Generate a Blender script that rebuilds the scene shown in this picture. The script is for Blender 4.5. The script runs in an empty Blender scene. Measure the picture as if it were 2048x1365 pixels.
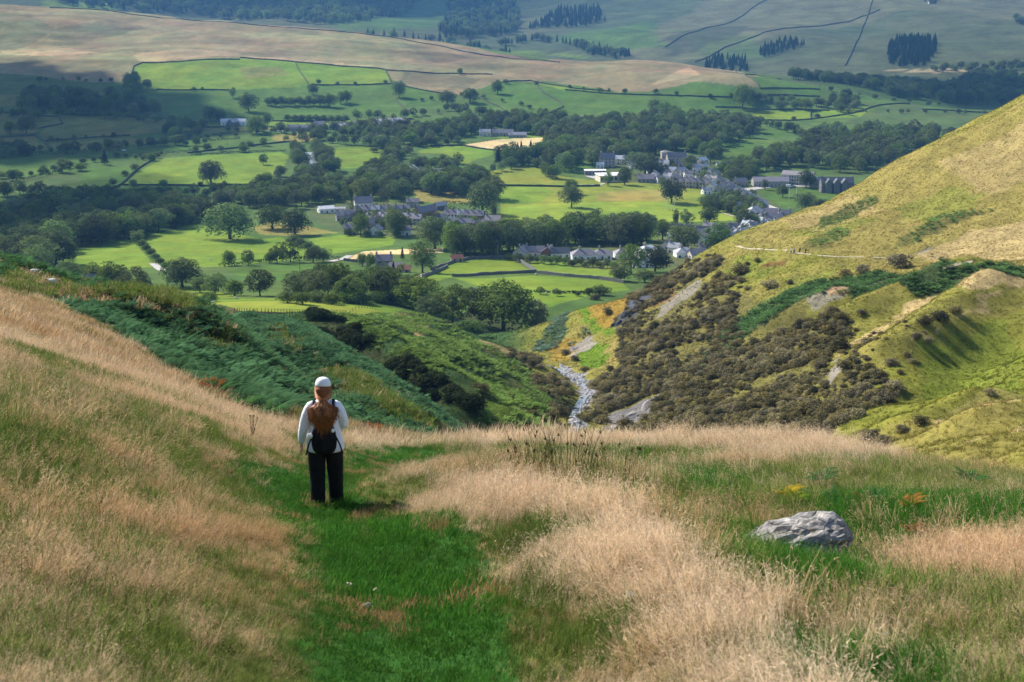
import bpy, bmesh, math, random, time
import numpy as np
from mathutils import Vector, Matrix
from mathutils.bvhtree import BVHTree
T0 = time.time()
R = math.radians
SC = bpy.context.scene
COL = SC.collection

# ------------------------------------------------------------------ camera
FPX = 2844.0                       # focal length in pixels of a 2048 px wide frame (50 mm on 36 mm)
PITCH = math.atan(0.275)
cam_d = bpy.data.cameras.new('camera')
cam = bpy.data.objects.new('camera', cam_d)
COL.objects.link(cam)
cam.location = (0, 0, 0)
cam.rotation_euler = (math.pi / 2 - PITCH, 0, 0)
cam_d.sensor_width = 36.0
cam_d.lens = 36.0 * FPX / 2048
cam_d.clip_start = 0.1
cam_d.clip_end = 40000
cam_d.dof.use_dof = True
cam_d.dof.focus_distance = 45.0
cam_d.dof.aperture_fstop = 5.6
SC.camera = cam

# ------------------------------------------------------------------ sky, sun, exposure
SUN_EL, SUN_AZ = R(38), R(-46)     # azimuth from +Y (view direction), negative = left
wd = bpy.data.worlds.new('World'); SC.world = wd; wd.use_nodes = True
nt = wd.node_tree
sky = nt.nodes.new('ShaderNodeTexSky')
sky.sky_type = 'NISHITA'; sky.sun_disc = False
sky.sun_elevation = SUN_EL; sky.sun_rotation = SUN_AZ
sky.air_density = 1.0; sky.dust_density = 0.6; sky.ozone_density = 1.0
bg = nt.nodes['Background']
nt.links.new(sky.outputs['Color'], bg.inputs['Color'])
bg.inputs['Strength'].default_value = 0.105
sl = bpy.data.lights.new('sun', 'SUN'); sl.energy = 4.8; sl.angle = R(0.6); sl.color = (1.0, 0.93, 0.82)
sun = bpy.data.objects.new('sun', sl); COL.objects.link(sun)
SDIR = Vector((math.sin(SUN_AZ) * math.cos(SUN_EL), math.cos(SUN_AZ) * math.cos(SUN_EL), math.sin(SUN_EL)))
sun.rotation_euler = SDIR.to_track_quat('Z', 'Y').to_euler()
SC.view_settings.view_transform = 'Standard'; SC.view_settings.look = 'None'
SC.view_settings.exposure = 0.76; SC.view_settings.gamma = 1.0
SC.cycles.use_denoising = True
SC.cycles.max_bounces = 6; SC.cycles.diffuse_bounces = 2; SC.cycles.transmission_bounces = 4
SC.cycles.transparent_max_bounces = 6; SC.cycles.volume_bounces = 0
SC.cycles.use_adaptive_sampling = True; SC.cycles.adaptive_threshold = 0.02

# ------------------------------------------------------------------ helpers
def ray(px, py):
    u = (px - 1024) / FPX; v = (682.5 - py) / FPX
    c, s = math.cos(PITCH), math.sin(PITCH)
    return np.array([u, c + v * s, -s + v * c])
def W(px, py, Y):                  # the point on a line of sight at forward distance Y
    d = ray(px, py)
    return d * (Y / d[1])
def hash2(ix, iy, seed):
    h = (ix * 374761393 + iy * 668265263 + seed * 982451653) & 0xffffffff
    h = ((h ^ (h >> 13)) * 1274126177) & 0xffffffff
    return ((h ^ (h >> 16)) & 0xffff) / 65535.0
def vnoise(x, y, seed=0):
    x = np.asarray(x, float); y = np.asarray(y, float)
    ix = np.floor(x).astype(np.int64); iy = np.floor(y).astype(np.int64)
    fx = x - ix; fy = y - iy
    fx = fx * fx * (3 - 2 * fx); fy = fy * fy * (3 - 2 * fy)
    a = hash2(ix, iy, seed); b = hash2(ix + 1, iy, seed)
    c = hash2(ix, iy + 1, seed); d = hash2(ix + 1, iy + 1, seed)
    return (a + (b - a) * fx) * (1 - fy) + (c + (d - c) * fx) * fy
def fbm(x, y, scale, oct=4, seed=0):
    t = 0; amp = 1; tot = 0
    for k in range(oct):
        t = t + amp * vnoise(x / scale * 2 ** k + 17.3 * k, y / scale * 2 ** k - 9.1 * k, seed + k)
        tot += amp; amp *= 0.5
    return t / tot                 # 0..1
class TPS:
    def __init__(s, pts, lam=0.0):
        p = np.array(pts, float)
        s.sc = 100.0
        s.xy = p[:, :2] / s.sc; n = len(p)
        K = s.k(s.xy) + lam * np.eye(n)
        P = np.c_[np.ones(n), s.xy]
        A = np.zeros((n + 3, n + 3)); A[:n, :n] = K; A[:n, n:] = P; A[n:, :n] = P.T
        s.w = np.linalg.solve(A, np.r_[p[:, 2], 0, 0, 0])
    def k(s, q):
        d2 = ((q[:, None, :] - s.xy[None]) ** 2).sum(-1)
        return 0.5 * d2 * np.log(d2 + 1e-12)
    def __call__(s, x, y):
        x = np.asarray(x, float); sh = x.shape
        q = np.c_[x.ravel(), np.asarray(y, float).ravel()] / s.sc
        out = np.empty(len(q)); n = len(s.xy)
        for i in range(0, len(q), 40000):
            b = q[i:i + 40000]
            out[i:i + 40000] = s.k(b) @ s.w[:n] + s.w[n] + b @ s.w[n + 1:]
        return out.reshape(sh)
def seg_dist(x, y, line):
    """distance to a polyline and the position along it 0..1"""
    best = np.full(np.shape(x), 1e9); tb = np.zeros(np.shape(x))
    L = np.array(line, float)[:, :2]; n = len(L) - 1
    for i in range(n):
        a, b = L[i], L[i + 1]; d = b - a; l2 = max(d @ d, 1e-9)
        t = np.clip(((x - a[0]) * d[0] + (y - a[1]) * d[1]) / l2, 0, 1)
        q = np.hypot(x - a[0] - t * d[0], y - a[1] - t * d[1])
        m = q < best
        best = np.where(m, q, best); tb = np.where(m, (i + t) / n, tb)
    return best, tb
def in_poly(x, y, poly):
    P = np.array(poly, float)[:, :2]; n = len(P)
    ins = np.zeros(np.shape(x), bool)
    j = n - 1
    for i in range(n):
        xi, yi = P[i]; xj, yj = P[j]
        c = ((yi > y) != (yj > y)) & (x < (xj - xi) * (y - yi) / (yj - yi + 1e-12) + xi)
        ins ^= c; j = i
    return ins
def sstep(a, b, x):
    t = np.clip((x - a) / (b - a), 0, 1); return t * t * (3 - 2 * t)

def link(o, parent=None):
    COL.objects.link(o)
    if parent is not None: o.parent = parent
    return o
def tag(o, label=None, cat=None, group=None, kind=None):
    if label: o['label'] = label
    if cat: o['category'] = cat
    if group: o['group'] = group
    if kind: o['kind'] = kind
    return o
def mesh_np(name, V, F, mats=(), smooth=False, fm=None, cols=None):
    """V (n,3); F (m,3) or (m,4) arrays or a list of both; cols per-vertex rgb"""
    me = bpy.data.meshes.new(name)
    Fs = F if isinstance(F, list) else [F]
    V = np.asarray(V, np.float32)
    me.vertices.add(len(V)); me.vertices.foreach_set('co', V.ravel())
    nl = sum(f.size for f in Fs); npoly = sum(len(f) for f in Fs)
    me.loops.add(nl); me.polygons.add(npoly)
    me.loops.foreach_set('vertex_index', np.concatenate([np.asarray(f, np.int32).ravel() for f in Fs]))
    tot = np.concatenate([np.full(len(f), np.asarray(f).shape[1], np.int32) for f in Fs])
    st = np.r_[0, np.cumsum(tot)[:-1]].astype(np.int32)
    me.polygons.foreach_set('loop_start', st)
    for m in mats: me.materials.append(m)
    if fm is not None: me.polygons.foreach_set('material_index', np.asarray(fm, np.int32))
    me.polygons.foreach_set('use_smooth', np.full(npoly, smooth, bool))
    if cols is not None:
        at = me.attributes.new('Col', 'FLOAT_COLOR', 'POINT')
        c = np.ones((len(V), 4), np.float32); c[:, :3] = cols
        at.data.foreach_set('color', c.ravel())
    me.update(calc_edges=True)
    return me
def obj(name, me, parent=None, loc=None, rot=None, sc=None):
    o = bpy.data.objects.new(name, me); link(o, parent)
    if loc is not None: o.location = loc
    if rot is not None: o.rotation_euler = rot
    if sc is not None: o.scale = (sc, sc, sc) if np.isscalar(sc) else sc
    return o
def empty(name, loc=(0, 0, 0), rz=0.0, sc=1.0):
    o = bpy.data.objects.new(name, None); o.empty_display_size = 0.5
    link(o); o.location = loc; o.rotation_euler = (0, 0, rz); o.scale = (sc, sc, sc)
    return o
class MB:
    """mesh builder: boxes, tubes, lofts"""
    def __init__(s): s.v = []; s.f = []; s.m = []
    def add(s, V, F, m=0):
        o = len(s.v); s.v += [tuple(p) for p in V]
        s.f += [tuple(i + o for i in f) for f in F]; s.m += [m] * len(F)
    def box(s, c, sz, m=0, rz=0.0):
        x, y, z = sz[0] / 2, sz[1] / 2, sz[2] / 2
        cr, sr = math.cos(rz), math.sin(rz)
        V = [(c[0] + a * cr - b * sr, c[1] + a * sr + b * cr, c[2] + d) for d in (-z, z) for a, b in ((-x, -y), (x, -y), (x, y), (-x, y))]
        s.add(V, [(3, 2, 1, 0), (4, 5, 6, 7), (0, 1, 5, 4), (1, 2, 6, 5), (2, 3, 7, 6), (3, 0, 4, 7)], m)
    def tube(s, P, rad, n=6, m=0, cap=True):
        P = [Vector(p) for p in P]; V = []; F = []
        for i, p in enumerate(P):
            d = (P[min(i + 1, len(P) - 1)] - P[max(i - 1, 0)]).normalized()
            a = d.orthogonal().normalized() if i == 0 else (a - d * a.dot(d)).normalized()
            b = d.cross(a); r = rad[i] if hasattr(rad, '__len__') else rad
            for k in range(n):
                t = 2 * math.pi * k / n
                V.append(p + (a * math.cos(t) + b * math.sin(t)) * r)
        for i in range(len(P) - 1):
            for k in range(n):
                F.append((i * n + k, i * n + (k + 1) % n, (i + 1) * n + (k + 1) % n, (i + 1) * n + k))
        if cap:
            F.append(tuple(range(n))[::-1]); F.append(tuple((len(P) - 1) * n + k for k in range(n)))
        s.add(V, F, m)
    def loft(s, rings, m=0, cap=True):
        """rings: list of (centre, rx, ry[, power]) horizontal ellipses"""
        n = 20; V = []; F = []
        for r in rings:
            c, rx, ry = r[:3]; q = r[3] if len(r) > 3 else 2.0
            for k in range(n):
                t = 2 * math.pi * k / n; ct, st = math.cos(t), math.sin(t)
                V.append((c[0] + rx * math.copysign(abs(ct) ** (2 / q), ct), c[1] + ry * math.copysign(abs(st) ** (2 / q), st), c[2]))
        for i in range(len(rings) - 1):
            for k in range(n):
                F.append((i * n + k, i * n + (k + 1) % n, (i + 1) * n + (k + 1) % n, (i + 1) * n + k))
        if cap:
            F.append(tuple(range(n))[::-1]); F.append(tuple((len(rings) - 1) * n + k for k in range(n)))
        s.add(V, F, m)
    def mesh(s, name, mats, smooth=False):
        me = bpy.data.meshes.new(name); me.from_pydata(s.v, [], s.f)
        for m in (mats if isinstance(mats, (list, tuple)) else [mats]): me.materials.append(m)
        me.polygons.foreach_set('material_index', s.m)
        me.polygons.foreach_set('use_smooth', [smooth] * len(s.f)); me.update()
        return me
    def build(s, name, mats, parent=None, smooth=False):
        return obj(name, s.mesh(name, mats, smooth), parent)

# ------------------------------------------------------------------ materials
def nmat(name):
    m = bpy.data.materials.new(name); m.use_nodes = True
    nt = m.node_tree; b = nt.nodes['Principled BSDF']
    b.inputs['Roughness'].default_value = 0.9
    b.inputs['Specular IOR Level'].default_value = 0.15
    return m, nt, b
def N(nt, t, **k):
    n = nt.nodes.new(t)
    for a, b in k.items(): setattr(n, a, b)
    return n
def mix_rgb(nt, typ, fac, a, b):
    n = N(nt, 'ShaderNodeMix', data_type='RGBA', blend_type=typ)
    for i, v in ((0, fac), (6, a), (7, b)):
        if hasattr(v, 'type') and hasattr(v, 'links'): nt.links.new(v, n.inputs[i])
        elif i == 0: n.inputs[0].default_value = v
        else: n.inputs[i].default_value = (*v, 1)
    return n.outputs[2]
def noise(nt, scale, detail=4, rough=0.6, coord='Object', stretch=None):
    tc = N(nt, 'ShaderNodeTexCoord'); src = tc.outputs[coord]
    if stretch:
        mp = N(nt, 'ShaderNodeMapping'); mp.inputs['Scale'].default_value = stretch
        nt.links.new(src, mp.inputs['Vector']); src = mp.outputs[0]
    n = N(nt, 'ShaderNodeTexNoise'); n.inputs['Scale'].default_value = scale
    n.inputs['Detail'].default_value = detail; n.inputs['Roughness'].default_value = rough
    nt.links.new(src, n.inputs['Vector'])
    return n
def ramp(nt, src, stops):
    r = N(nt, 'ShaderNodeValToRGB'); e = r.color_ramp.elements
    while len(e) < len(stops): e.new(0.5)
    for i, (p, c) in enumerate(stops):
        e[i].position = p; e[i].color = (*(c if hasattr(c, '__len__') else (c, c, c)), 1)
    nt.links.new(src, r.inputs[0]); return r.outputs[0]
def bump(nt, b, src, strength, dist):
    n = N(nt, 'ShaderNodeBump'); n.inputs['Strength'].default_value = strength; n.inputs['Distance'].default_value = dist
    nt.links.new(src, n.inputs['Height']); nt.links.new(n.outputs[0], b.inputs['Normal'])
def plain(name, col, rough=0.85, var=0.25, scale=0.6, spec=0.15):
    m, nt, b = nmat(name); b.inputs['Roughness'].default_value = rough; b.inputs['Specular IOR Level'].default_value = spec
    n = noise(nt, scale, 5)
    lo = tuple(c * (1 - var) for c in col); hi = tuple(min(1, c * (1 + var)) for c in col)
    nt.links.new(ramp(nt, n.outputs[0], [(0.3, lo), (0.7, hi)]), b.inputs['Base Color'])
    return m
def ground_mat(name, s1, s2, amp=0.35, bstr=0.4, bdist=0.3, stretch=None, s0=None):
    """base colour from the land-cover attribute, broken up by two noises, with fine relief"""
    m, nt, b = nmat(name)
    at = N(nt, 'ShaderNodeAttribute'); at.attribute_name = 'Col'
    n1 = noise(nt, s1, 5, 0.65, stretch=stretch); n2 = noise(nt, s2, 4, 0.7, stretch=stretch)
    g1 = ramp(nt, n1.outputs[0], [(0.25, 1 - amp), (0.75, 1 + amp)])
    g2 = ramp(nt, n2.outputs[0], [(0.25, 1 - amp), (0.75, 1 + amp)])
    c = mix_rgb(nt, 'MULTIPLY', 1.0, at.outputs['Color'], g1)
    c = mix_rgb(nt, 'MULTIPLY', 1.0, c, g2)
    if s0:
        n0 = noise(nt, s0, 6, 0.7, stretch=(1, .6, 1)); c = mix_rgb(nt, 'MULTIPLY', 1.0, c, ramp(nt, n0.outputs[0], [(0.28, (.70, .74, .72)), (0.72, (1.30, 1.24, 1.2))]))
    nt.links.new(c, b.inputs['Base Color'])
    b.inputs['Roughness'].default_value = 1.0; b.inputs['Specular IOR Level'].default_value = 0.03
    bump(nt, b, n2.outputs[0], bstr, bdist)
    return m
# ------------------------------------------------------------------ terrain: four overlapping height surfaces
def pts(L): return [W(*p) for p in L]
F_PTS = pts([
 (-100,1365,5.6),(300,1365,6.3),(700,1365,6.9),(1100,1365,6.8),(1500,1365,6.4),(1900,1365,6.9),(2150,1365,7),
 (-50,1200,7.6),(350,1200,8.7),(650,1200,9.3),(800,1200,9.6),(1000,1200,9.4),(1250,1200,8.9),(1750,1200,9.6),(2100,1200,9.4),
 (0,1000,11),(300,1000,13.5),(500,1000,15.5),(655,1005,17),(800,1030,15.6),(2048,1050,14.8),(1850,1050,14.6),
 (740,945,20.6),(900,957,17.6),(1100,975,15.6),(1300,1040,12.9),(1500,1150,9.5),(1700,1330,6.5),
 (1560,1105,13.2),(1420,1080,14.0),(1640,1180,10.6),(1200,950,24.5),(1050,925,28),(1400,960,21),(1600,1000,18.5),(1800,1000,18),
 (700,930,25),(800,910,30),
 (620,885,33),(700,880,37),(900,888,37),(1100,889,34.5),(1250,892,33),(1400,884,32.5),(1550,886,31.5),(1700,906,28),(1850,946,24.2),(2048,974,22.4),(2200,990,21.4),
 (1300,925,26),(1500,920,26),(1700,945,22.5),
 (0,850,14),(300,850,20),(500,900,21),(0,700,26),(0,620,48),(0,582,90),(200,760,26),
 (560,880,28),(480,840,31),(400,795,37),(300,735,46),(200,660,68),(110,600,105),
 (500,800,60),(430,760,58),(350,700,78),(280,650,98),(230,620,122),
 (0,556,210),(100,572,195),(200,600,178),(310,619,162),(380,645,150),
 (440,665,140),(489,657,200),(581,650,235),(625,658,232),(700,724,203),(764,764,184),(812,786,174),(870,828,160),(930,876,146),
 (500,700,140),(600,700,170),(600,760,125),(700,800,115),(650,840,85),(800,865,104),(900,872,124),
 # fall-off behind the crests
 (0,560,270),(200,620,240),(310,650,215),(581,670,270),(700,750,240),(812,810,205),(930,910,172),
 (900,930,55),(1100,920,50),(1250,925,48),(1400,915,48),(1550,920,45),(1700,945,42),(1850,985,38),(2048,1010,34),
 (1100,1000,75),(1400,1000,75),(1700,1030,65),(2048,1080,55),(900,960,85),
]) + [(0,0,-1.7),(-3,0,-1.0),(3,0,-1.75),(0,-5,-0.3),(30,300,-165),(-5,300,-150),(100,200,-125),(150,300,-165),(-130,400,-140),(-60,380,-140),(-40,0,8),(40,0,-6)]
G_PTS = pts([
 (1150,868,275),(1148,830,298),(1185,795,318),(1180,768,336),(1115,737,365),(1075,722,380),(1040,702,412),
 # right slope
 (1230,870,268),(1400,860,238),(1600,870,200),(1750,890,162),(1900,920,132),(2048,940,112),(2200,960,95),
 (1250,760,322),(1330,800,290),(1500,760,272),(1750,760,226),(2048,780,186),(2250,800,160),
 (1250,660,392),(1400,650,360),(1600,650,316),(1800,650,278),(2048,650,246),(2250,650,225),
 (1330,580,424),(1500,560,386),(1700,560,350),(1900,560,310),(2048,555,292),(2250,550,275),
 (1420,520,440),(1585,500,402),(1800,515,372),(2048,500,352),(2250,480,330),
 (1560,460,440),(1700,420,450),(1850,400,430),(2048,400,402),(1950,300,452),(2048,300,436),(2250,280,420),
 (2300,60,470),(2048,195,480),(1950,245,480),(1860,292,480),(1780,335,480),(1700,378,480),(1600,425,475),(1480,480,470),(1400,517,462),(1330,560,455),(1250,596,450),(1200,608,450),
 (1170,612,440),(1200,645,418),(1215,672,404),(1190,702,388),(1180,722,378),(1130,655,430),(1095,680,428),
 # left bank spur
 (620,648,264),(702,656,262),(743,680,250),(791,724,232),(839,758,218),(912,794,205),(960,832,196),
 (651,702,240),(730,752,222),(800,792,206),(880,842,190),
 (700,648,330),(760,643,360),(819,634,386),(860,652,370),(897,658,362),(942,684,352),(1010,695,350),(1060,723,346),
 (850,700,290),(900,740,270),(950,770,262),(1000,800,262),(1050,850,262),(1080,800,290),(1000,740,312),(1100,862,266),(1112,800,308),
 # hidden
 (830,665,440),(900,692,440),(960,692,432),(1000,674,452),(700,660,420),(600,660,400),
 (2048,400,650),(1700,520,600),(1480,600,570),(1330,650,530),(1200,690,520),(1080,690,520),
 (900,1000,140),(1100,1000,190),(1400,1000,170),(1700,1000,130),(2048,1030,95),
])
V_PTS = pts([
 (330,608,465),(480,605,470),(600,612,470),(700,618,455),(800,632,428),(100,600,480),(-150,600,490),
 (250,590,520),(400,583,540),(600,588,530),(750,600,515),(880,615,520),
 (950,655,486),(1000,682,466),(1050,672,490),(1000,720,425),(1080,730,410),(1150,720,420),(930,700,425),(1200,690,450),
 (200,560,600),(400,550,640),(600,550,640),(800,560,620),(1000,560,640),
 (1150,590,570),(1100,612,540),(1240,560,650),
 (150,510,760),(400,500,790),(600,510,760),(700,500,790),(900,520,740),(1100,520,740),(1300,520,745),
 (0,470,880),(300,460,900),(600,455,920),(800,460,905),(1000,440,960),(1250,450,940),(430,452,915),
 (0,400,1090),(400,400,1085),(800,400,1085),(1200,400,1085),(1500,410,1060),(2048,400,1090),
 (0,350,1230),(400,350,1230),(800,345,1250),(1200,345,1250),(1600,360,1210),(2048,350,1240),
 (0,290,1440),(500,290,1440),(1000,290,1440),(1500,290,1440),(1900,290,1440),
 (0,240,1600),(400,240,1620),(1000,240,1640),(1500,240,1640),(2000,240,1660),
 (0,200,1720),(300,200,1740),(700,200,1780),(1000,200,1780),(1500,200,1780),
 (0,145,1900),(280,126,2000),(600,122,2030),(780,160,1900),(960,180,1830),(1250,188,1800),(1500,178,1800),(1750,212,1770),
 (0,80,2250),(300,80,2250),(600,90,2200),(900,130,2050),(1200,150,1950),
 (0,14,2600),(250,25,2550),(500,48,2480),(700,63,2420),(860,84,2350),(1000,110,2250),(1100,123,2180),(1250,120,2150),(1380,128,2100),(1490,150,2000),(1640,172,1950),
 (1900,215,1850),(2048,205,1950),(1800,180,2150),
 (0,70,3100),(500,100,3000),(1000,150,2800),(1490,190,2400),(-300,20,2600),(-300,200,1700),(-300,350,1230),
])
V_PTS += [(250,600,-158),(400,700,-160),(-300,500,-150)]
D_PTS = pts([
 (1560,160,2450),(1800,172,2300),(2048,168,2350),(1100,112,3000),(700,62,3300),(300,22,3600),
 (1500,60,3300),(1800,60,3150),(2048,60,3150),(1000,50,3700),(700,20,4000),(1500,0,4000),(2048,0,3900),(1000,0,4300),(500,0,4500),(0,-20,4800),
 (0,100,3000),(500,130,2800),(1000,160,2600),(1250,175,2450),(1450,170,2450),(1900,225,1950),(2100,222,1950),(1600,215,1950),
]) + [(0,6500,90),(2800,6300,200),(-2800,6500,120),(-1500,4000,-60),(1800,2500,-180),(0,9000,-200),(3000,9000,-200),(-3000,9000,-200)]
tF, tG, tV, tD = TPS(F_PTS), TPS(G_PTS), TPS(V_PTS), TPS(D_PTS)
def ridge(x, y, line, amp, wid, fade=True):
    d, t = seg_dist(x, y, [W(*p) for p in line])
    e = np.exp(-(d / wid) ** 2)
    if fade: e = e * np.minimum(1, 4 * np.minimum(t, 1 - t) + 0.15)
    return amp * e
FOLDS = [([(560,655,225),(640,725,170),(740,805,125),(840,862,108)], 2.0, 6), ([(520,685,170),(600,750,135),(680,805,112),(760,850,100)], -2.2, 5), ([(400,690,115),(480,742,95),(560,795,80)], 1.6, 6), ([(330,690,100),(420,745,80),(500,800,66)], -1.2, 4), ([(230,625,130),(330,665,105),(400,720,88)], 1.2, 6)]
def hF(x, y):
    z = tF(x, y)
    n = fbm(x, y, 2.2, 4, 3) - 0.5
    far = sstep(20, 90, y)
    z = z + n * (0.22 + 1.1 * far) + (fbm(x, y, 14, 3, 5) - 0.5) * (0.3 + 2.2 * far)
    for l, a, w in FOLDS: z = z + ridge(x, y, l, a, w)
    # the trodden green path is a shallow trough
    d, _ = seg_dist(x, y, [W(900,1420,6), W(760,1250,8.6), W(700,1120,12), W(655,1005,17), W(700,935,24), W(820,900,31)])
    return z - 0.14 * np.exp(-(d / 0.9) ** 2)
RIBS = [
 ([(2048,548,294),(1900,572,305),(1780,615,300),(1700,660,292),(1560,725,282)], 5.4, 7),
 ([(2048,575,286),(1960,610,278),(1880,660,262),(1760,740,238),(1640,800,230)], 6.2, 8),
 ([(1720,600,330),(1600,650,322),(1480,690,318)], 3.6, 8),
 ([(2048,800,182),(1880,835,178),(1740,870,168)], 3.2, 6),
 ([(2048,850,160),(1900,895,148)], 2.8, 5),
 ([(2048,640,250),(1950,730,222),(1860,800,200)], -4.5, 9),
 ([(1480,600,375),(1380,660,365),(1300,720,345)], 2.4, 9),
 ([(1590,420,470),(1480,480,465),(1380,530,455),(1290,580,450)], 1.2, 7),
 ([(702,650,262),(743,676,254),(791,720,236),(839,754,221),(905,785,210),(960,815,204)], 3.4, 5),
 ([(700,640,300),(819,640,330),(900,690,315),(985,745,300),(1060,800,290)], 2.6, 9),
 ([(870,680,320),(960,720,312),(1040,760,305)], -2.2, 6),
 ([(640,690,246),(730,745,226),(800,790,208),(880,840,192)], -3.0, 6),
]
def hG(x, y):
    z = tG(x, y)
    for l, a, w in RIBS: z = z + ridge(x, y, l, a, w)
    d, t = seg_dist(x, y, [W(1150,868,275), W(1148,830,298), W(1185,795,318), W(1180,768,336), W(1115,737,365), W(1060,712,390), W(1020,690,430)])
    z = z - 1.6 * np.exp(-(d / 4.5) ** 4)
    return z + (fbm(x, y, 22, 4, 11) - 0.5) * 4.0 * sstep(3, 14, d) + (fbm(x, y, 5, 3, 12) - 0.5) * 1.0
def hV(x, y):
    k = sstep(1500, 2000, y)
    return tV(x, y) + (fbm(x, y, 70, 3, 21) - 0.5) * 3.0 + (fbm(x, y, 160, 4, 22) - 0.5) * 14.0 * k
def hD(x, y):
    return tD(x, y) + (fbm(x * 1.0, y * 0.5, 260, 4, 31) - 0.5) * 42.0 * sstep(2400, 3300, y)

def fan(h, y0, y1, rows, u0, u1, cols, off):
    Y = np.geomspace(y0 + off, y1 + off, rows) - off
    U = np.linspace(u0, u1, cols)
    yy, uu = np.meshgrid(Y, U, indexing='ij')
    xx = uu * (yy + off)
    zz = h(xx, yy)
    i = np.arange(rows * cols).reshape(rows, cols)
    Fq = np.stack([i[:-1, :-1], i[:-1, 1:], i[1:, 1:], i[1:, :-1]], -1).reshape(-1, 4)
    return np.stack([xx, yy, zz], -1).reshape(-1, 3), Fq
SURF = {}
SURF['foreground_hillside'] = fan(hF, 0.5, 262, 430, -0.62, 0.62, 430, 9)
SURF['ravine_hillside'] = fan(hG, 88, 545, 420, -0.42, 0.62, 460, 30)
SURF['valley_ground'] = fan(hV, 400, 2950, 620, -0.52, 0.52, 760, 0)
SURF['far_hillside'] = fan(hD, 1850, 8200, 150, -0.62, 0.62, 260, 0)
BV = {k: BVHTree.FromPolygons(v[0].tolist(), v[1].tolist()) for k, v in SURF.items()}
def hit(px, py, only=None):
    """where a line of sight first meets the ground"""
    d = Vector(ray(px, py)).normalized(); best = None
    for k, b in BV.items():
        if only and k not in only: continue
        r = b.ray_cast(Vector((0, 0, 0)), d)
        if r[0] is not None and (best is None or r[3] < best[3]): best = (r[0], r[1], k, r[3])
    return best
def ground(x, y, only=None):
    best = None
    for k, b in BV.items():
        if only and k not in only: continue
        r = b.ray_cast(Vector((x, y, 900)), Vector((0, 0, -1)))
        if r[0] is not None and (best is None or r[0].z > best.z): best = r[0]
    return best.z if best is not None else None
VAL = ('valley_ground', 'far_hillside')
def gp(px, py, only=VAL):
    """pixel -> point on the given ground"""
    r = hit(px, py, only)
    if r is None: r = hit(px, py)
    d = 0
    while r is None and d < 60:      # just off the sheet's edge: take the nearest row that meets it
        d += 3; r = hit(px, py - d, only) or hit(px, py + d, only) or hit(px, py - d) or hit(px, py + d)
    return r[0]
def gpoly(P, only=VAL): return [gp(x, y, only) for x, y in P]
print('terrain', time.time() - T0)
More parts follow.
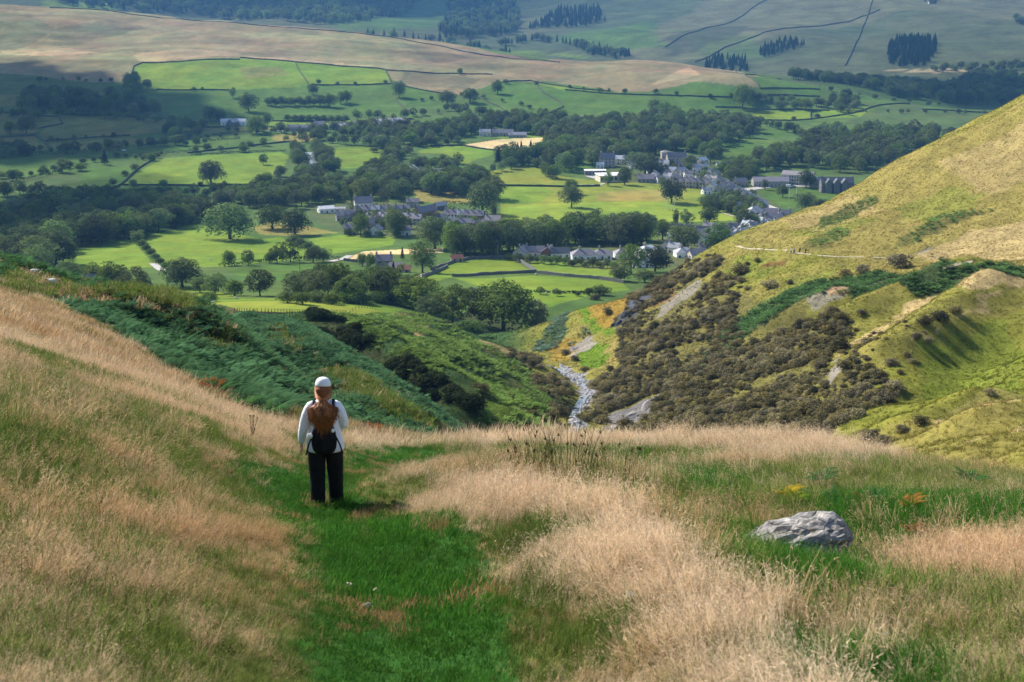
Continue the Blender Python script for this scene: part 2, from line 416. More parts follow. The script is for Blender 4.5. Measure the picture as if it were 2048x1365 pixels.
# ------------------------------------------------------------------ land cover of the valley
C = dict(lime=(.138,.218,.026), green=(.076,.145,.028), dull=(.075,.120,.038), olive=(.155,.165,.050), hay=(.56,.45,.23),
         dry=(.26,.22,.065), moor=(.205,.180,.095), moor2=(.13,.125,.070), tan=(.34,.27,.15), heath=(.060,.070,.040),
         park=(.185,.225,.032), pitch=(.19,.275,.034), soil=(.22,.155,.10), scrub=(.05,.07,.025), garden=(.09,.12,.045), stone=(.30,.28,.26))
FIELDS = [
 ('moor', [(-420,0),(0,8),(100,12),(250,22),(500,46),(700,60),(860,82),(1000,108),(1090,121),(1250,117),(1380,126),(1490,148),(1530,172),(1500,177),(1440,168),(1390,163),(1330,178),(1260,188),(1200,177),(1150,177),(1110,164),(1000,163),(960,178),(930,190),(890,189),(850,180),(800,169),(785,160),(771,140),(680,132),(590,123),(480,116),(400,121),(280,126),(262,147),(250,165),(180,166),(60,150),(-420,138)]),
 ('moor2', [(-420,30),(60,30),(110,60),(60,90),(20,105),(-420,110)]), ('moor2', [(100,60),(220,40),(300,55),(160,85),(100,80)]),
 ('moor2', [(800,85),(920,110),(1000,122),(1060,135),(960,140),(850,120)]), ('moor2', [(810,140),(900,150),(960,160),(930,180),(870,175),(800,165)]),
 ('tan', [(0,101),(140,97),(195,106),(60,112),(0,108)]), ('tan', [(262,108),(360,98),(480,108),(590,118),(760,133),(700,133),(590,122),(480,114),(280,124)]),
 ('tan', [(1380,133),(1400,150),(1360,160),(1300,170),(1340,150)]),
 ('lime', [(280,126),(480,117),(590,124),(770,141),(783,168),(700,172),(620,171),(490,180),(285,178),(262,150)]),
 ('olive', [(475,135),(560,133),(580,150),(490,160)]),
 ('green', [(285,178),(490,180),(620,171),(783,168),(880,187),(870,206),(790,228),(650,235),(540,240),(440,240),(330,232),(300,215),(270,190)]),
 ('dull', [(-420,143),(60,150),(75,180),(40,195),(-420,188)]), ('olive', [(-420,190),(45,190),(40,212),(-420,206)]), ('dull', [(85,162),(165,166),(140,185),(110,197),(85,190)]),
 ('olive', [(120,230),(330,237),(430,251),(330,262),(270,272),(95,283),(75,268)]), ('olive', [(-420,225),(55,228),(120,230),(125,246),(75,258),(60,268),(-420,276)]),
 ('olive', [(-420,278),(70,273),(100,299),(60,305),(-420,300)]), ('olive', [(100,286),(260,275),(345,279),(200,298),(105,301)]),
 ('green', [(-420,318),(140,312),(260,308),(265,316),(180,325),(130,345),(60,355),(-420,366)]), ('dull', [(-420,374),(60,353),(150,345),(165,358),(80,385),(60,395),(-420,415)]),
 ('green', [(165,352),(190,335),(280,335),(240,372),(180,395),(120,395),(70,392),(150,365)]),
 ('lime', [(330,317),(420,310),(560,304),(577,312),(570,330),(550,350),(500,369),(420,369),(245,370),(300,332)]),
 ('green', [(240,373),(432,373),(425,385),(400,392),(330,388),(240,402),(180,397)]),
 ('green', [(290,285),(440,272),(520,266),(560,264),(600,272),(580,283),(500,291),(330,305),(290,300)]), ('olive', [(400,252),(520,246),(560,250),(540,262),(420,268),(380,262)]),
 ('lime', [(440,243),(700,238),(700,248),(560,252),(470,252)]), ('dry', [(545,270),(640,266),(635,280),(585,287),(545,280)]),
 ('hay', [(800,250),(858,248),(862,256),(838,268),(812,259)]), ('hay', [(922,291),(1000,279),(1085,275),(1098,286),(1072,296),(1060,306),(1010,301)]), ('lime', [(990,268),(1090,262),(1095,275),(1000,278)]),
 ('lime', [(648,297),(720,292),(772,300),(768,320),(740,331),(700,338),(665,336),(655,318)]),
 ('lime', [(830,305),(862,293),(925,291),(995,301),(985,311),(955,318),(930,330),(880,308)]), ('lime', [(806,350),(826,352),(838,377),(824,377)]),
 ('dry', [(824,379),(900,374),(945,384),(950,402),(905,407),(836,404)]),
 ('park', [(975,345),(1050,334),(1090,339),(1110,350),(1180,360),(1380,360),(1425,375),(1390,402),(1475,412),(1480,440),(1300,446),(1100,446),(1003,435),(1000,400),(985,370)]),
 ('dry', [(1190,388),(1260,378),(1330,380),(1335,402),(1190,403)]), ('lime', [(985,372),(1080,368),(1110,385),(1080,405),(1005,410)]),
 ('pitch', [(1005,416),(1060,410),(1200,404),(1330,405),(1470,417),(1482,440),(1300,446),(1100,446),(1008,437)]),
 ('lime', [(300,470),(400,447),(430,460),(520,478),(560,474),(600,490),(655,516),(560,523),(440,534),(330,536),(310,512),(290,490)]),
 ('lime', [(120,512),(180,490),(245,474),(270,486),(300,520),(305,534),(240,542),(180,548),(125,525)]),
 ('lime', [(615,478),(680,471),(792,473),(785,491),(740,498),(650,511),(640,495)]), ('dry', [(505,455),(540,443),(600,450),(680,466),(610,472),(520,468)]),
 ('hay', [(686,518),(730,503),(820,498),(885,496),(885,506),(760,510),(700,524)]),
 ('green', [(455,540),(600,527),(690,527),(740,540),(790,554),(700,562),(560,562),(480,552)]),
 ('lime', [(825,557),(880,530),(960,519),(1022,517),(1062,541),(1060,548),(940,551),(860,566)]),
 ('lime', [(1060,524),(1130,524),(1240,534),(1245,562),(1150,554),(1072,546)]), ('lime', [(905,556),(1060,551),(1245,567),(1260,580),(1180,592),(1100,615),(1050,605),(980,578)]),
 ('olive', [(1130,526),(1240,536),(1240,542),(1150,536)]),
 ('lime', [(225,582),(310,572),(420,580),(490,594),(330,607),(260,595)]), ('lime', [(320,612),(420,600),(550,597),(700,606),(805,619),(800,632),(640,640),(430,640),(370,640)]),
 ('park', [(430,606),(700,612),(795,625),(640,636),(430,636)]),
 ('lime', [(1500,224),(1620,221),(1621,239),(1512,241)]), ('lime', [(1628,225),(1745,214),(1720,234),(1640,238)]), ('dull', [(1680,247),(1800,207),(1850,219),(1990,222),(2100,230),(2100,300),(1900,265),(1750,252)]),
 ('green', [(1530,255),(1575,258),(1560,277),(1525,268)]), ('green', [(1455,296),(1500,288),(1560,288),(1605,305),(1550,322),(1470,317)]),
 ('green', [(1050,168),(1110,166),(1220,184),(1480,196),(1500,224),(1430,232),(1300,225),(1130,236),(1000,232),(960,215),(900,218),(940,195),(1000,168)]),
 ('lime', [(1070,167),(1150,178),(1230,186),(1130,182)]), ('green', [(1490,152),(1640,174),(1660,190),(1520,180)]), ('green', [(1400,170),(1480,178),(1490,196),(1300,190)]),
 ('green', [(1520,380),(1700,377),(1700,392),(1640,402),(1570,420),(1545,400)]),
 ('garden', [(610,415),(700,402),(820,405),(1000,440),(990,452),(800,475),(690,470),(620,440)]), ('garden', [(1180,345),(1300,312),(1420,312),(1500,365),(1560,420),(1540,470),(1380,520),(1300,480),(1480,440),(1430,375),(1180,360)]),
 ('garden', [(1010,498),(1200,490),(1400,490),(1400,540),(1240,534),(1120,522),(1020,518)]), ('scrub', [(845,650),(960,610),(1040,620),(1060,690),(950,700),(860,690)]),
]
V, Fq = SURF['valley_ground']
vx, vy = V[:, 0], V[:, 1]
n1 = fbm(vx, vy, 60, 4, 41)[:, None]; n2 = fbm(vx, vy, 9, 3, 42)[:, None]
vcol = np.array(C['dull'])[None] * (1 - n1) + np.array(C['green'])[None] * n1
wx = vx + (fbm(vx, vy, 14, 3, 43) - .5) * 5; wy = vy + (fbm(vx, vy, 14, 3, 44) - .5) * 9
for c, P in FIELDS:
    g = gpoly(P, VAL); q = np.array([(p.x, p.y) for p in g])
    lo, hi = q.min(0), q.max(0)
    m = (vx > lo[0] - 20) & (vx < hi[0] + 20) & (vy > lo[1] - 30) & (vy < hi[1] + 30)
    soft = c in ('dry', 'moor2', 'tan', 'olive')
    ins = in_poly(wx[m] if soft else vx[m], wy[m] if soft else vy[m], q)
    k = ins.astype(float) * (0.75 if soft else 1.0)
    col = np.array(C[c])
    i = np.where(m)[0]
    vcol[i] = vcol[i] * (1 - k[:, None]) + col[None] * k[:, None]
# mowing bands and tractor lines inside the pitch, grazing mottles elsewhere
vcol *= 0.66 + 0.68 * (0.5 * n1 + 0.5 * n2)
st_ = fbm(vx * .35 + vy * .25, vy, 40, 4, 47)[:, None]; mk = sstep(1850, 2050, vy)[:, None]; vcol *= 1 + mk * (st_ - .5) * .9; vcol[:, 1] *= (1 + mk[:, 0] * (fbm(vx, vy, 110, 3, 48) - .5) * .5)
vcol[:, 0] *= (0.85 + 0.4 * fbm(vx, vy, 30, 3, 46))
gv = ground_mat('valley_turf', 0.35, 1.6, 0.16, 0.25, 0.3, s0=.045)
tag(obj('valley_ground', mesh_np('valley_ground', V, Fq, [gv], True, cols=vcol)), kind='structure')

# far hillside
DF = [('moor', [(1200,100),(1500,-60),(2200,-60),(2200,60),(1800,20),(1500,90),(1330,130)], .35),
 ('green', [(840,0),(1000,-20),(1010,40),(900,60),(790,60),(690,45)], .8), ('green', [(1100,75),(1300,40),(1330,95),(1180,100)], .8), ('green', [(640,45),(860,45),(850,62),(700,60)], .7),
 ('green', [(1350,60),(1500,70),(1560,120),(1400,120)], .45), ('lime', [(90,0),(210,8),(240,20),(90,12)], .9), ('lime', [(860,78),(960,95),(880,90)], .8), ('lime', [(1020,95),(1200,118),(1000,108)], .8),
 ('tan', [(1750,140),(1930,136),(1930,142),(1760,144)], .9), ('lime', [(1990,134),(2100,134),(2100,142),(1990,142)], .6), ('heath', [(1330,70),(1440,50),(1500,60),(1380,105),(1330,110)], .7)]
V, Fq = SURF['far_hillside']; dx, dy = V[:, 0], V[:, 1]
n1 = fbm(dx, dy, 240, 4, 51)[:, None]; n2 = fbm(dx, dy, 40, 4, 52)[:, None]
dcol = np.array((.065, .100, .040))[None] * (1 - n1) + np.array((.105, .110, .055))[None] * n1
wx = dx + (fbm(dx, dy, 60, 3, 53) - .5) * 60; wy = dy + (fbm(dx, dy, 60, 3, 54) - .5) * 120
for c, P, k in DF:
    g = gpoly(P, ('far_hillside',)); q = [(p.x, p.y) for p in g]
    m = in_poly(wx, wy, q); dcol[m] = dcol[m] * (1 - k) + np.array(C[c])[None] * k
dcol *= (0.6 + 0.8 * n2) * .85  # whole slope darkened to stand in for cloud shade
tag(obj('far_hillside', mesh_np('far_hillside', V, Fq, [ground_mat('fell_turf', 0.02, 0.09, 0.3, 0.5, 6.0)], True, cols=dcol)), kind='structure')

# ravine and right-hand fell
GO = ('ravine_hillside',)
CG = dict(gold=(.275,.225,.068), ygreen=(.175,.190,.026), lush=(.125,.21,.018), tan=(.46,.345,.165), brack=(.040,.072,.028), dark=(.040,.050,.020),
          scree=(.30,.27,.25), shale=(.17,.16,.16), brush=(.155,.140,.045), rust=(.20,.10,.045), soil=(.36,.24,.13), ochre=(.32,.20,.035), rock=(.065,.070,.080), path=(.42,.36,.22), shingle=(.27,.26,.26))
SHINGLE = [(1100,736),(1122,730),(1150,744),(1172,758),(1205,766),(1222,768),(1200,782),(1180,800),(1162,826),(1156,850),(1150,874),(1136,874),(1140,846),(1146,822),(1158,800),(1168,784),(1150,766),(1128,752)]
GF = [
 ('brush', [(1240,660),(1330,610),(1420,560),(1480,585),(1560,620),(1700,640),(1680,700),(1640,740),(1740,740),(1780,790),(1650,850),(1600,890),(1220,880),(1200,800),(1240,740)], .85),
 ('brush', [(1270,585),(1380,525),(1440,510),(1450,525),(1380,575),(1310,610),(1250,640)], .8), ('brush', [(1060,590),(1160,585),(1150,615),(1080,640)], .8),
 ('gold', [(1480,480),(1700,378),(1860,292),(2100,170),(2300,100),(2300,520),(1900,520),(1700,515),(1560,505)], .75),
 ('tan', [(1830,515),(1950,460),(2100,420),(2300,380),(2300,520),(1980,520)], .7), ('tan', [(1870,330),(2048,240),(2100,330),(1990,390)], .45), ('tan', [(1560,440),(1700,385),(1760,420),(1640,470)], .4),
 ('tan', [(1940,548),(2100,540),(2300,540),(2300,575),(2048,575),(1930,580),(1850,610),(1780,640),(1830,600),(1880,570)], .9),
 ('tan', [(1790,640),(1850,612),(1720,690),(1640,740),(1700,690)], .7), ('tan', [(2048,580),(1980,600),(1900,650),(1820,690),(1900,640),(1960,595)], .7), ('tan', [(2048,800),(1900,838),(1870,845),(2048,785)], .6), ('tan', [(2048,850),(1910,898),(1890,905),(2048,862)], .7),
 ('ygreen', [(1900,640),(2100,600),(2200,780),(1880,840),(1720,880),(1620,880),(1760,760)], .6), ('lush', [(1850,690),(2000,640),(2100,700),(2000,780),(1850,800)], .35), ('lush', [(1560,470),(1680,430),(1760,440),(1640,490)], .3), ('lush', [(1780,420),(1900,370),(1980,390),(1850,450)], .35), ('lush', [(1480,510),(1560,530),(1520,560),(1440,550)], .35), ('lush', [(1560,560),(1680,540),(1640,575),(1560,600)], .3),
 ('brack', [(1480,640),(1560,590),(1640,560),(1760,545),(1900,535),(2300,520),(2300,545),(2000,542),(1880,580),(1830,595),(1700,590),(1600,600),(1540,640),(1470,690),(1440,680)], .9),
 ('brack', [(1640,460),(1760,400),(1745,385),(1640,440)], .5), ('brack', [(1800,480),(1880,430),(1990,420),(1900,450),(1830,485),(1780,500)], .5), ('brack', [(1610,490),(1680,455),(1700,465),(1640,505)], .4),
 ('scree', [(1335,600),(1395,560),(1408,566),(1375,598),(1330,630),(1308,640)], .6), ('scree', [(1580,610),(1640,580),(1690,570),(1690,590),(1620,625)], .6), ('shale', [(1205,865),(1215,830),(1290,800),(1320,790),(1310,810),(1270,850),(1230,875)], .95), ('soil', [(1640,582),(1690,572),(1688,585),(1650,590)], .9), ('scree', [(1640,760),(1680,715),(1700,720),(1670,770)], .7), ('scree', [(1815,510),(1860,495),(1850,510)], .8),
 ('rock', [(1225,655),(1240,620),(1300,580),(1330,600),(1290,615),(1260,645)], .9), ('rust', [(1520,530),(1550,521),(1575,524),(1560,532),(1525,535)], .9), ('rust', [(1290,580),(1350,560),(1350,600),(1300,615)], .6),
 ('brack', [(1060,700),(1100,650),(1140,610),(1165,605),(1130,660),(1120,690),(1075,710)], .9), ('ochre', [(1170,615),(1240,590),(1260,610),(1225,650),(1200,670),(1180,640)], .8), ('lush', [(1145,615),(1180,625),(1200,655),(1235,660),(1225,672),(1190,668),(1160,640)], .95), ('lush', [(1150,720),(1185,690),(1215,690),(1220,720),(1195,740),(1165,735)], .95),
 ('gold', [(1215,690),(1245,665),(1240,720),(1215,740)], .9), ('ochre', [(1100,690),(1150,680),(1150,715),(1110,725)], .7), ('scree', [(1145,695),(1185,670),(1190,690),(1150,715)], .8),
 ('shingle', SHINGLE, 1.0),
 ('brack', [(620,632),(819,622),(870,645),(1000,700),(1090,760),(1130,800),(1110,880),(900,880),(840,760),(740,680)], .55), ('dark', [(607,628),(660,636),(710,650),(750,690),(800,728),(850,765),(930,800),(980,840),(940,850),(800,780),(650,690)], .9),  # dark ground strip paints the shade on the gully face
 ('tan', [(770,630),(830,640),(870,668),(850,678),(800,655)], .75), ('tan', [(920,684),(1000,692),(1040,712),(1020,722),(960,700)], .7), ('lush', [(1050,780),(1090,765),(1080,785)], .7), ('lush', [(960,800),(1080,850),(1060,870),(980,830)], .5), ('lush', [(930,740),(1000,760),(990,780)], .4),
]
V, Fq = SURF['ravine_hillside']; gx, gy = V[:, 0], V[:, 1]
n1 = fbm(gx, gy, 16, 4, 61)[:, None]; n2 = fbm(gx, gy, 3.2, 3, 62)[:, None]
left = sstep(8, -8, gx - 0.03 * (gy - 300))[:, None]
gcol = (np.array(CG['ygreen'])[None] * (1 - n1) + np.array(CG['gold'])[None] * n1) * (1 - left) + np.array((.055, .105, .03))[None] * left
wx = gx + (fbm(gx, gy, 6, 3, 63) - .5) * 5; wy = gy + (fbm(gx, gy, 6, 3, 64) - .5) * 6
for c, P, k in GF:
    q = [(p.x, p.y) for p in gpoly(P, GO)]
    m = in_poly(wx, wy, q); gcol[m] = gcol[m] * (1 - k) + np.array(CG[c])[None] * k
gcol *= 0.62 + 0.76 * n2
def gline(P, only): return [gp(x, y, only) for x, y in P]
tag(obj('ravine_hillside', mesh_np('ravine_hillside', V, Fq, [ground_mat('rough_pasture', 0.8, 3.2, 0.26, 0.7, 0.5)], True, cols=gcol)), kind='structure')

# foreground hillside
FO = ('foreground_hillside',)
PATHG = [(515,1000),(560,935),(690,905),(800,888),(885,890),(890,910),(830,930),(735,950),(715,985),(800,1040),(940,1080),(1000,1140),(1010,1230),(1060,1400),(1130,1800),(560,1800),(660,1400),(630,1270),(590,1150),(540,1075)]
GREENS = [[(1440,1085),(1590,1030),(1690,1000),(1900,1005),(2500,1025),(2500,1085),(1800,1110),(1750,1160),(1840,1270),(1970,1400),(2170,1680),(1830,1680),(1740,1480),(1670,1370),(1590,1270),(1510,1170)],
 [(1050,905),(1250,905),(1500,950),(1500,1010),(1380,1000),(1200,945)], [(440,915),(560,930),(600,990),(560,1010),(480,950)]]
STRAWS = [[(735,962),(800,948),(900,966),(1100,1000),(1300,1070),(1440,1170),(1560,1270),(1650,1380),(1710,1500),(1770,1700),(1050,1700),(1090,1440),(1150,1390),(1330,1370),(1350,1290),(1250,1240),(1060,1235),(970,1170),(930,1090),(860,1045),(780,1005)],
 [(690,878),(900,885),(1100,876),(1400,868),(1560,872),(1700,895),(1810,925),(1760,945),(1600,935),(1450,935),(1350,912),(1100,900),(900,902),(700,897)],
 [(-500,540),(110,600),(300,735),(480,840),(590,885),(600,990),(520,985),(400,900),(250,800),(100,740),(-500,720)], [(300,1060),(480,1040),(580,1060),(570,1150),(450,1130)], [(1820,1130),(2100,1060),(2100,1190),(1930,1190)], [(480,1230),(600,1270),(640,1500),(480,1500)]]
OLIVES = [[(1040,1225),(1250,1235),(1345,1290),(1330,1340),(1150,1345),(1040,1300)], [(890,897),(1050,905),(1250,905),(1400,925),(1500,955),(1560,1000),(1480,1060),(1500,1130),(1300,1025),(1100,958),(900,930)], [(-60,790),(60,755),(180,785),(300,860),(420,950),(520,1010),(450,1015),(330,965),(200,915),(110,880),(-60,870)], [(1300,905),(1700,930),(2100,980),(2100,1040),(1700,1000),(1450,960)]]
BRACK = [[(100,600),(200,600),(310,598),(390,630),(480,630),(600,620),(720,700),(830,770),(960,875),(860,880),(740,868),(620,830),(560,850),(480,815),(420,790),(300,720),(230,660),(160,640)],
 [(-400,480),(60,520),(120,545),(230,592),(330,600),(230,612),(120,565),(30,540),(-400,520)]]
gFpath = [(p.x, p.y) for p in gpoly(PATHG, FO)]
gGreens = [[(p.x, p.y) for p in gpoly(P, FO)] for P in GREENS]
gOlives = [[(p.x, p.y) for p in gpoly(P, FO)] for P in OLIVES]
gBrack = [[(p.x, p.y) for p in gpoly(P, FO)] for P in BRACK]
gStraw = [[(p.x, p.y) for p in gpoly(P, FO)] for P in STRAWS]
gSaddles = [[(p.x, p.y) for p in gpoly(P, FO)] for P in ([(640,725),(700,748),(780,795),(850,835),(905,866),(860,868),(760,826),(680,780)], [(405,668),(470,662),(475,692),(430,702),(395,685)], [(560,650),(600,700),(585,705),(545,650)])]
def fore_cover(x, y):
    """0 dry bent grass, 1 short green path, 2 green, 3 olive, 4 bracken, 5 mixed"""
    s = np.clip(y / 40, 0.4, 3)
    wx = x + (fbm(x, y, 1.6, 3, 71) - .5) * 1.3 * s; wy = y + (fbm(x, y, 1.6, 3, 72) - .5) * 1.6 * s
    k = np.full(np.shape(x), 5)
    n = fbm(x, y, 2.4, 3, 73)
    k[(n > .62)] = 3
    rt = (x > .02 * y) & (y > 7) ; k[rt & (n > .55)] = 3
    for P in gStraw: k[in_poly(wx, wy, P) & (n < .66)] = 0
    for P in gOlives: k[in_poly(wx, wy, P) & (n > .3)] = 3
    for P in gGreens: k[in_poly(wx, wy, P) & (n > .26)] = 2
    k[in_poly(wx, wy, gFpath)] = 1
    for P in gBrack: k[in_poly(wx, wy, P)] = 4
    for P in gSaddles: k[in_poly(wx, wy, P)] = 3
    return k
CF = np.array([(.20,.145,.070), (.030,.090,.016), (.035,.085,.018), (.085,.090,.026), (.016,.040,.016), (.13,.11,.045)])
V, Fq = SURF['foreground_hillside']
fk = fore_cover(V[:, 0], V[:, 1])
fcol = CF[fk] * (0.7 + 0.6 * fbm(V[:, 0], V[:, 1], .6, 3, 74))[:, None]
tag(obj('foreground_hillside', mesh_np('foreground_hillside', V, Fq, [ground_mat('hill_turf', 1.2, 9.0, 0.3, 0.6, 0.05)], True, cols=fcol)), kind='structure')
print('cover', time.time() - T0)
# ------------------------------------------------------------------ plant materials
def leaf_mat(name, lo, hi, trans=0.35, objvar=0.35, instancer=False, noise_scale=0.35, hue=False):
    m = bpy.data.materials.new(name); m.use_nodes = True; nt = m.node_tree; nt.nodes.clear()
    out = N(nt, 'ShaderNodeOutputMaterial'); d = N(nt, 'ShaderNodeBsdfDiffuse'); t = N(nt, 'ShaderNodeBsdfTranslucent'); mx = N(nt, 'ShaderNodeMixShader')
    oi = N(nt, 'ShaderNodeObjectInfo')
    n = noise(nt, noise_scale, 3)
    a = N(nt, 'ShaderNodeMath', operation='MULTIPLY'); a.inputs[1].default_value = objvar; nt.links.new(oi.outputs['Random'], a.inputs[0])
    b = N(nt, 'ShaderNodeMath', operation='MULTIPLY_ADD'); b.inputs[1].default_value = 1 - objvar
    nt.links.new(n.outputs[0], b.inputs[0]); nt.links.new(a.outputs[0], b.inputs[2])
    c = ramp(nt, b.outputs[0], [(0.15, lo), (0.75, hi)])
    if hue:
        hs = N(nt, 'ShaderNodeHueSaturation')
        for sock, lo_, hi_, k_ in (('Hue', .462, .522, 1.0), ('Saturation', .72, 1.08, 3.7), ('Value', .68, 1.38, 7.3)):
            f_ = N(nt, 'ShaderNodeMath', operation='MULTIPLY'); f_.inputs[1].default_value = k_; nt.links.new(oi.outputs['Random'], f_.inputs[0]); g_ = N(nt, 'ShaderNodeMath', operation='FRACT'); nt.links.new(f_.outputs[0], g_.inputs[0])
            mr = N(nt, 'ShaderNodeMapRange'); mr.inputs[3].default_value = lo_; mr.inputs[4].default_value = hi_; nt.links.new(g_.outputs[0], mr.inputs[0]); nt.links.new(mr.outputs[0], hs.inputs[sock])
        nt.links.new(c, hs.inputs['Color']); c = hs.outputs[0]
    if instancer:
        at = N(nt, 'ShaderNodeAttribute'); at.attribute_type = 'INSTANCER'; at.attribute_name = 'tint'
        c = mix_rgb(nt, 'MULTIPLY', 1.0, c, at.outputs['Color'])
    nt.links.new(c, d.inputs[0]); nt.links.new(c, t.inputs[0])
    mx.inputs[0].default_value = trans
    nt.links.new(d.outputs[0], mx.inputs[1]); nt.links.new(t.outputs[0], mx.inputs[2]); nt.links.new(mx.outputs[0], out.inputs[0])
    return m
M_LEAF = leaf_mat('tree_leaf', (.036, .078, .022), (.165, .225, .055), 0.40, .35, noise_scale=3, hue=True)
M_LEAF2 = leaf_mat('pale_leaf', (.065, .110, .030), (.175, .215, .070), 0.42, .35, noise_scale=3, hue=True)
M_NEEDLE = leaf_mat('conifer_needle', (.012, .030, .014), (.030, .058, .022), 0.1, .5, noise_scale=3)
M_GORSE = leaf_mat('gorse_spines', (.095, .112, .032), (.270, .215, .105), 0.28, .6, noise_scale=1.2, hue=True)
M_SHADE_SCRUB = leaf_mat('shade_dark_scrub_leaf', (.016, .030, .013), (.060, .072, .030), 0.15, .6, noise_scale=2)  # leaf colour darkened to stand in for shade on the gully face
M_BARK = plain('bark', (.085, .070, .055), 0.95, 0.4, 4)
M_HEDGE = leaf_mat('hedge_leaf', (.020, .042, .012), (.055, .085, .022), 0.2, .3, noise_scale=.4)
rng = np.random.default_rng(7)
def leaf_quads(P, Nn, size, jit=0.5, aspect=0.75):
    """small leaf faces at P facing roughly along Nn"""
    n = len(P)
    Nn = Nn + rng.normal(0, jit, (n, 3)); Nn /= np.linalg.norm(Nn, axis=1)[:, None] + 1e-9
    t = np.cross(Nn, rng.normal(0, 1, (n, 3))); t /= np.linalg.norm(t, axis=1)[:, None] + 1e-9
    b = np.cross(Nn, t)
    s = (np.asarray(size) * rng.uniform(.6, 1.3, n))[:, None]
    V = np.stack([P - t * s, P - b * s * aspect, P + t * s, P + b * s * aspect], 1).reshape(-1, 3)
    return V, np.arange(4 * n).reshape(n, 4)
def sph(n):
    v = rng.normal(0, 1, (n, 3)); return v / np.linalg.norm(v, axis=1)[:, None]
def crown_blobs(kind, s):
    """leaf clumps spread over the shell of an uneven ellipsoid (unit width and height)"""
    r = random.Random(s); B = []
    n, cz, rx, rz, lo, hi, zmin, fill = {'oak': (28, .49, .36, .37, .13, .20, -.88, .90), 'ash': (36, .50, .37, .40, .085, .145, -.85, .85), 'bush': (16, .42, .34, .36, .15, .24, -.75, .95), 'tall': (26, .52, .30, .42, .11, .17, -.95, .9)}[kind]
    for k in range(n):
        z = 1 - (k + .5) / n * (1 - zmin); a = k * 2.39996 + r.uniform(-.5, .5)
        if r.random() > fill: continue
        q = r.uniform(.72, 1.12); f = math.sqrt(max(.02, 1 - z * z)); f = max(f, .74) if z < 0 else f; lob = 1 + .14 * math.sin(2 * a + s) + .10 * math.sin(3 * a + 2 * s)
        B.append((rx * f * q * lob * math.cos(a), rx * f * q * lob * math.sin(a), cz + rz * z * q, r.uniform(lo, hi)))
    for k in range(5): B.append((r.uniform(-.12, .12), r.uniform(-.12, .12), cz + r.uniform(-.2, .15), hi))
    return B
def crown_mesh(name, kind, seed, nleaf, size, mat):
    global rng
    rng = np.random.default_rng(seed)
    if kind == 'fir':
        n = nleaf; z = rng.uniform(.08, 1, n) ** 0.9; tier = np.floor(z * 13) / 13
        rad = (1.02 - z) * .42 * (0.65 + 0.5 * (1 - (z - tier) * 13)); a = rng.uniform(0, 6.283, n)
        rr = rad * rng.uniform(.55, 1.05, n)
        P = np.c_[rr * np.cos(a), rr * np.sin(a), z]; Nn = np.c_[np.cos(a), np.sin(a), np.full(n, .7)]
        V, F = leaf_quads(P, Nn, size, .4, .5)
    else:
        B = crown_blobs(kind, seed); w = np.array([b[3] ** 2 for b in B]); w /= w.sum()
        Vs = []; Ns = []
        for b, q in zip(B, w):
            n = max(20, int(nleaf * q)); d = sph(n)
            d[:, 2] = np.where(d[:, 2] < -.5, -d[:, 2], d[:, 2])
            rr = b[3] * rng.uniform(.72, 1.12, n)
            Vs.append(np.array(b[:3]) + d * rr[:, None]); Ns.append(d)
        # loose sprays that break the outline
        for b in B:
            n = 10; d = sph(n); d[:, 2] = np.abs(d[:, 2]) * .8
            Vs.append(np.array(b[:3]) + d * b[3] * rng.uniform(1.1, 1.4, n)[:, None]); Ns.append(d)
        P = np.concatenate(Vs); Nn = np.concatenate(Ns)
        P[:, 2] = np.clip(P[:, 2], .045, 1.02)
        V, F = leaf_quads(P, Nn, size, .34)
    return mesh_np(name, V, F, [mat])
def trunk_mesh(name, kind, seed):
    r = random.Random(seed); mb = MB()
    top = {'oak': .55, 'ash': .7, 'bush': .4, 'tall': .8, 'fir': .95}[kind]; w = {'oak': .030, 'ash': .022, 'bush': .03, 'tall': .026, 'fir': .02}[kind]
    mb.tube([(0, 0, -.06), (0, 0, .05), (.01, .01, top * .5), (0, 0.01, top)], [w * 1.6, w * 1.1, w * .8, w * .3], 6)
    if kind != 'fir':
        for k in range(6):
            a = k * 1.05 + r.uniform(-.3, .3); z = r.uniform(.22, .42)
            mb.tube([(0, 0, z), (.14 * math.cos(a), .14 * math.sin(a), z + .14), (.27 * math.cos(a), .27 * math.sin(a), z + .24)], [w * .6, w * .4, w * .15], 5)
    return mb.mesh(name, M_BARK)
SPEC = {'oak': (5, 4200, .023, M_LEAF), 'ash': (4, 3400, .021, M_LEAF), 'tall': (2, 3400, .022, M_LEAF), 'pale': (2, 3400, .022, M_LEAF2), 'bush': (3, 1800, .036, M_LEAF), 'fir': (2, 1800, .032, M_NEEDLE), 'gorse': (4, 1100, .046, M_GORSE), 'scrub': (3, 1500, .040, M_SHADE_SCRUB)}
CROWN, TRUNK, WHOLE = {}, {}, {}
for kk, (nv, nl, sz, mt) in SPEC.items():
    shp = {'pale': 'ash', 'gorse': 'bush', 'scrub': 'bush'}.get(kk, kk)
    for v in range(nv):
        sd = sum(map(ord, kk)) * 13 + v
        CROWN.setdefault(kk, []).append(crown_mesh('crown_' + kk, shp, sd, nl, sz, mt))
        TRUNK.setdefault(kk, []).append(trunk_mesh('trunk_' + kk, shp, sd))
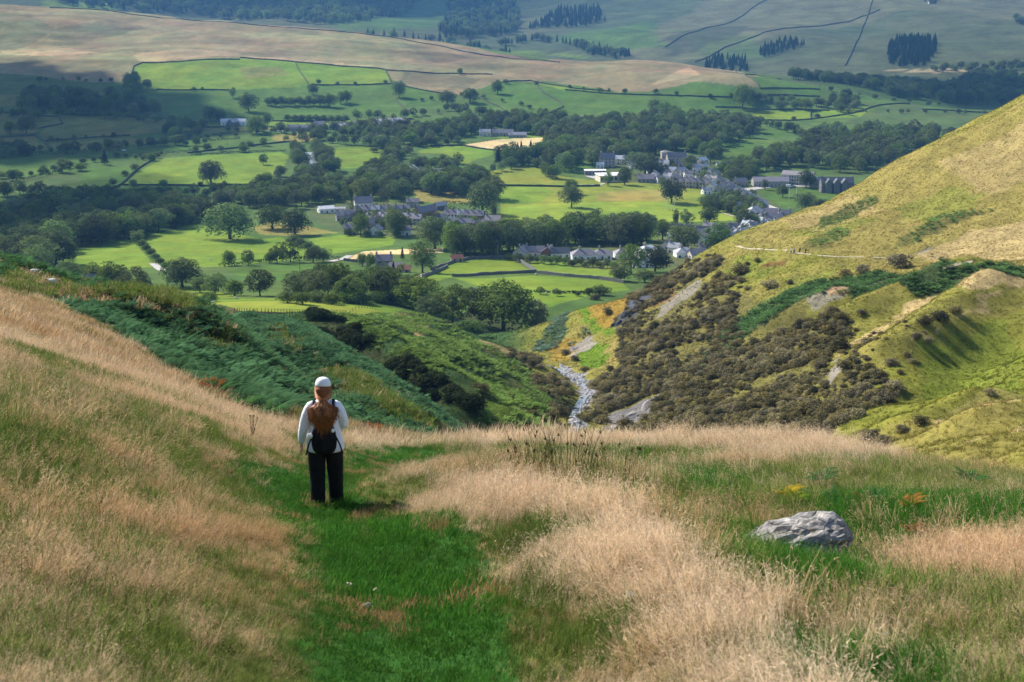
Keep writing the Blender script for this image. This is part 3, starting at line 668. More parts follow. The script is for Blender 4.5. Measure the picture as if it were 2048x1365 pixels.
def joined(kk, v):
    """crown and trunk in one mesh, for plants too small to show parts"""
    if (kk, v) not in WHOLE:
        c, t = CROWN[kk][v], TRUNK[kk][v]
        def arr(me):
            V = np.empty(len(me.vertices) * 3, np.float32); me.vertices.foreach_get('co', V); return V.reshape(-1, 3)
        Vc, Vt = arr(c), arr(t)
        Fc = np.arange(len(Vc)).reshape(-1, 4)
        ft = [tuple(p.vertices) for p in t.polygons]
        F4 = np.array([f for f in ft if len(f) == 4]) + len(Vc)
        WHOLE[(kk, v)] = mesh_np('whole_' + kk, np.r_[Vc, Vt], [Fc, F4], [SPEC[kk][3], M_BARK], fm=np.r_[np.zeros(len(Fc)), np.ones(len(F4))])
    return WHOLE[(kk, v)]

# ------------------------------------------------------------------ scattered growth (one object each, drawn by geometry nodes)
LIB = {}
def library(name, meshes):
    c = bpy.data.collections.new(name)
    for i, me in enumerate(meshes):
        o = bpy.data.objects.new('%s_%02d' % (name, i), me); c.objects.link(o)
    LIB[name] = c; return c
def scatter(name, coll, P, rot, sc, idx, tint, label, cat, mat=None):
    P = np.asarray(P, np.float32); n = len(P)
    me = bpy.data.meshes.new(name); me.vertices.add(n); me.vertices.foreach_set('co', P.ravel())
    def at(nm, typ, data, prop):
        a = me.attributes.new(nm, typ, 'POINT'); a.data.foreach_set(prop, np.ascontiguousarray(data).ravel())
    at('rot', 'FLOAT_VECTOR', np.asarray(rot, np.float32), 'vector')
    sc = np.asarray(sc, np.float32)
    if sc.ndim == 1: sc = np.repeat(sc[:, None], 3, 1)
    at('scl', 'FLOAT_VECTOR', sc, 'vector')
    at('idx', 'INT', np.asarray(idx, np.int32), 'value')
    t4 = np.ones((n, 4), np.float32); t4[:, :3] = tint; at('tint', 'FLOAT_COLOR', t4, 'color')
    if mat: me.materials.append(mat)
    o = obj(name, me)
    ng = bpy.data.node_groups.new(name + '_nodes', 'GeometryNodeTree')
    ng.interface.new_socket('Geometry', in_out='INPUT', socket_type='NodeSocketGeometry')
    ng.interface.new_socket('Geometry', in_out='OUTPUT', socket_type='NodeSocketGeometry')
    gi = ng.nodes.new('NodeGroupInput'); go = ng.nodes.new('NodeGroupOutput')
    ip = ng.nodes.new('GeometryNodeInstanceOnPoints'); ci = ng.nodes.new('GeometryNodeCollectionInfo')
    ci.inputs['Collection'].default_value = coll; ci.inputs['Separate Children'].default_value = True; ci.inputs['Reset Children'].default_value = True
    def na(nm, typ):
        q = ng.nodes.new('GeometryNodeInputNamedAttribute'); q.data_type = typ; q.inputs['Name'].default_value = nm; return q.outputs['Attribute']
    e = ng.nodes.new('FunctionNodeEulerToRotation')
    L = ng.links.new
    L(gi.outputs[0], ip.inputs['Points']); L(ci.outputs[0], ip.inputs['Instance']); ip.inputs['Pick Instance'].default_value = True
    L(na('idx', 'INT'), ip.inputs['Instance Index']); L(na('rot', 'FLOAT_VECTOR'), e.inputs[0]); L(e.outputs[0], ip.inputs['Rotation']); L(na('scl', 'FLOAT_VECTOR'), ip.inputs['Scale'])
    L(ip.outputs[0], go.inputs[0])
    md = o.modifiers.new('scatter', 'NODES'); md.node_group = ng
    return tag(o, label, cat, kind='stuff')
# ------------------------------------------------------------------ trees of the valley
FWD = np.array(ray(1024, 682.5))
def depth(p): return float(np.dot(np.array(p), FWD))
TREES = []
def tree(px, py, wpx, hpx, kind, label, group=None, only=VAL):
    p = gp(px, py, only); m = depth(p) / FPX
    TREES.append([p, wpx * m * 1.16, hpx * m * 1.08, kind, label, group, hpx, True])
def wood(P, space, h, kinds, label, group, ratio=(.9, 1.3), seed=1, only=VAL, keep=1.0):
    r = np.random.default_rng(seed)
    q = np.array([(p.x, p.y) for p in gpoly(P, only)])
    lo, hi = q.min(0), q.max(0)
    nx, ny = int((hi[0] - lo[0]) / space) + 1, int((hi[1] - lo[1]) / space) + 1
    gx_, gy_ = np.meshgrid(np.arange(nx), np.arange(ny))
    X = lo[0] + (gx_.ravel() + r.uniform(0, .9, nx * ny)) * space; Y = lo[1] + (gy_.ravel() + r.uniform(0, .9, nx * ny)) * space
    ok = in_poly(X, Y, q) & (r.uniform(0, 1, nx * ny) < keep)
    for x, y in zip(X[ok], Y[ok]):
        z = ground(x, y, only)
        if z is None: continue
        hh = r.uniform(*h); k = kinds[r.integers(len(kinds))]
        w = hh * r.uniform(*ratio) * (.62 if k == 'fir' else 1)
        TREES.append([Vector((x, y, z)), w, hh, k, label, group or label, hh * FPX / y, False])
O, A_, T_, P_, B_, FR = 'oak', 'ash', 'tall', 'pale', 'bush', 'fir'
# single trees that can be picked out
for a in [
 (422,368,52,43,O,'round crowned oak standing alone in the bright green riverside field'), (527,330,20,21,A_,'small thin tree with a flat top alone in the riverside field'),
 (460,478,92,66,O,'broad dark oak throwing a shadow on the lime green meadow'), (590,470,56,48,O,'rounded tree on the dry grassy knoll below the town'), (545,458,60,45,O,'dark tree behind the dry grassy knoll'),
 (1143,415,42,42,O,'dense round tree at the edge of the playing field beside the bracken patch'), (1143,388,28,28,O,'small tree directly behind the dense round tree on the park slope'), (1343,406,50,44,O,'wide spreading tree on the dry slope above the playing field'),
 (1216,372,20,26,T_,'slim young tree below the flat roofed modern building'), (1249,370,30,34,O,'short dark tree beside the flat roofed modern building'), (1290,352,70,42,O,'large spreading tree behind the flat roofed modern building'),
 (965,430,64,66,O,'tall leafy tree at the end of the white fronted terrace'), (985,398,48,44,O,'rounded tree standing behind the tall leafy tree by the terrace'), (988,440,16,36,T_,'narrow dark tree beside the small bungalow at the field edge'),
 (722,472,36,42,O,'round tree standing in front of the western terraces'), (790,472,50,50,O,'dense tree with a forked trunk in front of the western terraces'), (725,412,42,52,P_,'tall pale leaved tree behind the big white house'), (803,402,44,42,O,'dark round tree behind the western cottages'), (768,410,26,34,P_,'light green tree between the cottages and the white house'),
 (1351,453,16,32,T_,'narrow upright tree at the near edge of the playing field'), (1373,452,30,30,A_,'airy round tree at the near edge of the playing field'), (1418,450,36,34,O,'bushy tree at the near corner of the playing field'),
 (1435,510,58,58,O,'big dark tree crowding the stone houses by the fell'), (1368,498,66,46,O,'broad tree between the white bungalows and the town'), (1325,480,44,40,O,'dark tree beside the broad tree near the bungalows'), (1490,455,44,34,O,'dark tree beside the hip roofed house'),
 (1380,342,26,30,O,'dark tree beside the tall stone school house'), (1268,330,30,26,B_,'bushy tree beside the gabled stone house'), (1610,420,40,34,O,'leafy tree at the corner of the far playing field'), (1565,395,24,24,O,'small roadside tree in front of the grey roofed hall'), (1530,380,16,20,T_,'young street tree near the sports hall'), (1612,376,34,34,O,'dark tree in front of the sports hall'), (1640,425,42,28,B_,'low spreading tree rising over the fell edge beside the far playing field'),
 (270,604,80,64,P_,'light green tree leaning over the near bracken slope'), (365,575,80,54,O,'large rounded tree beside the lane at the meadow corner'), (227,578,60,50,O,'dark tree on the lane below the left wood'), (140,575,56,50,O,'tree beside the lane at the bottom of the bracken slope'), (190,570,50,40,O,'bushy tree on the lane between two dark trees'),
 (430,588,52,42,A_,'leafy tree in the hedge line left of the power pole'), (470,592,40,34,B_,'low rounded tree in the hedge line below the meadow'), (520,592,62,52,A_,'tall loose tree in the hedge line below the meadow'), (400,585,36,32,B_,'bushy hawthorn tree by the lane gate'),
 (375,607,40,22,B_,'grey green thorn bush at the top of the near pasture'), (420,604,38,20,B_,'low thorn bush beside the sheep pasture fence'),
 (845,545,54,62,O,'tall leafy tree beside the farmhouse'), (741,538,22,30,O,'round garden tree left of the farmhouse'), (725,533,20,26,O,'small garden tree at the farmhouse gate'), (805,520,14,24,FR,'small conifer behind the farmhouse'), (787,548,16,24,FR,'small dark conifer in front of the farmhouse'),
 (870,498,72,62,O,'broad tree above the farm track'), (925,505,36,42,O,'round tree at the edge of the hay strip'), (962,515,30,52,T_,'tall pointed tree beside the red shed'), (988,512,36,54,T_,'tall column of foliage beside the power pole'),
 (1007,662,112,98,O,'huge dark tree filling the mouth of the ravine'), (958,648,70,72,A_,'grey green tree left of the huge ravine tree'), (905,645,84,70,A_,'wide pale tree in the ravine mouth'), (935,676,62,36,B_,'rounded grey bush at the foot of the fern covered spur'), (1072,672,56,70,P_,'light green tree beside the grey bracken bank'), (835,618,96,58,O,'dark tree behind the wall end above the ravine'), (860,640,66,50,A_,'loose leaved tree behind the fern covered spur'),
 (1262,548,56,58,A_,'leafy tree at the end of the bungalow gardens'), (1310,545,60,50,O,'dark tree below the white bungalows'), (1240,562,40,32,B_,'bush at the corner of the lower meadow'), (1290,565,40,26,B_,'grey bush under the garden trees beside the fell'), (1200,590,40,18,B_,'scrubby bush on the brow above the ravine'),
 (497,223,36,34,O,'dark tree beside the white farm buildings'), (420,243,34,28,O,'round tree left of the white farm buildings'), (440,242,26,22,B_,'smaller tree beside the white farm buildings'), (513,268,36,34,O,'dark round tree between the farm and the village'), (535,252,20,24,O,'small tree at the village end of the farm hedge'),
 (626,190,22,20,O,'dark tree where the wall meets the hillside pasture'), (798,195,28,32,O,'lone dark tree on the wall below the moor'), (940,205,36,26,O,'dark tree at the top of the village gill'), (995,188,24,26,O,'round tree below the moor at the wall corner'), (895,210,36,26,O,'tree beside the stony gill below the moor'),
 (295,178,20,18,O,'small tree on the hump of the big hillside pasture'), (465,196,16,20,A_,'wispy tree at the head of the farm track'), (640,212,26,20,O,'tree in the hillside clump above the village'), (682,208,18,22,T_,'thin tree above the village clump'), (660,214,26,24,O,'tree standing over its long shadow above the village'), (693,206,22,24,O,'end tree of the hillside clump above the village'),
 (920,150,13,13,O,'lone dark tree out on the moor'), (1485,218,36,46,O,'tall dark tree among walled pastures near the river'), (1560,220,26,18,O,'left tree of three in the walled pasture'), (1588,217,20,16,O,'middle tree of three in the walled pasture'), (1612,220,28,20,O,'last tree of three in the walled pasture'),
 (20,268,22,24,O,'dark round tree on the wall at the edge of the left fields'), (53,268,38,32,O,'wide dark tree on the wall in the left fields'), (125,345,26,28,A_,'open tree in the hedge across the left fields'), (25,362,24,22,O,'small tree on the hedge in the lower left field'), (60,245,20,18,B_,'bush on the left wall corner'), (120,302,14,12,B_,'small bush above the long dark hedge'), (210,330,22,28,FR,'dark conifer beside the gap in the left hedge'), (160,342,26,16,B_,'dark bush on the earthy bank in the left fields'), (487,305,20,16,B_,'pollard bush on the wall above the riverside field'), (748,305,18,10,B_,'clump of scrub in the bright field beside the river'),
 (1110,233,14,13,O,'dark tree on the zigzag wall'), (1495,205,30,28,O,'tree on the slope above the tall dark pasture tree'), (1330,232,30,26,O,'dark tree beside the white house on the hill'), (1308,222,30,22,O,'tree behind the white house on the hill'),
]: tree(*a)
# rows and woods
for i in range(9): tree(258 + i * 9, 470 + i * 8.5, 20 + 8 * (i < 3), 18 + 9 * (i < 3) - i * .5, B_, 'thorn bush in the old hedgerow between the two lime green meadows', 'hedgerow bushes between the meadows')
for i in range(4): tree(588 + i * 14, 488 + i * 7, 22, 19, B_, 'thorn bush in the short row beside the shaded meadow corner', 'bushes beside the meadow corner')
for i in range(11): tree(535 + i * 9.2, 211 + (i % 3), 15, 15 + 3 * (i % 2), O, 'tree in the straight windbreak on the hillside above the village', 'windbreak trees')
for i in range(9): tree(575 + i * 14.5, 243 + .2 * i, 15, 13, O, 'tree in the row along the wall behind the village', 'tree row behind the village')
for i in range(16): tree(1018 + i * 14, 521 + i * 1.1 + (i % 2) * 2, 20, 12 + (i * 5) % 9, A_ if i % 3 else O, 'garden tree in the row screening the white bungalows', 'trees screening the white bungalows')
for i in range(12): tree(590 + i * 22, 594 + (i % 3) * 5 + (i > 8) * 6, 62, 50 + (i * 5) % 24, (A_, O, P_)[i % 3], 'tree in the dense belt between the pasture and the lower meadow', 'tree belt above the near pasture')
for i in range(8): tree(575 + i * 30, 606 + (i % 2) * 3, 40, 24, B_, 'low bush along the foot of the tree belt', 'bushes along the tree belt')
wood([(-30,445),(60,430),(150,415),(260,412),(330,420),(425,428),(415,448),(330,462),(250,480),(180,496),(122,512),(128,530),(100,560),(-30,540)], 13, (13, 19), (O, P_, A_, O), 'tree in the dark left valley wood', 'left valley wood', seed=2)
wood([(430,410),(480,398),(560,388),(600,372),(592,355),(600,345),(640,352),(690,375),(690,402),(650,408),(600,418),(520,418),(440,416)], 12, (10, 15), (O, A_, P_), 'tree in the riverside belt', 'riverside belt', seed=3)
wood([(700,378),(740,352),(800,350),(832,372),(800,398),(760,392),(700,408)], 12, (12, 17), (O, A_, P_), 'tree in the white house wood', 'wood behind the white house', seed=4)
wood([(588,298),(604,300),(602,315),(612,335),(590,330)], 9, (11, 15), (O, A_), 'tree on the left bank of the river gap', 'river bank trees', seed=5)
wood([(632,300),(652,315),(662,338),(680,350),(650,348),(634,330)], 9, (11, 15), (O, A_), 'tree on the right bank of the river gap', 'river bank trees', seed=6)
wood([(655,292),(700,288),(770,288),(800,300),(790,335),(770,345),(740,345),(775,322),(772,300),(720,291)], 11, (10, 14), (O, A_, P_), 'tree edging the bright river field', 'trees round the bright river field', seed=7)
wood([(838,385),(880,392),(940,393),(968,382),(965,364),(900,372),(836,372)], 10, (13, 18), (O, T_), 'dark tree in front of the long stone hall', 'trees in front of the hall', seed=8)
wood([(822,334),(920,328),(930,337),(830,344)], 11, (9, 12), (O, A_), 'rounded tree behind the long stone hall', 'trees behind the hall', seed=9)
wood([(975,338),(1040,330),(1092,331),(1090,314),(1000,320)], 12, (13, 18), (O, FR, O), 'dark tree in the clump above the park', 'clump above the park', seed=10)
wood([(1090,348),(1130,352),(1110,362),(1088,356)], 10, (11, 14), (O, A_), 'tree at the head of the park slope', 'park trees', seed=11)
wood([(870,262),(930,250),(1000,247),(1120,243),(1180,255),(1350,238),(1480,248),(1512,258),(1500,276),(1460,292),(1400,304),(1300,314),(1200,330),(1120,345),(1085,322),(1098,288),(1060,268),(950,268),(900,285),(830,292),(760,288),(830,275)], 15, (12, 18), (O, A_, P_, O, T_), 'tree in the mixed wood behind town', 'mixed wood behind the town', seed=12)
wood([(1520,345),(1500,325),(1560,310),(1620,288),(1700,268),(1800,268),(1910,278),(1850,302),(1780,337),(1700,350),(1640,335)], 15, (12, 18), (O, A_, P_), 'tree in the sports hall wood', 'wood beyond the sports hall', seed=13)
wood([(1575,158),(1700,172),(1780,192),(1880,205),(2060,212),(2060,160),(1960,150),(1900,175),(1800,172),(1680,160)], 17, (12, 18), (O, A_), 'tree in the far river wood', 'far river wood', seed=14)
wood([(1650,195),(1700,190),(1720,222),(1660,225)], 17, (10, 13), (O, A_), 'tree in the copse on the walled pasture', 'copse in the pasture', seed=15)
wood([(35,195),(110,185),(190,190),(270,205),(330,228),(300,238),(200,228),(100,224),(40,222)], 17, (11, 17), (O, O, A_), 'tree in the left hillside belt', 'left hillside belt', seed=16)
wood([(245,165),(275,165),(285,215),(250,215)], 15, (12, 15), (O,), 'dark tree in the ghyll at the corner of the hillside pasture', 'ghyll trees', seed=17)
wood([(300,258),(360,248),(420,262),(380,282),(330,275)], 16, (10, 14), (O, A_), 'tree in the scattered copse left of the farm', 'copse left of the farm', seed=18)
wood([(-20,305),(50,302),(60,315),(-20,320)], 13, (10, 13), (O,), 'dark tree at the end of the long left hedge', 'left hedge trees', seed=19)
wood([(265,318),(300,312),(325,310),(330,318),(290,322)], 9, (4, 6), (B_,), 'bush in the overgrown hedge corner of the left fields', 'overgrown hedge corner', seed=20)
wood([(890,508),(960,500),(1000,498),(1100,484),(1200,474),(1300,482),(1300,496),(1180,494),(1000,512),(900,518)], 11, (14, 19), (O, P_, A_, T_), 'tree in the belt behind the bungalows', 'belt behind the bungalows', seed=21)
wood([(1400,412),(1440,400),(1475,398),(1510,412),(1530,432),(1500,440),(1440,428),(1405,424)], 9, (7, 10), (O, B_, A_), 'tree in the garden clump between playing field and terrace', 'garden clump by the terrace', seed=22)
wood([(1430,345),(1480,330),(1520,345),(1500,365),(1450,365)], 12, (10, 13), (O, A_, T_), 'tree among the upper town houses', 'upper town trees', seed=23)
wood([(620,262),(700,258),(760,262),(740,272),(640,276)], 15, (8, 11), (O, P_), 'garden tree below the village houses', 'village garden trees', seed=24)
wood([(1420,330),(1440,320),(1440,300),(1400,305)], 12, (11, 14), (O,), 'dark tree behind the school house', 'trees behind the school house', seed=25)
wood([(690,255),(760,250),(850,262),(850,275),(760,282),(700,278)], 13, (9, 12), (O, A_, P_), 'tree beside the hay field below the village', 'trees by the village hay field', seed=26)
wood([(690,78),(760,80),(880,100),(1000,118),(1030,118),(1030,108),(900,88),(780,70)], 30, (15, 22), (O, FR), 'tree in the far belt behind the moor', 'belt behind the moor', seed=27, only=('far_hillside',))
wood([(680,440),(720,425),(820,425),(900,432),(980,440),(960,458),(800,470),(690,466)], 15, (6, 9), (O, A_, B_), 'garden tree among the western houses', 'western garden trees', seed=51, keep=.45)
wood([(1290,345),(1340,325),(1420,335),(1480,365),(1540,415),(1560,445),(1500,480),(1440,490),(1340,500),(1330,480),(1480,450),(1440,380),(1300,372)], 17, (6, 10), (O, A_, P_), 'garden tree among the town houses', 'town garden trees', seed=52, keep=.5)
wood([(580,270),(700,262),(830,252),(850,262),(720,282),(590,290)], 17, (7, 10), (O, A_, P_), 'garden tree beside the far village', 'far village garden trees', seed=53, keep=.5)
for i_, (P_l, n_) in enumerate([([(0,300),(110,306),(230,300),(330,292),(420,290)], 22), ([(0,232),(60,238),(130,228),(210,236),(320,246),(400,256)], 22), ([(250,410),(330,398),(420,392),(520,378),(570,350)], 18), ([(100,395),(180,402),(250,410)], 10), ([(440,535),(560,528),(660,522)], 7), ([(700,240),(800,240),(900,222),(960,232),(1050,236)], 20), ([(920,285),(840,296),(780,330)], 12), ([(1490,240),(1560,262),(1620,275),(1680,258)], 16), ([(980,345),(1060,330),(1100,345)], 9), ([(500,262),(560,266),(640,284),(700,290)], 14), ([(1500,196),(1560,205),(1640,212),(1700,232)], 14), ([(0,395),(60,388),(120,398)], 8)]):
    Pg = np.array(P_l, float); rL = random.Random(90 + i_)
    for k in range(n_):
        f = (k + rL.uniform(0, .95)) / n_ * (len(Pg) - 1); j = min(int(f), len(Pg) - 2); q = Pg[j] + (Pg[j + 1] - Pg[j]) * (f - j)
        g = gp(q[0], q[1] + rL.uniform(-2.5, 2.5)); hh = rL.uniform(6, 12); TREES.append([g, hh * rL.uniform(.9, 1.25), hh, rL.choice((O, A_, P_, O)), 'hedgerow tree between the valley fields', 'hedgerow trees', hh * FPX / g.y, False])
FAR = []
for P, sp, h, ks in [([(60,-40),(120,8),(250,24),(400,30),(500,42),(640,50),(700,48),(800,34),(840,0),(850,-40)], 24, (16, 24), (O, A_, FR)), ([(900,-20),(1015,-20),(1040,40),(1030,70),(890,78),(880,66)], 22, (16, 24), (FR, O)),
   ([(1050,60),(1120,20),(1200,18),(1210,45),(1150,55)], 18, (16, 22), (FR,)), ([(990,95),(1050,80),(1130,88),(1180,112),(1250,120),(1270,112),(1180,98),(1080,78)], 18, (14, 20), (FR, O)),
   ([(1515,112),(1530,96),(1580,82),(1612,92),(1580,104),(1530,116)], 13, (14, 18), (FR,)), ([(1400,140),(1430,118),(1490,122),(1505,148)], 17, (14, 20), (FR,)),
   ([(1775,128),(1778,96),(1800,82),(1870,82),(1872,110),(1850,134),(1800,138)], 14, (16, 20), (FR,)), ([(1850,140),(2060,130),(2060,142),(1860,146)], 20, (10, 14), (O,)), ([(1850,0),(1880,0),(1880,10),(1850,10)], 24, (14, 18), (FR,)), ([(2030,40),(2045,40),(2045,54),(2030,54)], 24, (14, 18), (O,)), ([(130,5),(230,22),(230,12)], 26, (14, 18), (FR,))]:
    n0 = len(TREES); wood(P, sp, h, ks, 'far', 'far', seed=40 + n0, only=('far_hillside',)); FAR += TREES[n0:]; del TREES[n0:]
rB = random.Random(31)
for (x0, y0, x1, y1), n in [((270,178,460,182),3), ((620,171,780,168),4), ((1005,165,1220,184),4), ((1130,181,1480,196),7), ((1510,241,1640,237),3), ((1720,224,1985,227),9), ((88,283,260,272),7), ((125,230,330,238),8), ((243,371,430,373),3), ((180,396,310,318),6), ((375,307,580,284),7), ((440,243,690,243),6), ((0,360,142,341),8), ((330,282,560,262),9), ((1640,180,1900,215),8), ((960,196,1130,233),6), ((840,205,960,185),6), ((60,160,260,165),8), ((1050,590,1200,590),4), ((690,470,800,474),4), ((1120,450,1320,446),5), ((600,345,560,390),6), ((440,262,560,258),5), ((1545,288,1620,300),4), ((80,345,260,312),8)]:
    for k in range(n):
        f = (k + rB.uniform(.1, .9)) / n; hp = rB.uniform(7, 13) * (.8 + .5 * (y0 > 300))
        tree(x0 + (x1 - x0) * f, y0 + (y1 - y0) * f + rB.uniform(-2, 3), hp * rB.uniform(1.0, 1.4), hp, rB.choice((B_, B_, A_)), 'small thorn tree along a valley field wall', 'thorn trees along the field walls')
NAME = {O: 'broadleaf_tree', A_: 'broadleaf_tree', T_: 'broadleaf_tree', P_: 'broadleaf_tree', FR: 'conifer_tree', B_: 'bush'}
CATG = {'broadleaf_tree': 'tree', 'conifer_tree': 'tree', 'bush': 'bush'}
rT = random.Random(5)
used = {}; rest = []
for t in sorted(TREES, key=lambda t: (not t[7], -t[6])):
    p, w, h, k, label, group, ap, single = t
    nm = NAME[k]; used[nm] = used.get(nm, 0) + 1
    if used[nm] > 300: rest.append(t); continue
    v = rT.randrange(SPEC[k][0]); rz = rT.uniform(0, 6.28)
    if ap > 26:
        e = empty(nm, p, rz); e.scale = (w, w, h)
        obj('trunk', TRUNK[k][v], e); obj('crown', CROWN[k][v], e)
    else:
        e = obj(nm, joined(k, v), None, p, (0, 0, rz), (w, w, h))
    tag(e, label, CATG[nm], group)
KIDX = {}; wl = []
for kk in (O, A_, T_, P_, B_, FR):
    for v in range(SPEC[kk][0]): KIDX[(kk, v)] = len(wl); wl.append(joined(kk, v))
library('tree_kinds', wl)
def tree_stuff(name, L, label):
    vs = [rT.randrange(SPEC[t[3]][0]) for t in L]
    scatter(name, LIB['tree_kinds'], [t[0] for t in L], [(0, 0, rT.uniform(0, 6.28)) for t in L], [(t[1], t[1], t[2]) for t in L], [KIDX[(t[3], v)] for t, v in zip(L, vs)], np.ones((len(L), 3)), label, 'woodland')
if rest: tree_stuff('woodland', rest, 'mass of distant trees in the valley woods behind the town')
tree_stuff('hill_forest', FAR, 'blue hazy forest and plantations on the far hillsides')
print('trees', len(TREES), used, len(rest), len(FAR), time.time() - T0)

THORNS = True
# ------------------------------------------------------------------ walls, hedges, fences
M_STONE = plain('dry_stone', (.155, .150, .140), 0.95, 0.45, 1.2)
M_MOSSWALL = plain('mossy_wall', (.075, .080, .055), 0.95, 0.4, 1.0)
def resample(P, step):
    out = []
    for a, b in zip(P[:-1], P[1:]):
        n = max(1, int((b - a).length / step))
        for i in range(n): out.append(a.lerp(b, i / n))
    out.append(P[-1]); return out
rW = random.Random(9)
def run_line(P, only, step):
    g = resample(gpoly(P, only), step); L = []
    for p in g:
        z = ground(p.x, p.y, only); L.append(Vector((p.x, p.y, z if z is not None else p.z)))
    return L
def wall(P, label, h=1.5, w=0.7, only=VAL, mat=None, group='dry stone field walls'):
    L = run_line(P, only, 3.0 if h < 2 else 4.0); V = []; F = []
    for i, p in enumerate(L):
        d = (L[min(i + 1, len(L) - 1)] - L[max(i - 1, 0)]); d.z = 0; d.normalize(); n = Vector((-d.y, d.x, 0))
        hh = h * rW.uniform(.85, 1.15)
        V += [p + n * w * .6 - Vector((0, 0, .8)), p + n * w * .4 + Vector((0, 0, hh)), p - n * w * .4 + Vector((0, 0, hh)), p - n * w * .6 - Vector((0, 0, .8))]
    for i in range(len(L) - 1):
        for k in range(3): F.append((4 * i + k, 4 * i + 4 + k, 4 * i + 5 + k, 4 * i + 1 + k))
    F += [(0, 1, 2, 3), tuple(4 * (len(L) - 1) + k for k in (3, 2, 1, 0))]
    mb = MB(); mb.add(V, F); o = mb.build('stone_wall', mat or M_STONE)
    return tag(o, label, "wall", group, "thing")
def hedge(P, label, h=2.2, w=1.8, only=VAL, dens=9):
    global rng
    rng = np.random.default_rng(1000 + len(label) + int(P[0][0]))
    L = np.array(run_line(P, only, 2.0)); n = int(len(L) * 2 * dens)
    i = rng.integers(0, len(L) - 1, n); t = rng.uniform(0, 1, n)[:, None]
    c = L[i] * (1 - t) + L[i + 1] * t
    d = L[i + 1] - L[i]; nn = np.c_[-d[:, 1], d[:, 0], np.zeros(n)]; nn /= np.linalg.norm(nn, axis=1)[:, None] + 1e-9
    a = rng.uniform(-.5, 3.64, n); hv = h * (0.75 + .5 * vnoise(c[:, 0] * .25, c[:, 1] * .25, 3))
    Pp = c + nn * (np.cos(a) * w * .5)[:, None]; Pp[:, 2] += hv * (.5 + .5 * np.sin(a))
    Nn = nn * np.cos(a)[:, None]; Nn[:, 2] += np.sin(a)
    V, F = leaf_quads(Pp, Nn, .42, .4)
    return tag(obj('hedge', mesh_np('hedge', V, F, [M_HEDGE])), label, 'hedge', 'field hedges')
for P, l in [
 ([(262,152),(268,133),(285,126),(400,121),(480,120)], 'dark wall along the top of the big hillside pasture'), ([(481,116),(590,125),(700,134),(771,140)], 'dark wall between the moor and the upper pasture'), ([(771,140),(783,168)], 'short wall down the edge of the brown moor corner'),
 ([(620,171),(700,171),(783,168),(850,182),(890,189)], 'wall crossing the hillside above the village trees'), ([(591,126),(600,145),(616,169)], 'bent wall running down the hillside pasture'), ([(312,180),(460,181)], 'thin wall across the big hillside pasture'), ([(772,141),(900,148),(985,150)], 'wall running out across the brown moor'),
 ([(1005,165),(1060,162),(1110,171),(1150,178),(1220,184)], 'wall along the lower edge of the moor'), ([(1070,169),(1085,185),(1120,205),(1126,214),(1110,222),(1130,233)], 'zigzag wall winding down to the mixed wood'), ([(1130,181),(1190,186),(1260,190),(1400,194),(1480,196)], 'long level wall across the green slope behind the wood'), ([(960,196),(1000,215),(1020,232)], 'wall descending from the gill to the wood'),
 ([(790,200),(820,225),(832,232)], 'wall below the lone dark tree'), ([(590,235),(640,240),(700,240)], 'wall under the tree row behind the village'), ([(545,243),(600,243),(690,243)], 'low wall below the tree row by the village'),
 ([(100,16),(250,27),(500,50),(700,66)], 'wall on the skyline of the moor, left stretch'), ([(700,66),(800,78),(870,91),(940,106),(1010,116),(1120,126)], 'wall on the skyline of the moor, middle stretch'), ([(1430,134),(1490,150),(1560,159),(1640,173)], 'wall along the brow at the end of the moor'), ([(1490,151),(1520,178)], 'short wall dropping from the end of the moor'), ([(1520,178),(1580,178),(1640,180)], 'upper wall of the river pastures'), ([(1500,194),(1570,191),(1640,194)], 'middle wall of the river pastures'), ([(1430,215),(1480,216),(1560,220),(1660,222)], 'wall under the three pasture trees'),
 ([(1510,241),(1590,242),(1640,237),(1720,224)], 'wall below the bright strip field'), ([(1720,224),(1760,211),(1820,209),(1845,220)], 'wall over the brow of the shaded green hill'), ([(1845,220),(1900,222),(1985,227)], 'wall along the shaded green hill towards the fell'), ([(1621,222),(1622,240)], 'short wall closing the bright strip field'),
 ([(-40,278),(0,276),(70,272)], 'wall at the left under two dark trees'), ([(72,272),(88,283),(102,300)], 'wall dropping to the long dark hedge'), ([(88,283),(130,281),(190,276),(260,272)], 'wall below the big olive pasture'), ([(75,258),(125,249)], 'short wall beside the wide dark tree'), ([(115,232),(126,248)], 'short wall under the hillside belt'), ([(-40,227),(35,226),(60,233),(115,234)], 'wall along the foot of the far left field'), ([(125,230),(200,231),(260,234),(330,238)], 'wall below the left hillside belt'),
 ([(180,396),(240,371),(285,333),(310,318)], 'stone wall running diagonally up between two riverside fields'), ([(243,371),(360,372),(430,373),(500,371)], 'wall under the lone oak'), ([(290,291),(370,280),(420,274)], 'wall above the overgrown hedge corner'), ([(375,307),(480,296),(580,284)], 'long wall above the riverside field'), ([(400,256),(450,255)], 'short wall in front of the white farm'),
 ([(540,262),(560,259),(585,258)], 'wall leading to the village end'), ([(860,293),(925,292),(990,302)], 'pale wall between the hay field and the bright field'), ([(1000,373),(1100,374),(1200,373)], 'low wall beside the park drive'),
]: wall(P, l, 1.5, .8, mat=M_MOSSWALL)
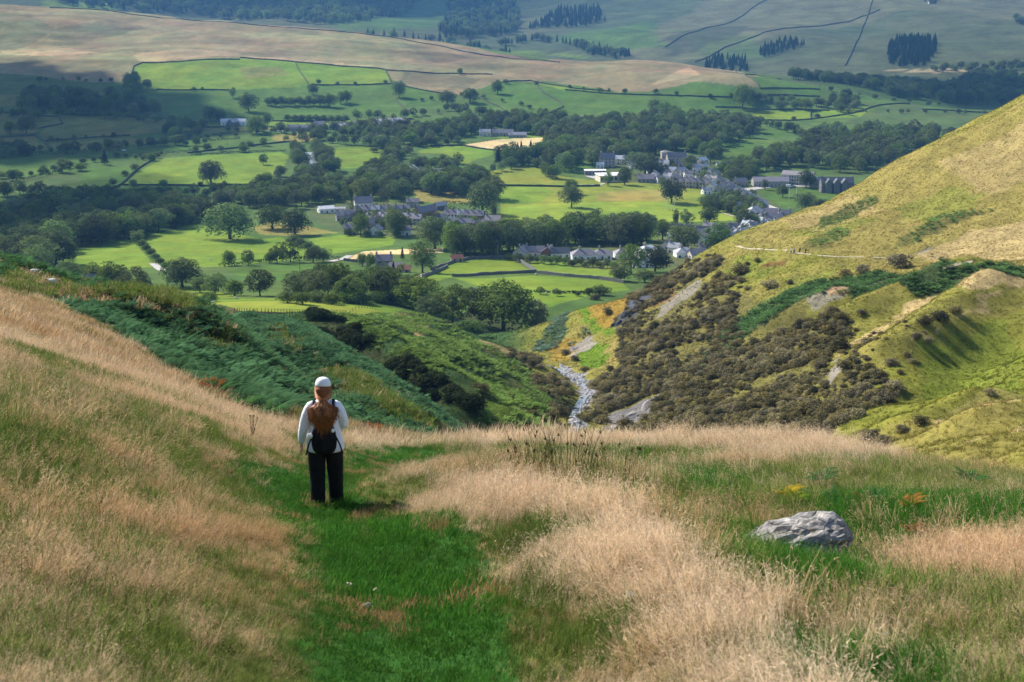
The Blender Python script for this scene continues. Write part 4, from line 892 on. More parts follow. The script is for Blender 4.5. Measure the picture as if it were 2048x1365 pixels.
for P, l in [([(1027,517),(1045,527),(1062,538),(1072,545)], 'broken stone wall running down the meadow brow'), ([(905,554),(960,551),(1015,548),(1070,546)], 'dark stone wall between the two nearest meadows'), ([(1074,547),(1130,553),(1200,559),(1248,567)], 'double stone wall beside the lower right meadow'), ([(862,541),(905,526),(945,518),(1012,516)], 'wall curving along the lane past the red shed'), ([(688,522),(722,526),(735,532)], 'stone wall leading to the farmhouse'), ([(845,556),(870,546),(895,535)], 'pale wall beside the farm track')]:
    wall(P, l, 1.5, .8, group='meadow walls')
for P, l, h, w in [([(440,535),(520,526),(600,521),(660,520),(682,521)], 'trimmed dark hedge along the lane below the lime green meadow', 2.0, 2.4), ([(-40,388),(0,379),(30,368),(90,352),(142,341)], 'thick hedge slanting across the lower left field', 3, 3), ([(60,310),(100,312),(160,308),(215,303)], 'long dark hedge across the left fields', 5, 5), ([(325,311),(370,306),(385,303)], 'hedge above the riverside field corner', 3, 3), ([(380,313),(480,306),(572,304)], 'hedge along the top of the riverside field', 2, 2.2), ([(425,272),(500,265)], 'dark hedge in front of the farm', 2.4, 3), ([(405,284),(480,279)], 'second dark hedge in front of the farm', 2.2, 3), ([(500,275),(545,268)], 'dark hedge under the round tree by the village', 2.4, 3), ([(885,407),(940,412),(960,415)], 'hedge behind the white fronted terrace', 2.5, 2.5), ([(1055,586),(1120,587),(1200,590)], 'straggling hedge along the meadow fence above the ravine', 1.0, 1.0), ([(-40,362),(45,359)], 'dark hedge under the small left tree', 1.6, 2)]:
    hedge(P, l, h, w)
wall([(1690,132),(1708,95),(1725,55),(1745,0)], 'thin wall climbing straight up the far hillside', 2.2, 1.2, ('far_hillside',), M_MOSSWALL, 'far hillside walls'); wall([(1330,95),(1420,55),(1500,20),(1560,-10)], 'thin wall slanting up the far hillside', 2.2, 1.2, ('far_hillside',), M_MOSSWALL, 'far hillside walls'); wall([(1390,125),(1450,95),(1600,55),(1760,20)], 'long wall slanting across the far hillside above the plantation', 2.2, 1.2, ('far_hillside',), M_MOSSWALL, 'far hillside walls')
# post and wire fences
M_POST = plain('fence_post', (.13, .11, .09), 0.95, 0.3, 3)
POST = MB(); POST.tube([(0, 0, -.4), (0, 0, .7), (.01, 0, 1.25)], [.07, .065, .06], 6); POST = POST.mesh('post', M_POST)
def fence(P, label, step, only):
    L = run_line(P, only, step); e = empty('wire_fence', L[0])
    for p in L:
        o = obj('post', POST, e, p - L[0], (rW.uniform(-.06, .06), rW.uniform(-.06, .06), 0))
    for zz in (.45, .8, 1.1):
        mb = MB(); mb.tube([q - L[0] + Vector((0, 0, zz)) for q in L], .012, 4); mb.build('wire', M_POST, e)
    return tag(e, label, 'fence')
fence([(470,629),(500,628),(600,630),(700,628),(795,627)], 'post and wire fence along the bottom of the near sheep pasture', 4.0, VAL)
fence([(1048,584),(1110,586),(1180,590),(1230,588)], 'post and wire fence on the brow above the ravine', 4.0, VAL)
fence([(540,470),(600,472),(660,470)], 'thin fence around the dry grassy knoll', 5.0, VAL)
POLE = MB(); POLE.tube([(0, 0, -.5), (0, 0, 8.5)], [.16, .12], 8); POLE.box((0, 0, 8.0), (1.5, .12, .12)); POLE = POLE.mesh('pole', M_POST)
for px, py, l in [(600,546,'wooden power pole standing in the green meadow'), (996,522,'wooden power pole on the meadow brow beside tall trees'), (1325,352,'wooden pole in the upper town'), (455,300,'thin pole in the field below the farm'), (222,372,'thin pole at the wall corner of the left field')]:
    p = gp(px, py); e = empty('utility_pole', p); o = obj('post', POLE, e)
    mb = MB()
    for x in (-.6, 0, .6): mb.tube([(x, 0, 8.06), (x, 0, 8.3)], [.06, .04], 6)
    mb.build('insulator', M_STONE, e); tag(e, l, 'pole')

# ------------------------------------------------------------------ roads, tracks, river: draped strips
M_ROAD = plain('pale_road', (.42, .40, .37), 0.9, 0.15, .5); M_TRACK = plain('dirt_track', (.44, .38, .26), 0.95, 0.2, .6)
M_WATER, ntw, bw = nmat('river_water'); bw.inputs['Base Color'].default_value = (.20, .22, .22, 1); bw.inputs['Roughness'].default_value = .18; bw.inputs['Specular IOR Level'].default_value = .6
nn_ = noise(ntw, .35, 4); bump(ntw, bw, nn_.outputs[0], .3, .3)
def strip(name, P, w, mat, lift=.25, only=VAL):
    L = run_line(P, only, 4.0); V = []
    for i, p in enumerate(L):
        d = (L[min(i + 1, len(L) - 1)] - L[max(i - 1, 0)]); d.z = 0; d.normalize(); n = Vector((-d.y, d.x, 0)) * w / 2
        for q in (p + n, p, p - n):
            z = ground(q.x, q.y, only); V.append((q.x, q.y, (z if z is not None else p.z) + lift))
    F = []
    for i in range(len(L) - 1):
        for k in (0, 1): F.append((3 * i + k, 3 * i + 1 + k, 3 * i + 4 + k, 3 * i + 3 + k))
    mb = MB(); mb.add(V, F); return tag(mb.build(name, mat, smooth=True), kind='structure')
strip('river', [(612,306),(616,318),(622,330),(634,346),(645,356)], 15, M_WATER, .5)
strip('park_drive', [(985,372),(1060,373),(1140,372),(1200,370),(1215,366)], 4, M_TRACK)
strip('farm_track', [(828,566),(836,556),(850,550),(866,546)], 3.2, M_TRACK); strip('lane', [(660,524),(680,520),(690,517),(700,512)], 4, M_ROAD); strip('lane', [(325,542),(316,536),(306,528)], 4, M_ROAD); strip('lane', [(165,566),(182,570),(230,566)], 4, M_ROAD)
strip('town_road', [(1455,368),(1490,392),(1530,412),(1560,424),(1590,436)], 8, M_ROAD); strip('town_road', [(1470,382),(1540,374),(1620,372),(1700,374)], 9, M_ROAD); strip('yard', [(1180,352),(1200,358),(1215,364)], 10, M_ROAD); strip('field_path', [(1435,424),(1450,428),(1468,434)], 2.5, M_TRACK)
strip('village_track', [(552,262),(575,263),(595,264)], 4, M_ROAD)
print('walls', time.time() - T0)
# ------------------------------------------------------------------ houses
def roof_mat(name, c):
    m, nt, b = nmat(name); b.inputs['Roughness'].default_value = .42; b.inputs['Specular IOR Level'].default_value = .5
    n = noise(nt, 1.2, 5, .7); lo = tuple(x * .65 for x in c); hi = tuple(min(1, x * 1.35) for x in c)
    nt.links.new(ramp(nt, n.outputs[0], [(.3, lo), (.7, hi)]), b.inputs['Base Color'])
    wv = N(nt, 'ShaderNodeTexWave'); wv.inputs['Scale'].default_value = 3.0; wv.bands_direction = 'Z'
    tc = N(nt, 'ShaderNodeTexCoord'); nt.links.new(tc.outputs['Object'], wv.inputs['Vector']); bump(nt, b, wv.outputs[0], .25, .05)
    return m
RM = {'slate': roof_mat('slate_roof', (.21, .19, .215)), 'pale': roof_mat('pale_slate', (.36, .36, .38)), 'stone': roof_mat('stone_slate', (.27, .235, .235)), 'red': roof_mat('red_tile', (.30, .12, .075)), 'dark': roof_mat('dark_slate', (.09, .095, .11)), 'metal': roof_mat('pale_metal_roof', (.58, .60, .62))}
WM = {'white': plain('white_render', (.86, .85, .82), .9, .06, .4), 'stone': plain('grey_stone_wall', (.36, .335, .30), .95, .3, .8), 'cream': plain('cream_render', (.72, .65, .54), .9, .1, .4), 'brick': plain('red_brick_wall', (.30, .15, .11), .95, .25, 1), 'dark': plain('dark_stone_wall', (.17, .16, .155), .95, .3, .8)}
M_GLASS, ntg, bgl = nmat('window_glass'); bgl.inputs['Base Color'].default_value = (.02, .025, .03, 1); bgl.inputs['Roughness'].default_value = .08; bgl.inputs['Specular IOR Level'].default_value = .7
M_FRAME = plain('window_frame', (.7, .7, .68), .6, .05, 1)
M_DOOR = plain('painted_door', (.10, .06, .05), .6, .2, 1)
wb = MB(); wb.box((0, 0, 0), (1, .12, 1)); WIN = wb.mesh('window', M_GLASS)
wb = MB()
for a in ((0, 0, .53, 1.12, .06), (0, 0, -.53, 1.2, .08)): wb.box((a[0], -.05, a[2]), (a[3], .1, a[4]))
wb.box((-.53, -.05, 0), (.06, .1, 1.0)); wb.box((.53, -.05, 0), (.06, .1, 1.0)); FRM = wb.mesh('frame', M_FRAME)
wb = MB(); wb.box((0, 0, .95), (.95, .12, 2.0)); DOOR = wb.mesh('door', M_DOOR)
def house(px, py, w, d, h, rz, roof, wall_, label, group=None, pitch=38, floors=2, chim=1, hip=False, cat='house', nm='house', only=VAL, nwin=None, at=None):
    p = at if at is not None else gp(px, py, only)
    # stand on the lowest corner
    z = min(filter(lambda q: q is not None, [ground(p.x + a, p.y + b, only) for a in (-w / 3, w / 3) for b in (-d / 3, d / 3)]), default=p.z)
    w, d, h = w * .86, d * .80, h * .92; e = empty(nm, (p.x, p.y, z), R(rz)); w2, d2 = w / 2, d / 2; rh = d2 * math.tan(R(pitch))
    mb = MB()
    if hip: mb.box((0, 0, h / 2 - .5), (w, d, h + 1))
    else:
        V = [(x, y, zz) for x in (-w2, w2) for y, zz in ((-d2, -1), (d2, -1), (d2, h), (0, h + rh), (-d2, h))]
        mb.add(V, [(4, 3, 2, 1, 0), (5, 6, 7, 8, 9), (0, 5, 9, 4), (1, 2, 7, 6), (0, 1, 6, 5), (2, 3, 8, 7), (3, 4, 9, 8)])
    mb.build('wall', WM[wall_], e)
    o = .35; mb = MB(); zo = h - o * math.tan(R(pitch)); t = .18
    if hip:
        r2 = max(w2 - d2, .3)
        V = [(-w2 - o, -d2 - o, zo), (w2 + o, -d2 - o, zo), (w2 + o, d2 + o, zo), (-w2 - o, d2 + o, zo), (-r2, 0, h + rh), (r2, 0, h + rh)]
        mb.add(V, [(0, 1, 5, 4), (1, 2, 5), (2, 3, 4, 5), (3, 0, 4), (3, 2, 1, 0)])
    else:
        for s in (-1, 1):
            y0, z0, y1, z1 = s * (d2 + o), zo, 0, h + rh
            V = [(x, y, zz + u) for u in (.03, t + .03) for x, y, zz in ((-w2 - o, y0, z0), (w2 + o, y0, z0), (w2 + o, y1, z1), (-w2 - o, y1, z1))]
            Fc = [(3, 2, 1, 0), (4, 5, 6, 7), (0, 1, 5, 4), (2, 3, 7, 6), (1, 2, 6, 5), (3, 0, 4, 7)]
            mb.add(V, Fc if s < 0 else [f[::-1] for f in Fc])
    rf = mb.build('roof', RM[roof], e)
    for k in range(chim):
        mb = MB(); x = (-w2 + .6) if k == 0 else (w2 - .6)
        if hip: x *= .4
        mb.box((x, 0, h + rh + .35), (.9, .7, 1.9)); mb.box((x, 0, h + rh + 1.36), (1.05, .85, .14))
        for q in (-.22, .22): mb.tube([(x + q, 0, h + rh + 1.4), (x + q, 0, h + rh + 1.85)], [.13, .11], 6)
        mb.build('chimney', WM['stone'], rf)
    n = nwin if nwin is not None else max(2, int(w / 3.2))
    for fl in range(floors):
        for k in range(n):
            x = -w2 + w * (k + .5) / n; zz = 1.55 + fl * 2.6
            if zz + .5 > h: continue
            if fl == 0 and k == n // 2:
                obj('door', DOOR, e, (x, -d2 - .03, 0)); continue
            wn = obj('window', WIN, e, (x, -d2 - .02, zz), None, (1.15, 1, 1.2)); obj('frame', FRM, wn)
    if not hip:
        for s in (-1, 1):
            wn = obj('window', WIN, e, (s * (w2 + .02), -d2 * .3, h * .62), (0, 0, s * math.pi / 2), (1.0, 1, 1.1)); obj('frame', FRM, wn)
    return tag(e, label, cat, group)
def rowh(x0, y0, x1, y1, n, w, d, h, rz, roof, walls, label, group, **k):
    for i in range(n):
        f = i / max(1, n - 1)
        house(x0 + (x1 - x0) * f, y0 + (y1 - y0) * f, w, d, h * (1 + .04 * (i % 3)), rz, roof if isinstance(roof, str) else roof[i % len(roof)], walls[i % len(walls)], label, group, **k)
# western houses
house(652, 425, 13, 10, 3.5, 20, 'metal', 'white', 'barn with a pale metal roof at the edge of the western houses', floors=1, chim=0, pitch=22, cat='barn', nm='barn')
house(676, 424, 12, 6, 3, 5, 'pale', 'white', 'low white shed beside the pale roofed barn', floors=1, chim=0, pitch=20, cat='shed', nm='shed')
house(727, 420, 15, 11, 6.5, 12, 'slate', 'white', 'big white house with steep gables above the western terraces', chim=2, pitch=42)
rowh(722, 432, 812, 430, 7, 6.2, 8, 5, 2, ('slate', 'slate', 'pale', 'slate', 'stone'), ('white', 'cream', 'stone'), 'cottage in the long slate roofed row below the big white house', 'upper western row')
rowh(680, 442, 716, 438, 4, 6, 8, 4.6, 14, ('stone', 'slate'), ('stone',), 'cottage in the slanting row at the left of the western terraces', 'slanting western row')
rowh(742, 446, 782, 446, 4, 6, 9, 4.8, -18, ('slate', 'stone'), ('white', 'cream'), 'cottage in the second slate roofed row of the western terraces', 'second western row')
rowh(740, 458, 776, 456, 3, 7, 9, 4.6, 24, ('slate',), ('stone',), 'cottage in the lowest row of the western terraces between two trees', 'lowest western row')
house(702, 468, 10, 8, 4.8, 4, 'slate', 'stone', 'stone house at the foot of the western terraces beside the round tree', chim=2)
house(752, 470, 9, 9, 4.2, 80, 'dark', 'white', 'dark roofed gable end house between the two terrace trees')
house(808, 470, 10, 7, 4, 0, 'slate', 'white', 'white fronted house behind the dense forked tree')
rowh(806, 446, 836, 450, 3, 6, 8, 5, -14, ('slate',), ('stone', 'white'), 'dark slate house below the red brick gable', 'houses below the red gable')
house(850, 434, 17, 11, 5, 42, 'slate', 'brick', 'long building with a red brick gable facing the meadow')
house(880, 420, 10, 7, 4, 36, 'pale', 'dark', 'small pale roofed building behind the red brick gable', chim=0)
house(826, 414, 11, 7, 4.6, 4, 'stone', 'stone', 'stone cottage with a light roof below the dry field')
for i in range(6):
    house(896 + i * 13, 441 + i * .5, 5.2, 9, 5.4, -3, ('slate', 'slate', 'pale', 'slate', 'stone', 'slate')[i], ('white', 'white', 'white', 'stone', 'cream', 'brick')[i], 'white painted house in the white fronted terrace' if i < 3 else 'stone or brick house in the white fronted terrace', 'white fronted terrace')
house(986, 447, 12, 9, 3.0, -8, 'stone', 'cream', 'low bungalow at the end of the terrace by the playing field', floors=1)
for i in range(3): house(905 + i * 26, 452 + i, 9, 7, 3.4, -4, 'slate', 'stone', 'low stone building in front of the white fronted terrace', 'low buildings below the terrace', floors=1)
house(880, 446, 8, 7, 4.6, 10, 'slate', 'stone', 'stone house between the red gable and the white terrace')
# farm
house(768, 537, 9.5, 7, 5.2, 4, 'slate', 'stone', 'grey stone farmhouse with a tall chimney beside the near meadow', chim=2, pitch=42, cat='farmhouse', nm='farmhouse')
house(793, 543, 8, 6, 3, -6, 'slate', 'stone', 'low stone outbuilding joined to the farmhouse', floors=1, chim=0, cat='outbuilding', nm='outbuilding')
house(808, 545, 7, 5, 2.4, -2, 'red', 'stone', 'small red roofed shed beside the farmhouse', floors=1, chim=0, cat='shed', nm='shed')
house(914, 524, 7, 5, 2.6, 12, 'red', 'stone', 'red roofed shed on the lane below the tall trees', floors=1, chim=0, cat='shed', nm='shed')
house(170, 572, 10, 7, 3, 30, 'slate', 'stone', 'grey roofed barn by the lane under the bracken slope', floors=1, chim=0, cat='barn', nm='barn')
# bungalows under the fell
for a in [(1043,513,9,9,3.4,70,'slate','cream','peach coloured gable end bungalow behind garden trees'), (1070,512,12,8,3.4,4,'slate','white','long grey roofed bungalow behind garden trees'), (1098,514,9,9,3.6,75,'slate','brick','pink gabled bungalow in the garden row'), (1120,515,12,8,3.4,4,'dark','white','dark roofed bungalow in the garden row')]:
    house(*a[:8], a[8], 'bungalows behind garden trees', floors=1)
for a in [(1168,518,16,10,3.6,6,'slate','white','white bungalow with a long grey hipped roof'), (1205,517,12,9,3.4,-4,'slate','white','grey hipped bungalow half hidden by garden trees'), (1246,516,11,9,3.6,8,'slate','white','dark sided hipped bungalow beside a pale garage roof'), (1297,514,15,12,4.4,14,'metal','white','large white hipped roof house below the tree belt'), (1316,524,12,10,4,-6,'pale','white','pale hipped roof house in front of the large white one'), (1288,534,13,9,4.2,18,'pale','white','white walled house at the bottom of the bungalow gardens'), (1368,514,12,10,3.8,8,'pale','white','pale hipped bungalow close to the fell edge')]:
    house(*a[:8], a[8], 'hipped bungalows under the fell', floors=1, hip=True, pitch=32)
house(1394,517, 12, 8, 3.6, 24, 'stone', 'cream', 'stone roofed bungalow touching the fell edge', floors=1)
house(1412,508, 10, 8, 3.6, 0, 'slate', 'stone', 'grey roofed house behind the stone roofed bungalow'); house(1436,508, 14, 9, 4, 30, 'metal', 'white', 'white roofed house rising from behind the fell')
# town below the playing field
for i in range(4): house(1352 + i * 18, 470 + i * 1.5, 8, 8, 5, 2, 'dark', ('stone', 'white', 'stone', 'cream')[i], 'dark slate house under the near edge of the playing field', 'dark slate row')
house(1330, 468, 9, 7, 3.6, 20, 'pale', 'white', 'white cottage between the pavilion and the dark slate row'); house(1263, 452, 9, 5.5, 3.4, 0, 'slate', 'dark', 'small dark pavilion at the playing field edge', floors=1, chim=0, cat='pavilion', nm='pavilion')
house(1390, 485, 8, 8, 4.6, 60, 'stone', 'cream', 'cream gable end cottage below the dark slate row'); house(1400, 478, 9, 7, 4.6, 4, 'slate', 'stone', 'stone cottage behind the cream gable end'); house(1418, 462, 8, 6, 4, -20, 'stone', 'white', 'cottage under the bushy playing field tree')
for a in [(1462,486,7,7,5.2,70,'slate','white','white gable end house near the fell edge'), (1474,482,7,8,5.4,80,'slate','stone','tall narrow stone house near the fell edge'), (1450,476,8,8,5,10,'dark','stone','dark stone house beside the big dark tree'), (1490,476,8,7,5,15,'pale','white','white house on the slope beside the fell edge'), (1505,470,6,6,7.5,10,'slate','white','tall white house with a pointed chimney on the fell edge'), (1520,468,12,8,4.5,6,'slate','stone','long grey roofed house touching the fell'), (1472,458,11,5,2.6,0,'dark','dark','low dark shed at the corner of the playing field')]:
    house(*a[:8], a[8])
for a in [(1510,436,14,12,5.5,10,'pale','stone','big pale hipped roof house at the end of the terrace'), (1524,446,11,9,5.2,70,'slate','stone','gabled house in front of the big hipped roof'), (1546,448,14,9,5,4,'slate','white','white walled house with small dormers at the fell edge'), (1540,436,16,10,4.2,-4,'slate','stone','long grey roofed building beside the town road'), (1568,440,10,8,5,6,'slate','stone','stone house at the top of the town road')]:
    house(*a[:8], a[8], hip='hipped' in a[8], chim=2)
for i in range(11): house(1452 + i * 7.4, 377 + i * 4.2, 6.4, 8.5, 4.6, 62, ('pale', 'stone', 'pale', 'slate')[i % 4], ('stone', 'cream')[i % 2], 'gabled house in the long terrace stepping down the town road', 'long town road terrace')
for i in range(5): house(1440 + i * 9, 398 + i * 5, 7, 7, 3.2, 40, 'pale', 'white', 'pale roofed outhouse behind the long town road terrace', 'outhouses behind the terrace', floors=1, chim=0)
rC = random.Random(77)
for i, (px, py) in enumerate([(1335,500),(1348,506),(1356,492),(1345,484),(1408,492),(1418,484),(1432,480),(1442,490),(1452,496),(1466,474),(1484,466),(1496,460),(1500,482),(1486,488),(1476,494),(1530,456),(1556,456),(1516,452),(1544,462),(1430,466)]):
    house(px, py, rC.uniform(6, 8.5), rC.uniform(6, 8), rC.uniform(3.2, 4.8), rC.uniform(-40, 80), rC.choice(('pale', 'slate', 'stone', 'metal')), rC.choice(('white', 'white', 'cream', 'stone')), 'small pale cottage packed among the houses between playing field and fell', 'cottages packed below the fell')
for i, (px, py) in enumerate([(1288,340),(1296,334),(1306,330),(1318,330),(1322,346),(1330,352),(1336,360),(1350,362),(1372,346),(1384,338),(1376,356),(1410,340),(1414,362),(1428,366),(1432,356),(1442,372),(1396,362),(1320,366),(1440,340),(1264,336)]):
    house(px, py, rC.uniform(6, 9), rC.uniform(6, 8), rC.uniform(3.4, 5), rC.uniform(-40, 80), rC.choice(('pale', 'metal', 'stone')), rC.choice(('white', 'white', 'cream')), 'small pale cottage among the crowded upper town roofs', 'upper town cottages')
# upper town
for i in range(6): house(1351 + i * 13, 374 + i * .8, 5.8, 9, 6.2, -4, ('slate', 'slate', 'stone')[i % 3], 'stone', 'tall stone house in the terrace above the dry slope', 'terrace above the dry slope', chim=2)
for a in [(1424,382,8,8,4.6,60,'pale','cream','cream gabled house beside the upper terrace'), (1443,384,8,8,4.8,55,'stone','stone','stone gabled house beside the cream gable'), (1462,388,9,8,5,50,'slate','stone','stone gabled house above the long terrace'), (1412,388,8,6,3.4,20,'pale','white','white cottage with a hedge below the upper terrace'), (1480,372,14,8,4.2,35,'stone','stone','low barn like building at the bend of the town road')]:
    house(*a[:8], a[8])
for a in [(1309,362,9,9,6,75,'slate','white','white painted gable house beside the pale wall'), (1300,346,9,7,5,20,'pale','white','pale roofed house behind the white gable'), (1313,340,10,8,5,10,'metal','white','bright roofed house in the upper town'), (1328,336,10,8,5,-15,'pale','white','pale hipped house under the school trees'), (1340,346,12,7,3.4,5,'metal','white','long bright garage roof in the upper town'), (1362,352,10,8,5.6,40,'pale','cream','cream gable house beside the dark trees'), (1394,344,10,8,4.8,-10,'pale','white','white house above the upper terrace trees'), (1404,330,10,8,5,30,'metal','stone','bright roofed house beside the wood'), (1420,352,9,7,4.6,60,'pale','cream','cream gable house among upper town trees'), (1455,345,10,9,6,10,'dark','dark','dark stone house among upper town trees'), (1292,364,16,10,3.6,-8,'slate','stone','wide grey roof below the spreading tree'), (1380,326,9,7,5,15,'pale','white','white house beside the tall stone school house')]:
    house(*a[:8], a[8])
house(1352, 332, 20, 12, 9.5, 4, 'dark', 'stone', 'tall stone school house with big chimneys under trees', floors=3, chim=2); house(1330, 328, 9, 9, 12, 4, 'stone', 'stone', 'square stone tower beside the school house', floors=3, chim=0, pitch=25, hip=True, cat='tower', nm='tower')
house(1214, 333, 15, 10, 8.5, 8, 'slate', 'stone', 'gabled stone house with a red chimney behind the modern building', floors=3, chim=2, pitch=48); house(1237, 328, 13, 9, 5.4, -6, 'metal', 'cream', 'pale roofed stone house beside the gabled one'); house(1255, 328, 12, 9, 5.4, 40, 'pale', 'cream', 'pale gable house half behind the spreading tree'); house(1200, 336, 8, 7, 3, 0, 'metal', 'white', 'low bright roofed annex beside the gabled stone house', floors=1, chim=0)
# modern flat building, hall, school blocks
def slab_building(px, py, w, d, h, rz, wallm, roofm, label, cat='building', nwin=5):
    p = gp(px, py); e = empty('flat_roof_building', p, R(rz)); mb = MB(); mb.box((0, 0, h / 2 - .5), (w, d, h + 1)); mb.build('wall', wallm, e)
    mb = MB(); mb.box((0, 0, h + .2), (w + 1.2, d + 1.2, .36)); mb.build('roof', roofm, e)
    for k in range(nwin):
        wn = obj('window', WIN, e, (-w / 2 + w * (k + .5) / nwin, -d / 2 - .02, h * .55), None, (w / nwin * .7, 1, h * .55)); obj('frame', FRM, wn)
    return tag(e, label, cat)
slab_building(1218, 362, 20, 16, 5.4, 12, WM['cream'], WM['white'], 'modern building with a flat pale roof beside the park'); slab_building(1190, 350, 18, 7, 4, 2, WM['dark'], WM['white'], 'low dark glazed wing left of the flat roofed modern building', nwin=6)
house(1540, 372, 34, 16, 5, 0, 'slate', 'stone', 'wide grey roofed school hall beside the road', floors=1, chim=0, pitch=24, cat='hall', nm='hall'); house(1596, 368, 30, 17, 9, -24, 'stone', 'cream', 'sports hall with a big plain roof and striped pale side', floors=3, chim=0, pitch=20, cat='hall', nm='hall', nwin=12)
house(1636, 374, 14, 12, 5, 50, 'slate', 'stone', 'gabled grey block between the sports hall and the boarding house', chim=0); 
house(1672, 384, 30, 12, 9, 0, 'dark', 'dark', 'long dark boarding house with three gables by the road', floors=3, chim=2, cat='boarding house', nm='boarding_house', nwin=9)
for i in range(3): house(1656 + i * 16, 386, 6, 6, 9, 90, 'dark', 'dark', 'steep dark gable bay on the front of the boarding house', 'boarding house bays', pitch=52, floors=0, chim=0)
house(1700, 384, 9, 8, 4, 0, 'slate', 'stone', 'low stone lodge at the end of the boarding house', floors=1)
house(870, 356, 32, 10, 6, -3, 'stone', 'stone', 'long stone hall with a pale ridge among dark trees', floors=2, chim=1, cat='hall', nm='hall', nwin=10); house(826, 352, 9, 11, 6.4, 85, 'pale', 'white', 'white gabled wing at the end of the long stone hall', floors=2)
# far village and farms
for a in [(452,250,13,9,4.4,20,'metal','white','white farm barn beside the hillside farm track'), (466,252,12,10,5,60,'pale','dark','dark gabled farm barn between the white ones'), (482,250,14,9,4.5,-10,'metal','white','long bright roofed farm barn beside the dark tree'), (586,262,14,8,4.6,4,'slate','stone','slate roofed house at the left end of the village'), (606,262,14,8,4.6,0,'slate','stone','slate roofed cottage in the lower village row'), (624,261,13,8,4.6,6,'slate','cream','slate roofed cottage beside the cream villa'), (640,258,14,10,6,4,'slate','cream','cream villa in the village'), (1146,243,26,9,3.6,0,'metal','stone','long pale roofed shed at the top of the mixed wood'), (1228,242,14,8,4,4,'metal','stone','pale roofed farm building in the trees on the hill'), (1254,242,13,8,4,-4,'pale','cream','second pale roofed farm building on the hill'), (1310,232,16,9,5,0,'slate','white','white house with a porch on the hill behind the wood'), (1516,247,8,7,5,30,'slate','white','tiny white gable house at the end of the wood'), (970,272,14,9,4.6,0,'pale','cream','pale farmhouse behind the hay field'), (1006,272,26,10,4,-3,'slate','stone','long slate barn behind the hay field'), (1035,275,22,8,3.4,0,'pale','stone','low pale shed beside the long slate barn'), (1860,8,10,8,4,0,'slate','white','lonely farmhouse high on the far slope')]:
    house(*a[:8], a[8], chim=1)
for i in range(14): house(668 + i * 10.5, 258 - i * .55 + (i * 5 % 4), 10, 8, 4.8, (i * 37) % 60 - 30, ('slate', 'pale', 'slate', 'stone')[i % 4], ('white', 'stone', 'cream')[i % 3], 'house in the cluster at the heart of the far village', 'far village houses')
for i in range(6): house(760 + i * 9, 250 - i * .6, 10, 8, 4.2, (i * 23) % 40 - 20, ('pale', 'metal', 'slate')[i % 3], ('white', 'stone')[i % 2], 'house at the right end of the far village under the gill', 'far village end houses')

# ------------------------------------------------------------------ small things in the valley
M_WPOST = plain('white_paint', (.8, .8, .8), .5, .05, 1)
for px, py, l in [(1341,420,'white rugby posts at the near end of the playing field'), (1585,398,'white rugby posts on the far playing field by the road')]:
    p = gp(px, py); e = empty('rugby_posts', p)
    for x in (-2.8, 2.8):
        mb = MB(); mb.tube([(x, 0, -.3), (x, 0, 9.5)], [.13, .09], 8); mb.build('upright', M_WPOST, e)
    mb = MB(); mb.tube([(-2.8, 0, 3), (2.8, 0, 3)], .09, 8); mb.build('crossbar', M_WPOST, e); tag(e, l, 'goal posts')
# parked van and cars
def vehicle(px, py, rz, col, label, van=False, nm='car'):
    p = gp(px, py); e = empty(nm, p + Vector((0, 0, .3)), R(rz)); L_, H_ = (5.4, 2.3) if van else (4.3, 1.45)
    m = plain('paint_' + nm, col, .35, .03, 1, .5); prof = [(-L_ / 2, .35), (-L_ / 2, .85), (-L_ / 2 + .1, .95)] + ([(-L_ / 2 + .15, H_), (L_ / 2 - 1.5, H_), (L_ / 2 - .9, 1.2)] if van else [(-L_ / 2 + .7, 1.0), (-L_ / 2 + 1.2, H_), (L_ / 2 - 1.9, H_), (L_ / 2 - 1.2, .98)]) + [(L_ / 2 - .1, .85), (L_ / 2, .6), (L_ / 2, .35)]
    n = len(prof); mb = MB(); V = [(x, s * (.86 - .12 * (z > 1.0)), z) for s in (-1, 1) for x, z in prof]
    mb.add(V, [tuple(range(n)), tuple(range(2 * n - 1, n - 1, -1))] + [(i, i + n, (i + 1) % n + n, (i + 1) % n) for i in range(n)]); mb.build('body', m, e)
    for x in (-L_ / 2 + .8, L_ / 2 - .85):
        for s in (-.82, .82):
            mb = MB(); mb.tube([(x, s - .1, .32), (x, s + .1, .32)], .32, 12); mb.build('wheel', plain_tyre, e)
    mb = MB(); zc = 1.22 if not van else 1.65
    for s in (-1, 1): mb.box((0 if not van else L_ / 2 - 1.9, s * .78, zc), (1.9 if not van else .9, .04, .36))
    mb.build('window', M_GLASS, e); return tag(e, label, 'van' if van else 'car')
plain_tyre = plain('tyre', (.02, .02, .02), .8, .2, 2)
vehicle(1578, 376, 4, (.8, .8, .8), 'white van parked on the road in front of the sports hall', True, 'van')
vehicle(68, 428, 10, (.8, .8, .82), 'white caravan like van glimpsed inside the dark left wood', True, 'van'); vehicle(560, 264, 20, (.7, .7, .72), 'pale car parked beside the village end track'); vehicle(248, 303, 5, (.75, .75, .78), 'pale car on the road behind the long dark hedge')
print('town', time.time() - T0)
